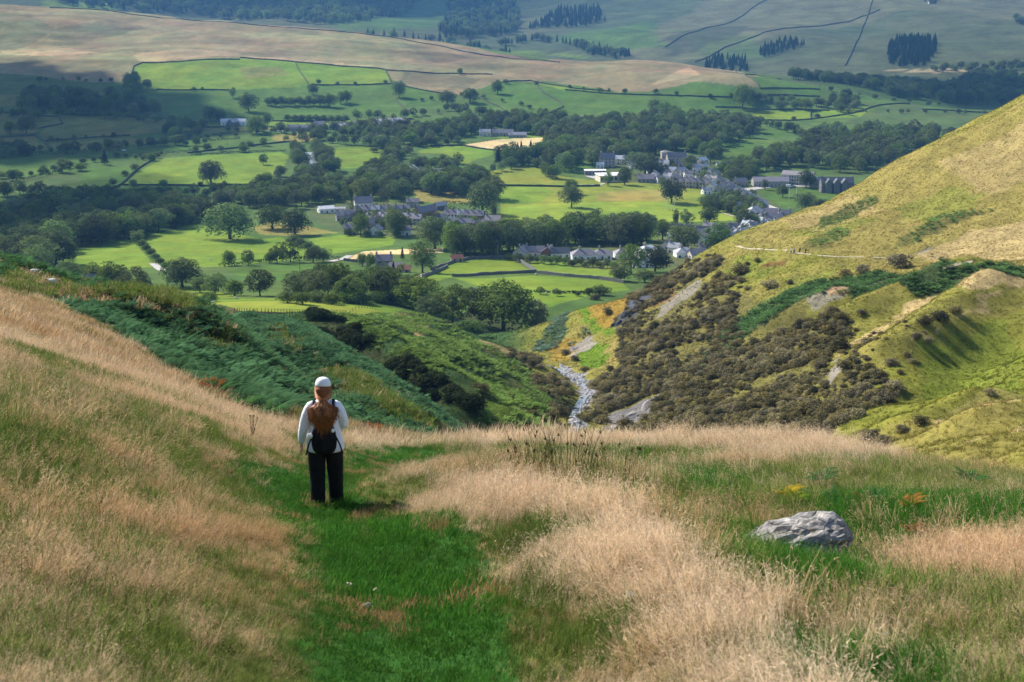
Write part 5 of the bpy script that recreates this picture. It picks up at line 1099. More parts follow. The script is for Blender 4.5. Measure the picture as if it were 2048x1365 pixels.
# ------------------------------------------------------------------ ravine: gorse, bracken, tussocks, stones
def sample_poly(P, space, seed, only, keep=1.0):
    r = np.random.default_rng(seed); q = np.array([(p.x, p.y) for p in gpoly(P, only)]); lo, hi = q.min(0), q.max(0)
    nx, ny = int((hi[0] - lo[0]) / space) + 1, int((hi[1] - lo[1]) / space) + 1
    a, b = np.meshgrid(np.arange(nx), np.arange(ny))
    X = lo[0] + (a.ravel() + r.uniform(0, 1, nx * ny)) * space; Y = lo[1] + (b.ravel() + r.uniform(0, 1, nx * ny)) * space
    ok = in_poly(X, Y, q) & (r.uniform(0, 1, nx * ny) < keep)
    return X[ok], Y[ok]
def to_px(x, y, z):
    P = np.stack([x, y, z], -1); f = P @ FWD; up = np.array([0, math.sin(PITCH), math.cos(PITCH)])
    return 1024 + FPX * P[:, 0] / f, 682.5 - FPX * (P @ up) / f
GORSE = []
gBare = [[(p.x, p.y) for p in gpoly(P, GO)] for P in ([(1200,872),(1212,826),(1290,795),(1330,785),(1315,815),(1275,855),(1235,885)], [(1330,600),(1400,553),(1420,565),(1380,602),(1330,642),(1300,652)], [(1635,765),(1680,712),(1705,718),(1670,775)], [(1340,700),(1400,680),(1420,690),(1360,725)], [(1440,800),(1500,780),(1490,810)], [(1560,745),(1640,715),(1620,745)])]
def gorse(px, py, w, label, only=GO):
    p = gp(px, py, only); m = depth(p) / FPX; GORSE.append((p, w * m, label, None, w))
for a in [(1740,888,46,'dark gorse bush on the brow below the yellow slope'), (1765,890,34,'smaller dark gorse bush beside the one on the brow'), (1695,672,26,'round gorse bush on the yellow rib'), (1680,700,40,'wide gorse bush at the lower end of the tan rib'), (1722,628,18,'small gorse bush above the tan rib'), (1880,640,34,'gorse bush in the hollow between two ribs'), (1850,650,30,'dark gorse bush at the left of the hollow between ribs'), (1910,626,26,'upper gorse bush in the hollow between ribs'), (1856,684,24,'single dark gorse bush below the hollow'), (1834,680,20,'gorse bush beside the single dark one below the hollow'), (1815,715,18,'small gorse bush lower on the rib'),
 (1514,524,13,'small round thorn bush beside the rust coloured bracken'), (1494,530,10,'tiny bush left of the small round thorn'), (1725,545,32,'gorse bush under the walkers path'), (1690,552,26,'gorse bush left of the path side bush'), (1798,534,42,'big gorse bush beside the bend of the path'), (1580,568,14,'tiny gorse bush on the smooth green slope'), (1480,548,34,'gorse bush at the top of the sloping gorse line'), (1455,562,30,'gorse bush in the sloping gorse line'), (1430,578,30,'lower gorse bush in the sloping gorse line'), (1460,572,20,'dark round gorse bush right of the gorse line'), (1482,566,18,'gorse bush right of the dark round one'), (1494,580,14,'little gorse bush on the green slope'), (1540,576,34,'brown gorse bush above the fern bank'), (1980,790,22,'low gorse bush on the lowest rib'), (1840,848,30,'gorse bush on the dark rib above the brow'), (1805,862,26,'gorse bush lower on the dark rib'), (1790,780,40,'gorse bush ending the long gorse line'), (1215,628,18,'dark thorn bush on the rocky spur'), (1190,600,20,'gorse bush on top of the rocky spur'), (1130,708,18,'dark round bush beside the stream head'), (1150,722,16,'bush between the stream and the lush bank'), (1170,742,18,'bush on the shingle bank')]: gorse(*a)
for P, sp, sz, kp, sd in [
 ([(1240,660),(1330,615),(1420,565),(1480,590),(1470,660),(1500,690),(1620,640),(1690,640),(1680,700),(1640,740),(1740,740),(1790,790),(1700,850),(1600,895),(1220,885),(1195,800),(1240,740)], 1.9, (1.0, 2.6), .88, 1),
 ([(1270,585),(1380,525),(1440,510),(1450,525),(1380,575),(1310,610),(1250,640)], 2.6, (1.2, 2.6), .75, 2), ([(1060,590),(1160,585),(1150,615),(1080,640)], 2.4, (1.2, 2.4), .8, 3), ([(1640,740),(1790,700),(1850,660),(1830,720),(1760,790),(1700,790)], 3.2, (1.4, 2.8), .4, 4),
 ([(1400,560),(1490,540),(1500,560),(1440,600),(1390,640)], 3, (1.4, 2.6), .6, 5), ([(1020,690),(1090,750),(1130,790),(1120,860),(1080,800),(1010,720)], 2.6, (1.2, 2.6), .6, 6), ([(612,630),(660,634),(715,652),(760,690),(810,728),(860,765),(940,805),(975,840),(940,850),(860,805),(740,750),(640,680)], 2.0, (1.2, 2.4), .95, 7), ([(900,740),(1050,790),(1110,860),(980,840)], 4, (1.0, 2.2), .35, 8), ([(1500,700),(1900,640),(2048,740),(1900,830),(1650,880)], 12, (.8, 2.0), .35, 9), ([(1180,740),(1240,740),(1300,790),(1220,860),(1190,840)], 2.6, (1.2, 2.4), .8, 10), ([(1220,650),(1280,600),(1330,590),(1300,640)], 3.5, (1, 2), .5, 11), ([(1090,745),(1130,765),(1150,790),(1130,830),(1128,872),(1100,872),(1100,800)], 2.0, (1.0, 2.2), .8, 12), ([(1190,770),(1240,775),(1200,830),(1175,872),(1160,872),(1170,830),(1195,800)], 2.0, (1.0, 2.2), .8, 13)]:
    X, Y = sample_poly(P, sp, sd, GO, kp); r = np.random.default_rng(sd + 50)
    nn = fbm(X, Y, 11, 3, 90 + sd)
    for x, y, q in zip(X, Y, nn):
        if q < .38 or any(in_poly(np.array([x]), np.array([y]), B_)[0] for B_ in gBare): continue
        z = ground(x, y, GO)
        if z is None: continue
        w = r.uniform(*sz) * (.7 + .8 * q); lb, gr = ('scrub bush coloured dark for bank shade', 'shaded bank scrub') if sd == 7 else ('brown gorse bush in the ravine side mass', 'ravine side gorse') if sd in (1, 10, 4, 5) else ('scrub bush on the ravine flanks', 'ravine flank scrub')
        GORSE.append((Vector((x, y, z)), w, lb, gr, w * FPX / y))
single = [g for g in GORSE if g[3] is None]; mass = sorted([g for g in GORSE if g[3]], key=lambda g: -g[4])
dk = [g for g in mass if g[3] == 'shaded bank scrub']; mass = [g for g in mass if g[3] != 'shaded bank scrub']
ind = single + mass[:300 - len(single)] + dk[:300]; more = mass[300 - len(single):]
for p, w, lb, gr, ap in ind:
    v = rT.randrange(SPEC['gorse'][0])
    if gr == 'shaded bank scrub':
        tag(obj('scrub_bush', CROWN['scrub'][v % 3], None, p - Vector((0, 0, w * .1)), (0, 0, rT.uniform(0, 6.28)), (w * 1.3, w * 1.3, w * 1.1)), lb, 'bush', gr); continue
    tag(obj('gorse_bush', CROWN['gorse'][v], None, p - Vector((0, 0, w * .12)), (0, 0, rT.uniform(0, 6.28)), (w * 1.15, w * 1.15, w * rT.uniform(.65, .95))), lb, 'bush', gr)
library('gorse_kinds', CROWN['gorse'])
HX, HY = [], []
for P, sp, kp in (([(1240,660),(1330,612),(1420,562),(1480,590),(1470,660),(1500,690),(1620,640),(1690,635),(1690,700),(1650,740),(1750,735),(1800,790),(1700,850),(1600,895),(1220,885),(1195,800),(1240,740)], 1.15, .62), ([(1270,585),(1380,525),(1440,510),(1450,525),(1380,575),(1310,610),(1250,640)], 1.2, .6), ([(1500,700),(1640,640),(1860,660),(1800,780),(1650,860)], 2.4, .4)):
    a, b = sample_poly(P, sp, 21, GO, kp); q = fbm(a, b, 7, 3, 93) > .36
    for B_ in gBare: q &= ~in_poly(a, b, B_)
    HX.append(a[q]); HY.append(b[q])
HX, HY = np.concatenate(HX), np.concatenate(HY); rh_ = np.random.default_rng(22); nh = len(HX); sh_ = rh_.uniform(.45, 1.25, nh)
scatter('heather', LIB['gorse_kinds'], np.c_[HX, HY, hG(HX, HY) - .1], np.c_[np.zeros(nh), np.zeros(nh), rh_.uniform(0, 6.28, nh)], np.c_[sh_ * 1.3, sh_ * 1.3, sh_ * rh_.uniform(.5, .9, nh)], rh_.integers(0, 4, nh), np.ones((nh, 3)), 'low olive and brown heather between the gorse bushes', 'heather')
scatter('gorse_scrub', LIB['gorse_kinds'], [g[0] - Vector((0, 0, g[1] * .12)) for g in more], [(0, 0, rT.uniform(0, 6.28)) for g in more], [(g[1] * 1.15, g[1] * 1.15, g[1] * rT.uniform(.6, .9)) for g in more], [rT.randrange(4) for g in more], np.ones((len(more), 3)), 'continuous brown gorse scrub covering the steep ravine side', 'scrub')
print('gorse', len(ind), len(more))

def frond(L, n=9, droop=.5, wid=.42, curl=0.0):
    """one fern frond: a midrib with paired leaflets, growing along +x from the origin and arching"""
    V = []; F = []
    def rib(s): return np.array([L * s * math.cos(.35 * s), curl * L * s * s, L * (.85 * s - droop * s * s)])
    for k in range(n):
        s0 = .18 + .8 * k / n; c = rib(s0); c2 = rib(s0 + .65 / n); w = L * wid * (1 - (s0 - .1)) * (.75 if k == 0 else 1)
        for sd in (-1, 1):
            o = len(V); tip = c + np.array([.28 * w, sd * w, -.14 * w])
            V += [c, c2, tip + (c2 - c) * .35, tip]; F.append((o, o + 1, o + 2, o + 3) if sd > 0 else (o + 3, o + 2, o + 1, o))
    o = len(V)
    for s in (0, .5, 1): p = rib(s); V += [p + (0, .008, 0), p - (0, .008, 0)]
    F += [(o, o + 1, o + 3, o + 2), (o + 2, o + 3, o + 5, o + 4)]
    return np.array(V), F
def fern_mesh(name, mat, seed, nf=9, L=(.7, 1.1), up=.5, n=9):
    r = random.Random(seed); mb = MB()
    for k in range(nf):
        V, F = frond(r.uniform(*L), n, r.uniform(.35, .75), .4, r.uniform(-.2, .2)); a = 6.283 * k / nf + r.uniform(-.3, .3)
        c, s = math.cos(a), math.sin(a); V = np.c_[V[:, 0] * c - V[:, 1] * s, V[:, 0] * s + V[:, 1] * c, V[:, 2] + up * r.uniform(.3, 1)]
        mb.add(V, F)
    return mb.mesh(name, mat)
M_BRACK = leaf_mat('bracken_frond', (.30, .34, .30), (.75, .8, .72), .3, .5, instancer=True, noise_scale=1.5)
library('bracken_kinds', [fern_mesh('bracken', M_BRACK, 60 + i) for i in range(4)])
def bracken_pts(Pl, space, only, seed, keep=1.0):
    X, Y = sample_poly(Pl, space, seed, only, keep)
    return X, Y
BX, BY, BZ, BS, BT = [], [], [], [], []
for Pl, sp, only, hfun, sc_, tn in [
  (BRACK[0], .62, FO, hF, .74, (.075, .150, .072)), (BRACK[1], .9, FO, hF, 1.0, (.075, .155, .06)),  # near mass tinted darker, as the shaded side
  ([(640,634),(819,624),(870,648),(1000,702),(1090,765),(1130,800),(1110,870),(960,850),(840,762),(740,684)], 1.0, GO, hG, .95, (.165, .235, .060)),  # spur fronds tinted lighter and yellower to look sunlit
  ([(1480,640),(1560,592),(1640,562),(1760,547),(1900,537),(2200,524),(2200,546),(2000,545),(1880,582),(1830,597),(1700,592),(1600,602),(1540,642),(1470,690),(1440,680)], 1.1, GO, hG, 1.2, (.098, .172, .058)),
  ([(1060,700),(1100,650),(1140,610),(1165,605),(1130,660),(1120,690),(1075,710)], 1.2, GO, hG, 1.1, (.16, .22, .16)), ([(1130,690),(1170,655),(1180,665),(1140,695)], 1.2, GO, hG, 1.1, (.15, .22, .15)),
  ([(1640,460),(1760,400),(1745,385),(1640,440)], 2.2, GO, hG, 1.1, (.12, .19, .06)), ([(1800,480),(1880,430),(1990,420),(1900,450),(1830,485),(1780,500)], 2.2, GO, hG, 1.1, (.10, .20, .06)), ([(1610,490),(1680,455),(1700,465),(1640,505)], 2.4, GO, hG, 1.1, (.10, .20, .06)), ([(1400,690),(1480,640),(1480,690),(1400,760)], 2.2, GO, hG, 1.1, (.11, .18, .08))]:
    X, Y = sample_poly(Pl, sp, len(BX) + 5, only)
    q = fbm(X, Y, 6, 3, 97); ok = q > (.27 if sp < 1.0 else .36)
    if only is FO:
        for S_ in gSaddles: ok &= ~in_poly(X, Y, S_)
    X, Y, q = X[ok], Y[ok], q[ok]; r = np.random.default_rng(3)
    BX.append(X); BY.append(Y); BZ.append(hfun(X, Y)); BS.append(sc_ * r.uniform(.7, 1.25, len(X)) * (.6 + .7 * q)); BT.append(np.array(tn)[None] * (.55 + .9 * fbm(X, Y, 9, 3, 98))[:, None] * r.uniform(.8, 1.2, (len(X), 1)))
BX, BY, BZ, BS, BT = map(np.concatenate, (BX, BY, BZ, BS, BT)); r = np.random.default_rng(8); n = len(BX)
scatter('bracken', LIB['bracken_kinds'], np.c_[BX, BY, BZ - .05], np.c_[r.normal(0, .12, n), r.normal(.1, .12, n), r.uniform(0, 6.28, n)], BS, r.integers(0, 4, n), BT * 1.7, 'deep green bracken covering the slopes on both sides of the ravine', 'bracken')
print('bracken', n, time.time() - T0)

# ------------------------------------------------------------------ grass clumps
def clump(name, mat, seed, nb, h, rad, wid, lean, heads=0, cb=(.5, .55, .35), ct=(1, 1, 1)):
    """blades as curved tapering strips; Col runs from basal leaf colour, with shade between blades painted in, to straw tip"""
    r = np.random.default_rng(seed); a = r.uniform(0, 6.283, nb); q = rad * np.sqrt(r.uniform(0, 1, nb)); base = np.c_[q * np.cos(a), q * np.sin(a), np.zeros(nb)]
    la = a + r.normal(0, .9, nb); ln = r.uniform(.2, 1, nb) * lean; hh = r.uniform(*h, nb); S = np.array([0, .38, .72, 1.0]); W_ = np.array([1, .85, .55, .12])
    d = np.c_[np.cos(la), np.sin(la), np.zeros(nb)]; sd = np.c_[-np.sin(la), np.cos(la), np.zeros(nb)]; tw = r.uniform(-.8, .8, nb)
    sd = sd * np.cos(tw)[:, None] + d * np.sin(tw)[:, None]
    w = wid * r.uniform(.7, 1.3, nb); V = np.zeros((nb, 4, 2, 3)); Cc = np.zeros((nb, 4, 2, 3)); br = r.uniform(.55, 1.35, nb)
    for k, (s, ww) in enumerate(zip(S, W_)):
        c = base + d * (hh * ln * s ** 1.8)[:, None] + np.array([0, 0, 1])[None] * (hh * (s - .25 * ln * s * s))[:, None]
        V[:, k, 0] = c - sd * (w * ww)[:, None]; V[:, k, 1] = c + sd * (w * ww)[:, None]
        Cc[:, k] = ((np.array(cb) * (1 - s) + np.array(ct) * s)[None] * br[:, None])[:, None, :]  # base end darker: basal leaf colour plus painted shade between blades
    i = np.arange(nb * 8).reshape(nb, 4, 2); F = np.concatenate([np.stack([i[:, k, 0], i[:, k, 1], i[:, k + 1, 1], i[:, k + 1, 0]], -1) for k in range(3)])
    V = V.reshape(-1, 3); Cc = Cc.reshape(-1, 3)
    if heads:                      # airy seed heads of bent grass
        m = r.integers(0, nb, heads); tip = base[m] + d[m] * (hh * ln)[m][:, None] + np.array([0, 0, 1])[None] * (hh * (1 - .25 * ln))[m][:, None]
        tip = tip - np.array([0, 0, 1])[None] * r.uniform(0, .10, heads)[:, None]
        dr = r.normal(0, 1, (heads, 3)) + np.array([0, 0, .8]) + d[m] * .6; dr /= np.linalg.norm(dr, axis=1)[:, None]; sv = np.cross(dr, r.normal(0, 1, (heads, 3))); sv /= np.linalg.norm(sv, axis=1)[:, None]
        l = r.uniform(.015, .035, heads)[:, None]; o = len(V)
        V = np.r_[V, np.stack([tip - sv * .0013, tip + sv * .0013, tip + dr * l + sv * .0008, tip + dr * l - sv * .0008], 1).reshape(-1, 3)]
        Cc = np.r_[Cc, np.repeat(np.array([ct]) * 1.12, heads * 4, 0)]; F = np.r_[F, np.arange(heads * 4).reshape(-1, 4) + o]
    return mesh_np(name, V, F, [mat], cols=Cc)
def grass_mat(name, trans=.35):
    m = bpy.data.materials.new(name); m.use_nodes = True; nt = m.node_tree; nt.nodes.clear()
    out = N(nt, 'ShaderNodeOutputMaterial'); d = N(nt, 'ShaderNodeBsdfDiffuse'); t = N(nt, 'ShaderNodeBsdfTranslucent'); mx = N(nt, 'ShaderNodeMixShader')
    a = N(nt, 'ShaderNodeAttribute'); a.attribute_type = 'INSTANCER'; a.attribute_name = 'tint'; b = N(nt, 'ShaderNodeAttribute'); b.attribute_name = 'Col'
    c = mix_rgb(nt, 'MULTIPLY', 1.0, a.outputs['Color'], b.outputs['Color'])
    nt.links.new(c, d.inputs[0]); nt.links.new(c, t.inputs[0]); mx.inputs[0].default_value = trans
    nt.links.new(d.outputs[0], mx.inputs[1]); nt.links.new(t.outputs[0], mx.inputs[2]); nt.links.new(mx.outputs[0], out.inputs[0]); return m
M_GRASS = grass_mat('grass_blade')
kinds = [clump('bent_grass', M_GRASS, 1 + i, 40, (.12, .37), .11, .0022, .75, 90, (.26, .32, .16)) for i in range(4)]            # 0-3 tall straw bents
kinds += [clump('path_turf', M_GRASS, 20 + i, 46, (.02, .055), .13, .0026, .9, 0, (.65, .75, .6)) for i in range(2)]               # 4-5 short green turf
kinds += [clump('green_grass', M_GRASS, 30 + i, 42, (.06, .21), .13, .0028, .9, 0, (.34, .4, .3)) for i in range(3)]            # 6-8 mid green
kinds += [clump('far_tussock', M_GRASS, 40 + i, 16, (.22, .50), .30, .020, 1.0, 0, (.6, .65, .5)) for i in range(3)]             # 9-11 tussocks seen from afar
kinds += [clump('slope_bents', M_GRASS, 50 + i, 26, (.18, .40), .20, .0070, 1.0, 0, (.5, .55, .35)) for i in range(3)]           # 12-14 bents on the more distant slope
library('grass_kinds', kinds)
def spin_tilt(spin, az, t):
    """euler angles of: spin about z, then tilt by t towards azimuth az"""
    ca, sa, ct, st = np.cos(az), np.sin(az), np.cos(t), np.sin(t); n = len(spin)
    Rz = lambda c, s: np.stack([np.stack([c, -s, c * 0], -1), np.stack([s, c, c * 0], -1), np.stack([c * 0, c * 0, c * 0 + 1], -1)], 1)
    Ry = np.stack([np.stack([ct, ct * 0, st], -1), np.stack([ct * 0, ct * 0 + 1, ct * 0], -1), np.stack([-st, ct * 0, ct], -1)], 1)
    M = Rz(ca, sa) @ Ry @ Rz(ca, -sa) @ Rz(np.cos(spin), np.sin(spin))
    return np.c_[np.arctan2(M[:, 2, 1], M[:, 2, 2]), -np.arcsin(np.clip(M[:, 2, 0], -1, 1)), np.arctan2(M[:, 1, 0], M[:, 0, 0])]
# tussocky grass on the ravine sides
r = np.random.default_rng(77); n = 105000
yy = 110 + (520 - 110) * r.uniform(0, 1, n) ** .8; xx = (r.uniform(-.18, .52, n)) * yy; zz = hG(xx, yy); px, py = to_px(xx, yy, zz)
ok = (px > -40) & (px < 2450) & (py > 60) & (py < 990)
xx, yy, zz = xx[ok], yy[ok], zz[ok]; n = len(xx)
from mathutils.kdtree import KDTree
Vg = SURF['ravine_hillside'][0]; rows, colsn = 420, 460
# ground colour under each tuft by nearest grid vertex
Yg = Vg.reshape(rows, colsn, 3)[:, 0, 1]; ri = np.clip(np.searchsorted(Yg, yy), 0, rows - 1); uu = xx / (yy + 30); ci_ = np.clip(((uu + .42) / 1.04 * (colsn - 1)).round().astype(int), 0, colsn - 1)
tc = gcol.reshape(rows, colsn, 3)[ri, ci_]
lum = tc.sum(1); grass_ok = (tc[:, 1] > tc[:, 2] * 1.45)
xx, yy, zz, tc = xx[grass_ok], yy[grass_ok], zz[grass_ok], tc[grass_ok]; n = len(xx)
tn = tc * r.uniform(.9, 1.35, (n, 1)) * np.c_[r.uniform(.9, 1.15, n), np.ones(n), np.ones(n)]
scatter('fell_grass', LIB['grass_kinds'], np.c_[xx, yy, zz - .03], spin_tilt(r.uniform(0, 6.28, n), r.normal(2.6, .6, n), r.uniform(.1, .6, n)), r.uniform(.45, 1.1, n), r.integers(9, 12, n), tn, 'rough yellow green tussock grass on the ravine and fell sides', 'grass')

# ------------------------------------------------------------------ rocks
def rock_mesh(name, mat, seed, sub=3, dims=(1, 1, 1), rough=.25, strat=0.0, shape=None):
    bm = bmesh.new(); bmesh.ops.create_icosphere(bm, subdivisions=sub, radius=.5); rr = random.Random(seed); o = rr.uniform(0, 99)
    P = np.array([v.co for v in bm.verts])
    d = (fbm(P[:, 0] * 1 + o + P[:, 2], P[:, 1] + P[:, 2] * .7 + o, .45, 4, seed) - .5) * rough * 2
    pl = sph_planes(seed); 
    for nrm, k in pl:                                        # flat cleavage faces
        q = P @ nrm; P = P - np.outer(np.maximum(q - k, 0), nrm) * .9
    P = P * (1 + d[:, None])
    if strat: P[:, 2] += strat * np.sin((P[:, 2] * .9 + P[:, 0] * .35 + .06 * np.sin(9 * P[:, 0])) * 60) * .5
    P = P * np.array(dims)
    if shape: P = shape(P)
    for v, p in zip(bm.verts, P): v.co = p
    me = bpy.data.meshes.new(name); bm.to_mesh(me); bm.free(); me.materials.append(mat); return me
def sph_planes(seed):
    r = np.random.default_rng(seed); L = []
    for k in range(7):
        v = r.normal(0, 1, 3); v /= np.linalg.norm(v); L.append((v, r.uniform(.30, .42)))
    return L
M_SHINGLE = plain('stream_stone', (.36, .35, .36), .9, .35, 1.0); M_CRAG = plain('dark_crag', (.085, .088, .098), .9, .5, .8); M_SCREE = plain('scree_stone', (.30, .275, .26), .95, .35, .6)
library('stones', [rock_mesh('stone', M_SHINGLE, 30 + i, 2, (1, .8, .55)) for i in range(4)] + [rock_mesh('stone', M_SCREE, 40 + i, 1, (1, .8, .5)) for i in range(3)])
X, Y = sample_poly(SHINGLE, .75, 5, GO, .75); r = np.random.default_rng(6); n = len(X); Z = hG(X, Y)
scatter('stream_stones', LIB['stones'], np.c_[X, Y, Z], np.c_[r.normal(0, .3, n), r.normal(0, .3, n), r.uniform(0, 6.28, n)], r.uniform(.3, 1.0, n) ** 1.6 * 1.5 + .25, r.integers(0, 4, n), np.ones((n, 3)), 'pale stones and shingle filling the stream bed', 'stones')
SX, SY = [], []
for P, sp in (([(1330,600),(1400,555),(1415,565),(1380,600),(1330,640),(1300,650)], 1.6), ([(1580,610),(1640,580),(1690,570),(1690,590),(1620,625)], 1.5), ([(1640,760),(1680,715),(1700,720),(1670,770)], 1.3), ([(1205,865),(1215,830),(1290,800),(1320,790),(1310,810),(1270,850),(1230,875)], 1.1), ([(1145,695),(1185,670),(1190,690),(1150,715)], 1.3)):
    a, b = sample_poly(P, sp, 9, GO, .8); SX.append(a); SY.append(b)
X, Y = np.concatenate(SX), np.concatenate(SY); n = len(X); Z = hG(X, Y)
scatter('scree', LIB['stones'], np.c_[X, Y, Z], np.c_[r.normal(0, .4, n), r.normal(0, .4, n), r.uniform(0, 6.28, n)], r.uniform(.25, .8, n), r.integers(4, 7, n), np.ones((n, 3)), 'loose grey scree on the bare patches of the ravine side', 'scree')
strip('fell_path', [(1470,493),(1520,499),(1585,506),(1640,512),(1720,515),(1815,518)], .6, M_TRACK, .10, GO); strip('fell_path', [(1945,524),(1915,530),(1885,538)], .8, M_TRACK, .12, GO)
strip('stream', [(1150,868),(1148,832),(1165,800),(1178,785),(1165,765),(1118,738)], 1.6, M_WATER, .15, GO)
for i, (px, py, w, h) in enumerate([(1236,648,26,22), (1252,630,30,26), (1272,615,32,26), (1296,600,30,22), (1318,588,24,16), (1228,856,26,16), (1262,838,34,18), (1296,815,30,16), (1150,700,26,14)]):
    p = gp(px, py, GO); m = depth(p) / FPX
    o = obj('rock_outcrop', rock_mesh('rock_outcrop', M_CRAG if i < 5 else M_SCREE, 70 + i, 3, (w * m * 1.3, w * m, h * m * 1.1), .4), None, p - Vector((0, 0, h * m * .15)), (.2, -.5, .4 + i))
    tag(o, 'dark crag step on the rocky spur above the stream' if i < 5 else ('bare grey shale rib beside the stream' if i < 8 else 'bare pale rock on the spur beside the lush bank'), 'rock', 'crag steps' if i < 5 else ('shale ribs' if i < 8 else None))
for i, (px, py, w) in enumerate([(1565,476,5), (1870,517,5), (1160,755,8), (1185,775,7), (1205,770,7), (1140,835,7), (1150,860,9), (1178,800,8)]):
    p = gp(px, py, GO); m = depth(p) / FPX; s = w * m
    tag(obj('boulder', rock_mesh('boulder', M_SHINGLE, 90 + i, 2, (s, s * .8, s * .6)), None, p, (0, 0, i)), ('pale boulder alone on the golden slope above the walkers', 'pale boulder beside the gully at the bend of the path')[i] if i < 2 else 'larger pale boulder lying in the stream bed', 'boulder', None if i < 2 else 'stream bed boulders')
print('ravine', time.time() - T0)
# ------------------------------------------------------------------ foreground grass
def fore_points(dens0, seed, y0, y1, ulim):
    r = np.random.default_rng(seed); ys = np.linspace(y0, y1, 4000)
    de = np.where(ys < 12, dens0, dens0 * (12 / ys) ** 1.25) * (ulim[1] - ulim[0]) * (ys + 2); cum = np.r_[0, np.cumsum((de[1:] + de[:-1]) / 2 * np.diff(ys))]
    n = int(cum[-1]); yy = np.interp(r.uniform(0, cum[-1], n), cum, ys); return r.uniform(*ulim, n) * (yy + 2), yy
X1, Y1 = fore_points(210, 11, 4.2, 46, (-.56, .56)); X2, Y2 = fore_points(210, 12, 46, 225, (-.52, -.06))
xx, yy = np.r_[X1, X2], np.r_[Y1, Y2]; zz = hF(xx, yy)
r = np.random.default_rng(14); js = .22 * np.clip(yy / 14, .5, 5); kk = fore_cover(xx + r.normal(0, 1, len(xx)) * js, yy + r.normal(0, 1, len(xx)) * js)
px, py = to_px(xx, yy, zz); vis = (py < 1640) & (px > -480) & (px < 2560)
ok = vis & ((kk != 4) | (r.uniform(0, 1, len(xx)) < .04)); xx, yy, zz, kk, px, py = (a[ok] for a in (xx, yy, zz, kk, px, py)); n = len(xx)
gCream = gStraw[0]
patch = fbm(xx, yy, 1.3, 3, 81); big = fbm(xx, yy, 5, 3, 82); u = r.uniform(0, 1, n)
straw = np.array((.76, .53, .32)); straw2 = np.array((.60, .36, .175)); cream = np.array((.92, .74, .54)); olive = np.array((.19, .19, .05)); grn = np.array((.052, .195, .028)); grn2 = np.array((.115, .245, .038)); rust = np.array((.36, .20, .08))
tint = np.zeros((n, 3)); idx = np.zeros(n, int); sc = np.ones(n)
fine = fbm(xx, yy, .42, 3, 85)
# a clump's kind follows the cover, with strays of the others mixed in
kind = kk.copy(); st = r.uniform(0, 1, n)
kind[(kk == 0) & (patch < .37)] = 3; kind[(kk == 0) & (st < .15)] = 3; kind[(kk == 3) & (st < .11)] = 0; kind[(kk == 2) & (st < .035)] = 0; kind[(kk == 1) & (st < .005)] = 0; kind[(kk == 1) & (st > .95)] = 2; mixed = kk == 5; ms = np.where(xx < -.03 * yy, .70, .40) + (patch - .5) * .9; kind[mixed] = np.where(r.uniform(0, 1, n) < ms, 0, 3)[mixed]
m = (kind == 0) | (kind == 4); w = r.uniform(0, 1, (n, 1)); b = np.clip((big[:, None] - .3) * 2.2, 0, 1)
tint[m] = (straw * (1 - w) + straw2 * w)[m] * (1 - .45 * b[m]) + cream[None] * .45 * b[m]; idx[m] = r.integers(0, 4, n)[m]; sc[m] = (r.uniform(.5, 1.25, n) * (.55 + .8 * patch))[m]
dpath, _ = seg_dist(xx, yy, [W(960,1500,5.4), W(880,1365,6.9), W(800,1200,9.6), W(720,1100,12.4), W(650,1005,17), W(690,940,23), W(820,902,31)]); edge = np.where(xx < 0.10 * yy - .9, .42 + .58 * sstep(.6, 2.4, dpath), .55 + .45 * sstep(.6, 1.5, dpath)); edge = np.where(yy < 36, edge, 1); sc = sc * edge
cr = in_poly(xx, yy, gCream) & ((kind == 0)); crest = in_poly(xx, yy, gStraw[1]) & (kind == 0); sc[cr] *= 1.12; sc[crest] *= 1.1; tint[crest] = tint[crest] * .5 + cream * .5; tint[cr] = tint[cr] * .45 + cream * .55; sc[mixed & (kind == 0)] *= .72; sc[kind == 0] *= (.45 + 1.1 * fine)[kind == 0]
SCE = edge
m = kind == 3; tint[m] = (olive * (1 - w) + (straw2 * .45 * big[:, None] + grn2 * .6) * w + grn * .35)[m]; idx[m] = r.integers(6, 9, n)[m]; sc[m] = r.uniform(.7, 1.4, n)[m]
m = kind == 2; tint[m] = (grn * (1 - w) + grn2 * w)[m]; idx[m] = r.integers(6, 9, n)[m]; sc[m] = r.uniform(.7, 1.3, n)[m]
m = kind == 1; tint[m] = (grn * (1 - w) + grn2 * w)[m] * (.50 + .95 * patch[m][:, None]); idx[m] = r.integers(4, 6, n)[m]; sc[m] = (r.uniform(.8, 1.4, n) * (.6 + .9 * patch))[m]
sc[(kind == 3) | (kind == 2)] *= SCE[(kind == 3) | (kind == 2)]
dryp = (kind == 1) & (fbm(xx, yy, .8, 3, 84) > .67); tint[dryp] = straw2 * .8
far = yy > 34; tall = (kind == 0) | (kind == 4); idx[far & tall] = r.integers(12, 15, n)[far & tall]; idx[yy > 90] = r.integers(9, 12, n)[yy > 90]
sc = sc * (.72 + .28 * sstep(5, 10, yy)) * (1 + .35 * sstep(30, 150, yy)); tint *= r.uniform(.78, 1.2, (n, 1))
az = np.where(xx < 1.0 - .05 * yy, r.normal(.25, .4, n), r.normal(2.6, .4, n)); tl = np.where(tall, np.abs(r.normal(.55, .22, n)), r.uniform(0, .6, n))
scatter('hill_grass', LIB['grass_kinds'], np.c_[xx, yy, zz - .012], spin_tilt(r.uniform(0, 6.28, n), az, tl), sc, idx, tint, 'long straw coloured bent grass with green turf on the near hillside', 'grass')
print('fore grass', n, time.time() - T0)

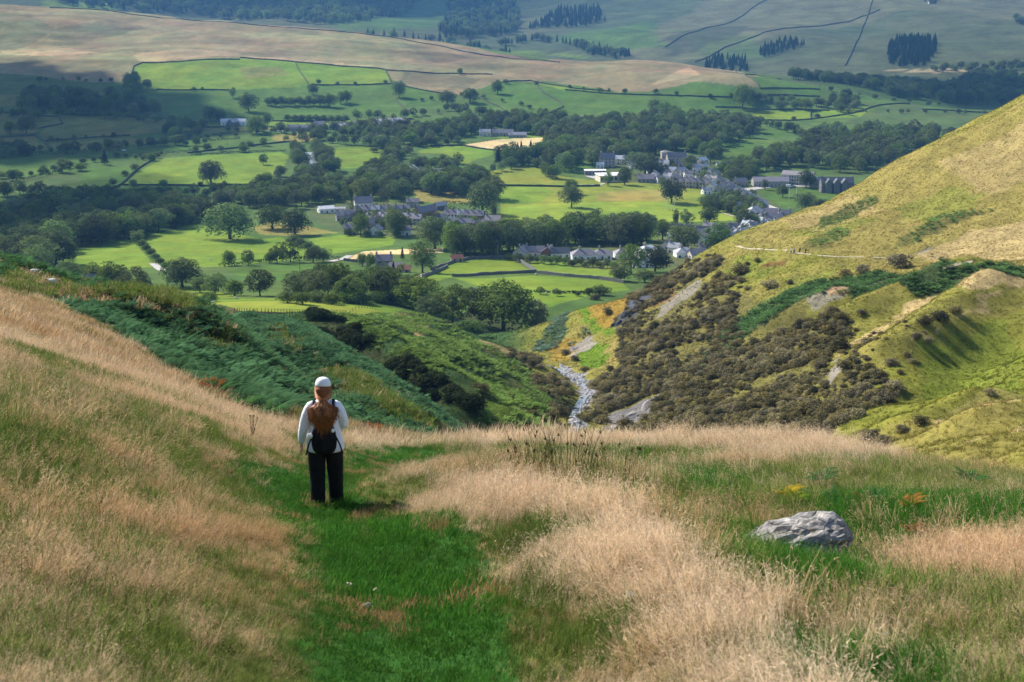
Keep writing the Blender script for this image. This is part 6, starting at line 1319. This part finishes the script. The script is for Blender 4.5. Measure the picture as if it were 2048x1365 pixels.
# ------------------------------------------------------------------ boulder and stones
M_BOULD, ntb, bb = nmat('lichened_slate'); nz = noise(ntb, 5.0, 8, .7, stretch=(1, 1, 4)); n2 = noise(ntb, 16, 5, .6); n3 = noise(ntb, 9, 3, .5)
c = ramp(ntb, nz.outputs[0], [(.30, (.075, .072, .073)), (.48, (.25, .235, .225)), (.66, (.45, .43, .41))]); li = ramp(ntb, n2.outputs[0], [(.56, (0, 0, 0)), (.68, (1, 1, 1))]); mo = ramp(ntb, n3.outputs[0], [(.58, (0, 0, 0)), (.72, (.6, .6, .6))])
c = mix_rgb(ntb, 'MIX', li, c, (.55, .54, .47)); c = mix_rgb(ntb, 'MIX', mo, c, (.10, .085, .045)); ntb.links.new(c, bb.inputs['Base Color']); bb.inputs['Roughness'].default_value = .85; vo = N(ntb, 'ShaderNodeTexVoronoi'); vo.feature = 'DISTANCE_TO_EDGE'; vo.inputs['Scale'].default_value = 4.5; tcb = N(ntb, 'ShaderNodeTexCoord'); mpb = N(ntb, 'ShaderNodeMapping'); mpb.inputs['Scale'].default_value = (.6, 1, 2.6); mpb.inputs['Rotation'].default_value = (0, .45, 0); ntb.links.new(tcb.outputs['Object'], mpb.inputs[0]); ntb.links.new(mpb.outputs[0], vo.inputs['Vector']); crk = ramp(ntb, vo.outputs['Distance'], [(0, (0, 0, 0)), (.05, (1, 1, 1))]); mlt = mix_rgb(ntb, 'MULTIPLY', 1.0, nz.outputs[1], crk); bump(ntb, bb, mlt, 1.0, .035)
def bshape(P):
    x, y, z = P[:, 0] / .80, P[:, 1] / .5, P[:, 2] / .39
    sq = lambda v, p: np.sign(v) * np.abs(v) ** p
    x, y, z = sq(x, .85), sq(y, .75), sq(z, .70)
    t = np.clip((x + 1) / 2, 0, 1); top = .28 + .72 * sstep(.0, .72, t) - .22 * sstep(.84, 1.0, t)
    Z = z * top * .36 + .10 * t; Y = y * .40 * (.55 + .45 * sstep(0, .5, t)); X = x * .78 + .10 * z * (t > .5)
    cut = np.exp(-((X - .52) / .16) ** 2) * np.exp(-((Z + .02 - .25 * (X - .52)) / .055) ** 2) * (y < .2); Y = Y + cut * .30
    lay = np.floor((Z * .8 - X * .45 + .05 * np.sin(7 * X)) / .045); Y = Y + .018 * (np.mod(lay * 7.13, 1.0) - .5) * (y < 0); Z = Z + .012 * (np.mod(lay * 3.7, 1.0) - .5)
    rg = 1 - np.abs(2 * fbm(X * 1.0 + Z * .6 + 3, Z * 3.2 - X * 1.3, .16, 4, 8) - 1); Y = Y - (rg - .6) * .055 * (y < .3); Z = Z + (fbm(X * 2, Y * 3, .22, 4, 9) - .5) * .11
    return np.c_[X, Y, Z * 1.12]
bp = gp(1560, 1116, FO) - Vector((0, 0, .08)); br = empty('lichened_boulder', bp, R(-8), .84); o = obj('rock', rock_mesh('rock', M_BOULD, 5, 5, (1.6, 1.0, .78), .10, 0, bshape), br, (0, 0, .08), (R(8), R(-7), 0))
q = MB(); q.tube([(.34, -.10, .47), (.48, -.10, .48), (.62, -.06, .43), (.70, -.04, .34)], [.012, .026, .026, .01], 6); q.build('quartz_vein', plain('quartz', (.85, .84, .86), .5, .1, 5), br, True)
tag(br, 'large grey lichen spotted boulder lying in the grass', 'boulder')
for px, py, s, l in [(1262,1212,.075,'small white stone in the grass below the straw bank'), (700,1180,.05,'pale pebble on the green path'), (752,1190,.045,'flat pale stone on the green path'), (735,1222,.05,'brown stone on the green path near the pebbles')]:
    p = gp(px, py, FO); tag(obj('stone', rock_mesh('stone', plain('white_stone', (.75, .74, .72) if s > .07 else (.42, .36, .27), .9, .1, 8), int(px), 3, (s * 1.3, s, s * .7)), None, p + Vector((0, 0, s * .35 + (.05 if s > .07 else .03))), (0, 0, px)), l, 'stone')
# ferns turning colour, rushes, small plants
def fern_col(name, lo, hi): return leaf_mat(name, lo, hi, .4, .2, noise_scale=6)
MF = {'gold': fern_col('golden_fern', (.20, .20, .02), (.52, .36, .04)), 'lime': fern_col('lime_fern', (.07, .15, .02), (.24, .30, .03)), 'orange': fern_col('orange_fern', (.24, .12, .03), (.46, .22, .05)), 'rust': fern_col('rust_fern', (.16, .06, .02), (.32, .13, .04)), 'green': fern_col('green_fern', (.03, .10, .03), (.09, .20, .06))}
for px, py, w, mk, l in [(1575,1012,64,'gold','bracken fern with yellow tips behind the boulder'), (1592,1018,56,'lime','lime green fern just behind the boulder'), (1818,1032,60,'orange','orange bracken fern right of the boulder'), (1716,1012,30,'rust','small rusty fern beyond the boulder'), (1690,1165,22,'rust','tiny orange fern in the green hollow'), (1640,985,70,'green','green fern on the bank behind the boulder'), (1750,1020,60,'green','green fern between the boulder and the orange one'), (1830,1085,56,'rust','dead brown fern in the straw grass'), (1660,1015,50,'green','low green fern touching the boulder'), (1940,985,70,'green','green fern in the hollow at the edge of the crest'), (440,800,70,'green','fern clump at the edge of the bracken slope'), (490,835,80,'green','big fern clump left of the walker'), (540,845,70,'green','fern clump near the walker'), (420,790,60,'rust','browning fern clump at the top of the straw slope'), (750,880,50,'rust','rusty ferns on the brow right of the walker'), (1700,900,46,'gold','yellowing fern on the crest grass')]:
    p = gp(px, py, FO); m = depth(p) / FPX; L = w * m * .6; p = p + Vector((0, 0, .06 if p.y < 40 else 0))
    tag(obj('fern', fern_mesh('fern', MF[mk], int(px), 10, (L * .7, L * 1.1), L * .55, 12), None, p, (0, 0, px)), l, 'fern')
M_RUSH = plain('rush_stem', (.15, .155, .05), .7, .3, 3); M_RHEAD = plain('rush_seed', (.09, .055, .03), .9, .3, 4)
def rush(px, py, n, h, rad, label):
    p = gp(px, py, FO); rr = random.Random(int(px)); e = empty('rush_clump', p); a_ = MB(); b_ = MB()
    for k in range(n):
        t = rr.uniform(0, 6.28); q = rad * math.sqrt(rr.random()); ln = rr.uniform(.1, .4); hh = h * rr.uniform(.55, 1.1); d = (math.cos(t), math.sin(t))
        P = [(q * d[0], q * d[1], 0), (q * d[0] + d[0] * ln * hh * .35, q * d[1] + d[1] * ln * hh * .35, hh * .55), (q * d[0] + d[0] * ln * hh, q * d[1] + d[1] * ln * hh, hh)]
        a_.tube(P, [.0036, .003, .0012], 4)
        if rr.random() < .22:
            c = Vector(P[1]).lerp(Vector(P[2]), .45)
            for _ in range(3): b_.tube([c + Vector((rr.uniform(-.012, .012), rr.uniform(-.012, .012), 0)), c + Vector((rr.uniform(-.02, .02), rr.uniform(-.02, .02), .035))], [.0065, .003], 5)
    a_.build('stems', M_RUSH, e); b_.build('seed_heads', M_RHEAD, e); return tag(e, label, 'rushes')
rush(1135, 968, 75, .85, .40, 'tall dark rush clump with brown seed heads behind the straw bank'); rush(1225, 965, 50, .6, .35, 'shorter rush clump right of the tall dark one'); rush(1065, 955, 60, .6, .25, 'thin rush tuft left of the tall dark clump')
pw = gp(505, 884, FO); e = empty('dead_thistle', pw); mb = MB(); hd = MB(); rr = random.Random(4)
for k in range(7):
    a = rr.uniform(0, 6.28); t = (rr.uniform(.05, .16) * math.cos(a), rr.uniform(.05, .16) * math.sin(a), rr.uniform(.2, .42)); mb.tube([(0, 0, 0), (t[0] * .3, t[1] * .3, t[2] * .5), t], [.008, .006, .003], 5); hd.tube([t, (t[0], t[1], t[2] + .03)], [.008, .013], 6)
mb.build('stem', M_RHEAD, e); hd.build('seed_head', M_RHEAD, e); tag(e, 'dead brown thistle standing in the straw grass left of the walker', 'thistle')

# ------------------------------------------------------------------ people
M_SKIN = plain('skin', (.55, .33, .24), .6, .08, 6); M_WHITE = plain('white_fleece', (.86, .86, .92), .95, .06, 14); M_BLACK = plain('black_cloth', (.014, .014, .018), .85, .35, 9); M_HAIR = plain('auburn_hair', (.20, .062, .020), .5, .5, 55, .35); M_CAP = plain('white_knit', (.84, .84, .85), .95, .05, 20); M_SHOE = plain('dark_shoe', (.03, .028, .03), .7, .2, 5); M_POM = plain('white_pompom', (.88, .88, .86), 1, .05, 30)
def folds(m, scale, dist):
    nt = m.node_tree; b = nt.nodes['Principled BSDF']; n = noise(nt, scale, 3, .6, stretch=(1, 1, .45)); bump(nt, b, n.outputs[0], .9, dist)
folds(M_WHITE, 14, .035); folds(M_BLACK, 11, .04)
M_STRAND = plain('hair_strand', (.46, .165, .048), .45, .55, 60, .4); M_HAIR.node_tree.nodes['Principled BSDF'].inputs['Roughness'].default_value = .6
def body_mesh(name, arms, stride, mat):
    """one continuous skinned figure, 1.66 m tall, facing +y"""
    V = []; E = []; Rr = []
    def v(p, r, par=None):
        V.append(p); Rr.append(r); i = len(V) - 1
        if par is not None: E.append((par, i))
        return i
    pel = v((0, 0, .90), .125); sp = v((0, .0, 1.06), .11, pel); ch = v((0, 0, 1.24), .125, sp); nk = v((0, 0, 1.40), .05, ch); hd1 = v((0, .015, 1.47), .07, nk); hd2 = v((0, .02, 1.56), .085, hd1); v((0, .01, 1.63), .06, hd2); v((0, .10, 1.53), .018, hd2)
    for s in (-1, 1):
        hp = v((s * .095, 0, .86), .09, pel); kn = v((s * .10, stride * s * .5, .48), .06, hp); an = v((s * .10, stride * s, .09), .036, kn); v((s * .11, stride * s + .15, .03), .03, an)
        sh, el, wr, fd = arms[s]
        a = v(sh, .06, ch); b = v(el, .042, a); c = v(wr, .027, b)
        w = np.array(wr); f = np.array(fd, float); f /= np.linalg.norm(f); side = np.cross(f, (0, 0, 1)) if abs(f[2]) < .9 else np.array([0, 1.0, 0]); side /= np.linalg.norm(side)
        pm = v(tuple(w + f * .055), .030, c)
        for k, ln in enumerate((.068, .078, .074, .060)):
            o = side * (k - 1.5) * .019; k1 = v(tuple(w + f * .095 + o), .0095, pm); k2 = v(tuple(w + f * (.095 + ln * .5) + o + np.array([0, .006, 0])), .0085, k1); v(tuple(w + f * (.095 + ln) + o + np.array([0, .02, 0])), .007, k2)
        t1 = v(tuple(w + f * .04 - side * .035), .010, pm); v(tuple(w + f * .075 - side * .055), .008, t1)
    me = bpy.data.meshes.new(name); me.from_pydata(V, E, []); me.update(); me.materials.append(mat)
    o = bpy.data.objects.new(name, me); COL.objects.link(o)
    o.modifiers.new('skin', 'SKIN'); ss = o.modifiers.new('sub', 'SUBSURF'); ss.levels = ss.render_levels = 1
    sk = me.skin_vertices[0].data
    for i, q in enumerate(Rr): sk[i].radius = (q, q)
    sk[0].use_root = True
    dg = bpy.context.evaluated_depsgraph_get(); m2 = bpy.data.meshes.new_from_object(o.evaluated_get(dg)); m2.polygons.foreach_set('use_smooth', [True] * len(m2.polygons))
    m2.materials.clear(); m2.materials.append(mat)
    bpy.data.objects.remove(o); return m2
def soft(o, lv=1):
    s = o.modifiers.new('sub', 'SUBSURF'); s.levels = s.render_levels = lv; return o
def trousers(name, mat, parent, stride, wide):
    mb = MB(); mb.loft([((0, .0, .70), .205 * wide, .155), ((0, 0, .80), .208 * wide, .160), ((0, 0, .95), .185 * wide, .14), ((0, 0, 1.02), .165 * wide, .125)])
    for s in (-1, 1): mb.loft([((s * .108 * wide, stride * s + .02, .02), .086 * wide, .112), ((s * .108 * wide, stride * s + .02, .024), .088 * wide, .114), ((s * .108 * wide, stride * s + .018, .06), .088 * wide, .112), ((s * .106 * wide, stride * s, .12), .088 * wide, .105), ((s * .105 * wide, stride * s * .7, .32), .092 * wide, .100), ((s * .104 * wide, stride * s * .4, .55), .102 * wide, .110), ((s * .104 * wide, 0, .74), .112 * wide, .145), ((s * .100 * wide, 0, .84), .10 * wide, .14)])
    return soft(mb.build(name, mat, parent, True))
arms = {-1: ((-.165, 0, 1.33), (-.272, -.03, 1.06), (-.315, .02, .80), (-.12, .25, -1)), 1: ((.165, 0, 1.33), (.262, -.01, 1.07), (.21, .20, .98), (-.3, 1, .1))}
pp = gp(655, 1010, FO); person = empty('person', pp + Vector((0, 0, .01)), R(4))
obj('body', body_mesh('body', arms, .05, M_SKIN), person)
trousers('trousers', M_BLACK, person, .05, 1.12)
mb = MB(); mb.loft([((0, 0, .735), .258, .190), ((0, 0, .745), .260, .192), ((0, 0, .82), .256, .188), ((0, 0, .95), .228, .168), ((0, -.005, 1.10), .198, .150), ((0, -.01, 1.24), .198, .140), ((0, -.01, 1.33), .178, .118), ((0, 0, 1.385), .105, .085), ((0, .005, 1.425), .068, .062)])
jk = soft(mb.build('jacket', M_WHITE, person, True))
for s in (-1, 1):
    sh, el, wr, fd = arms[s]; mid = tuple((np.array(el) + np.array(wr)) / 2 + np.array([s * .012, -.01, 0]))
    mb = MB(); mb.tube([(sh[0] * .72, 0, sh[2] - .015), sh, tuple((np.array(sh) * .5 + np.array(el) * .5) + np.array([s * .015, 0, 0])), el, mid, wr], [.085, .085, .078, .068, .058, .047], 12); soft(mb.build('sleeve', M_WHITE, jk, True))
    mb = MB(); mb.tube([(s * .11, -.02 + .05 * s, .075), (s * .112, .05 + .05 * s, .07), (s * .115, .16 + .05 * s, .045)], [.052, .052, .034], 10); soft(mb.build('shoe', M_SHOE, person, True))
mb = MB(); mb.loft([((0, 0, -.055), .104, .116), ((0, 0, -.045), .113, .126), ((0, 0, -.02), .113, .126), ((0, 0, .02), .108, .118), ((0, 0, .058), .086, .094), ((0, 0, .080), .048, .052), ((0, 0, .086), .01, .01)]); cp = soft(mb.build('knitted_cap', M_CAP, person, True)); cp.location = (0, .008, 1.610); cp.rotation_euler = (R(-15), R(2), 0); cp.scale = (.94, .94, .9)
hair = MB(); rr = random.Random(12)
hair.loft([((0, -.16, 1.12), .04, .02), ((0, -.165, 1.20), .085, .035), ((0, -.15, 1.28), .095, .045), ((0, -.125, 1.35), .075, .045), ((0, -.105, 1.405), .050, .045), ((0, -.065, 1.435), .072, .07), ((0, -.03, 1.48), .100, .105), ((0, -.012, 1.54), .113, .120), ((0, 0, 1.60), .095, .105)])
for k in range(700):
    a = rr.uniform(-1, 1); x0 = a * .112; L = (.17 + .27 * rr.random()) * (1 - .42 * abs(a)); z1 = 1.39 - L; fz = rr.gauss(0, .020); z0 = rr.uniform(1.44, 1.58); yb = -.145 - rr.uniform(0, .045)
    w1, w2 = rr.gauss(0, .014), rr.gauss(0, .018); zm = 1.39 - L * .38
    hair.tube([(x0, -.118 + .075 * a * a, z0), (x0 * .45, -.135, 1.415), (x0 * .8 + w1, yb, 1.385 - L * .1), (a * .172 + fz + w2, yb - .035, zm), (a * .150 + fz * 1.4 - w1, yb - .08, 1.39 - L * .7), (a * .095 + fz * 1.8 + w2, yb - .11, z1)], [.004, .005, .006, .0055, .0045, .001], 4, k % 3 and 1)
hair.build('hair', [M_HAIR, M_STRAND], person, True)
person.scale = (.94, .94, 1.0)
tag(person, 'walker in white jacket and cap with long auburn hair, seen from behind on the path', 'person')
bag = empty('backpack', pp + Vector((0, 0, .01)), R(4)); mb = MB()
mb.loft([((0, -.18, .735), .10, .035, 2.4), ((0, -.19, .80), .15, .06, 2.8), ((0, -.20, .93), .165, .075, 3), ((0, -.195, 1.03), .15, .07, 3), ((0, -.185, 1.12), .12, .05, 2.6), ((0, -.18, 1.16), .06, .03)]); soft(mb.build('pouch', M_BLACK, bag, True))
for s in (-1, 1):
    mb = MB(); mb.tube([(s * .11, -.175, 1.14), (s * .125, -.13, 1.30), (s * .12, -.04, 1.405), (s * .125, .06, 1.36), (s * .13, .13, 1.22)], .016, 6); mb.build('shoulder_strap', M_BLACK, bag, True)
    mb = MB(); mb.tube([(s * .145, -.23, .99), (s * .19, -.205, .88), (s * .225, -.185, .74)], .011, 6); mb.build('dangling_strap', M_BLACK, bag, True)
    me = rock_mesh('pompom', M_POM, 3 + s, 3, (.075 if s < 0 else .055,) * 3, .25); o = obj('pompom', me, bag, (s * .135 + (-.02 if s > 0 else -.03), -.285, 1.02 if s < 0 else 1.08))
tag(bag, 'small black drawstring backpack with two white pompoms on the walker', 'backpack')
# distant walkers and players
arms2 = {-1: ((-.165, 0, 1.33), (-.23, .0, 1.08), (-.25, .08, .84), (0, .3, -1)), 1: ((.165, 0, 1.33), (.23, -.02, 1.08), (.25, -.06, .84), (0, .2, -1))}
BODY2 = body_mesh('body', arms2, .16, M_SKIN)
def walker(px, py, jc, tc_, rz, label, only, pack=None, group=None):
    p = gp(px, py, only); e = empty('person', p, R(rz)); obj('body', BODY2, e); mj = plain('coat', jc, .9, .1, 5); mt = plain('legwear', tc_, .9, .1, 5)
    trousers('trousers', mt, e, .16, .95); mb = MB(); mb.loft([((0, 0, .80), .20, .15), ((0, 0, 1.0), .19, .145), ((0, 0, 1.25), .195, .14), ((0, 0, 1.34), .17, .115), ((0, 0, 1.42), .07, .065)]); j = mb.build('jacket', mj, e, True)
    for s in (-1, 1):
        sh, el, wr, fd = arms2[s]; mb = MB(); mb.tube([sh, el, wr], [.085, .07, .05], 8); mb.build('sleeve', mj, j, True)
    mb = MB(); mb.loft([((0, -.01, 1.50), .095, .10), ((0, -.01, 1.58), .105, .115), ((0, -.01, 1.66), .06, .065)]); mb.build('hair', M_HAIR if jc[0] < .2 else M_BLACK, e, True)
    if pack:
        mb = MB(); mb.loft([((0, -.2, .95), .14, .09), ((0, -.22, 1.1), .16, .11), ((0, -.2, 1.35), .12, .08)]); b = mb.build('backpack', plain('pack', pack, .8, .1, 5)); b.location = p; b.rotation_euler = (0, 0, R(rz)); tag(b, 'small pack on the back of the ' + ('black clothed middle' if pack[0] < .05 else 'last dark clothed') + ' walker on the path', 'backpack')
    return tag(e, label, 'person', group)
walker(1582, 507, (.55, .6, .66), (.10, .12, .2), 100, 'leading walker in a pale blue jacket on the fell path', GO)
walker(1588, 507, (.12, .15, .3), (.03, .03, .05), 95, 'walker in a dark blue jacket close beside the pale blue one on the fell path', GO)
walker(1599, 507, (.02, .02, .03), (.02, .02, .03), 90, 'walker all in black in the middle of the group on the fell path', GO, (.02, .02, .02))
walker(1611, 508, (.03, .02, .03), (.02, .02, .03), 90, 'last dark clothed walker of the group on the fell path', GO, (.10, .03, .03))
walker(1136, 428, (.03, .03, .04), (.03, .03, .04), 60, 'left of two tiny dark figures on the playing field', VAL, group=None); walker(1141, 429, (.05, .04, .04), (.03, .03, .04), -60, 'right of two tiny dark figures on the playing field', VAL)
walker(1340, 423, (.04, .04, .05), (.03, .03, .04), 30, 'tiny dark figure beside the near rugby posts', VAL); walker(1345, 423, (.03, .03, .03), (.03, .03, .04), -30, 'second tiny dark figure right of the near rugby posts', VAL)
pq = gp(1624, 510, GO); tag(obj('path_marker', POST, None, pq, None, (1.2, 1.2, 1.0)), 'short wooden marker post behind the walkers on the fell path', 'post')
# sheep
M_WOOL = plain('wool', (.72, .70, .64), 1, .12, 5); M_FACE = plain('sheep_face', (.30, .28, .25), .9, .2, 5)
def sheep(px, py, rz, label, only, graze=True):
    p = gp(px, py, only); e = empty('sheep', p, R(rz)); mb = MB(); n = 12
    P = [(-.56, 0, .60), (-.50, 0, .62), (-.25, 0, .63), (.1, 0, .62), (.40, 0, .64), (.55, 0, .66), (.72, 0, .52 if graze else .82), (.84, 0, .26 if graze else .86), (.92, 0, .12 if graze else .80)]
    mb.tube(P, [.06, .22, .30, .31, .26, .17, .12, .10, .05], n)
    for x in (-.36, .34):
        for s in (-.14, .14): mb.tube([(x, s, .5), (x - .03, s, .27), (x, s, 0)], [.09, .045, .035], 6)
    mb.tube([(-.55, 0, .66), (-.64, 0, .45)], [.05, .03], 6); b = mb.build('body', M_WOOL, e, True)
    mb = MB(); h = Vector(P[-2])
    for s in (-1, 1): mb.tube([h + Vector((-.02, s * .07, .06)), h + Vector((-.06, s * .18, .05))], [.03, .012], 5)
    mb.build('ears', M_FACE, e)
    if only is FO: e.scale = (.55, .55, .55)
    return tag(e, label, 'sheep')
sheep(410, 609, 10, 'white sheep grazing left of its neighbour in the near pasture', VAL); sheep(427, 608, -150, 'white sheep grazing right of its neighbour in the near pasture', VAL); sheep(472, 599, 20, 'single sheep higher up in the near pasture', VAL)
sheep(68, 549, 0, 'white sheep on the bracken at the top of the left slope', FO, False); sheep(106, 570, 170, 'sheep half hidden in straw grass on the left slope', FO, False); sheep(420, 522, 15, 'tiny white sheep in the lime green meadow', VAL); sheep(475, 521, 5, 'second tiny sheep in the lime green meadow, near the hedge', VAL); sheep(1072, 551, 0, 'white sheep at the junction of the meadow walls', VAL); sheep(1092, 589, 80, 'pale sheep standing at the meadow fence above the ravine', VAL, False)
print('fore', time.time() - T0)
# ------------------------------------------------------------------ haze and clouds
hz = MB(); hz.box((0, 4600, 20), (11000, 9800, 620)); M_HAZE = bpy.data.materials.new('haze'); M_HAZE.use_nodes = True; nth = M_HAZE.node_tree; nth.nodes.clear()
ho = N(nth, 'ShaderNodeOutputMaterial'); hv = N(nth, 'ShaderNodeVolumePrincipled'); hv.inputs['Color'].default_value = (.19, .49, 1.0, 1); hv.inputs['Density'].default_value = 0.000070; hv.inputs['Anisotropy'].default_value = .1
nth.links.new(hv.outputs[0], ho.inputs['Volume']); o = hz.build('haze', M_HAZE); tag(o, kind='stuff')
def cloud_mat(op):
  M_CLOUD = bpy.data.materials.new('cloud'); M_CLOUD.use_nodes = True; ntc = M_CLOUD.node_tree; ntc.nodes.clear()
  co = N(ntc, 'ShaderNodeOutputMaterial'); cd = N(ntc, 'ShaderNodeBsdfDiffuse'); ctn = N(ntc, 'ShaderNodeBsdfTranslucent'); ctr = N(ntc, 'ShaderNodeBsdfTransparent'); m1 = N(ntc, 'ShaderNodeMixShader'); m2 = N(ntc, 'ShaderNodeMixShader')
  cd.inputs[0].default_value = ctn.inputs[0].default_value = (.9, .9, .92, 1); m1.inputs[0].default_value = .6; m2.inputs[0].default_value = op
  ntc.links.new(cd.outputs[0], m1.inputs[1]); ntc.links.new(ctn.outputs[0], m1.inputs[2]); ntc.links.new(ctr.outputs[0], m2.inputs[1]); ntc.links.new(m1.outputs[0], m2.inputs[2]); ntc.links.new(m2.outputs[0], co.inputs[0])
  return M_CLOUD
def cloud(x, y, rx, ry, h, label, seed, op=.3):
    z = ground(x, y); z = z if z is not None else -180
    c = Vector((x, y, z)) + SDIR * ((h - z) / SDIR.z); rr = random.Random(seed); bm = bmesh.new()
    for k in range(16):
        a = rr.uniform(0, 6.28); q = math.sqrt(rr.random()) * .72; s = rr.uniform(.28, .5)
        m = Matrix.Translation((q * math.cos(a) * rx, q * math.sin(a) * ry, rr.uniform(0, .10) * rx)) @ Matrix.Diagonal((s * rx, s * ry, s * rx * .35, 1))
        bmesh.ops.create_icosphere(bm, subdivisions=3, radius=1, matrix=m)
    P = np.array([v.co for v in bm.verts]); d = fbm(P[:, 0], P[:, 1] + P[:, 2], rx * .25, 4, seed) - .5
    for v, q in zip(bm.verts, d): v.co *= 1 + q * .25
    me = bpy.data.meshes.new('cloud'); bm.to_mesh(me); bm.free(); me.materials.append(cloud_mat(op)); me.polygons.foreach_set('use_smooth', [True] * len(me.polygons))
    tag(obj('cloud', me, None, c), label, 'cloud', kind='structure')
cloud(-345, 930, 130, 270, 900, 'white cloud shading the left wood', 1, .26)
cloud(-620, 1750, 330, 520, 1000, 'white cloud shading the left fields and moor', 2, .05)
cloud(800, 2150, 420, 380, 1000, 'white cloud shading the far river wood', 3, .14)
cloud(-900, 4400, 1100, 700, 1100, 'broad cloud shading the far forest', 5, .16)
print('air', time.time() - T0)

# ------------------------------------------------------------------ labels: tell look-alikes apart by their place in the row or mass
UP = np.array([0, math.sin(PITCH), math.cos(PITCH)])
def place(o):
    p = np.array(o.location); return p[0] / max(p @ FWD, .1), p[1]
by = {}
for o in SC.objects:
    if o.parent is None and 'label' in o and 'group' in o: by.setdefault(o['label'], []).append(o)
def ordn(i): return '%d%s' % (i, 'th' if 10 < i % 100 < 14 else {1: 'st', 2: 'nd', 3: 'rd'}.get(i % 10, 'th'))
for lb, L in by.items():
    n = len(L)
    if n < 2: continue
    L.sort(key=lambda o: place(o)[0])
    if n <= 26:
        for i, o in enumerate(L): o['label'] = '%s, %s' % (lb, 'leftmost' if i == 0 else 'rightmost' if i == n - 1 else ordn(i + 1) + ' from left')
        continue
    C_ = max(5, min(12, n // 8)); per = math.ceil(n / C_)
    for c in range(C_):
        col = sorted(L[c * per:(c + 1) * per], key=lambda o: place(o)[1])
        for j, o in enumerate(col): o['label'] = '%s, strip %s from left, %s from front' % (lb, ordn(c + 1).replace('1st', 'first'), ordn(j + 1))
print('done', time.time() - T0)
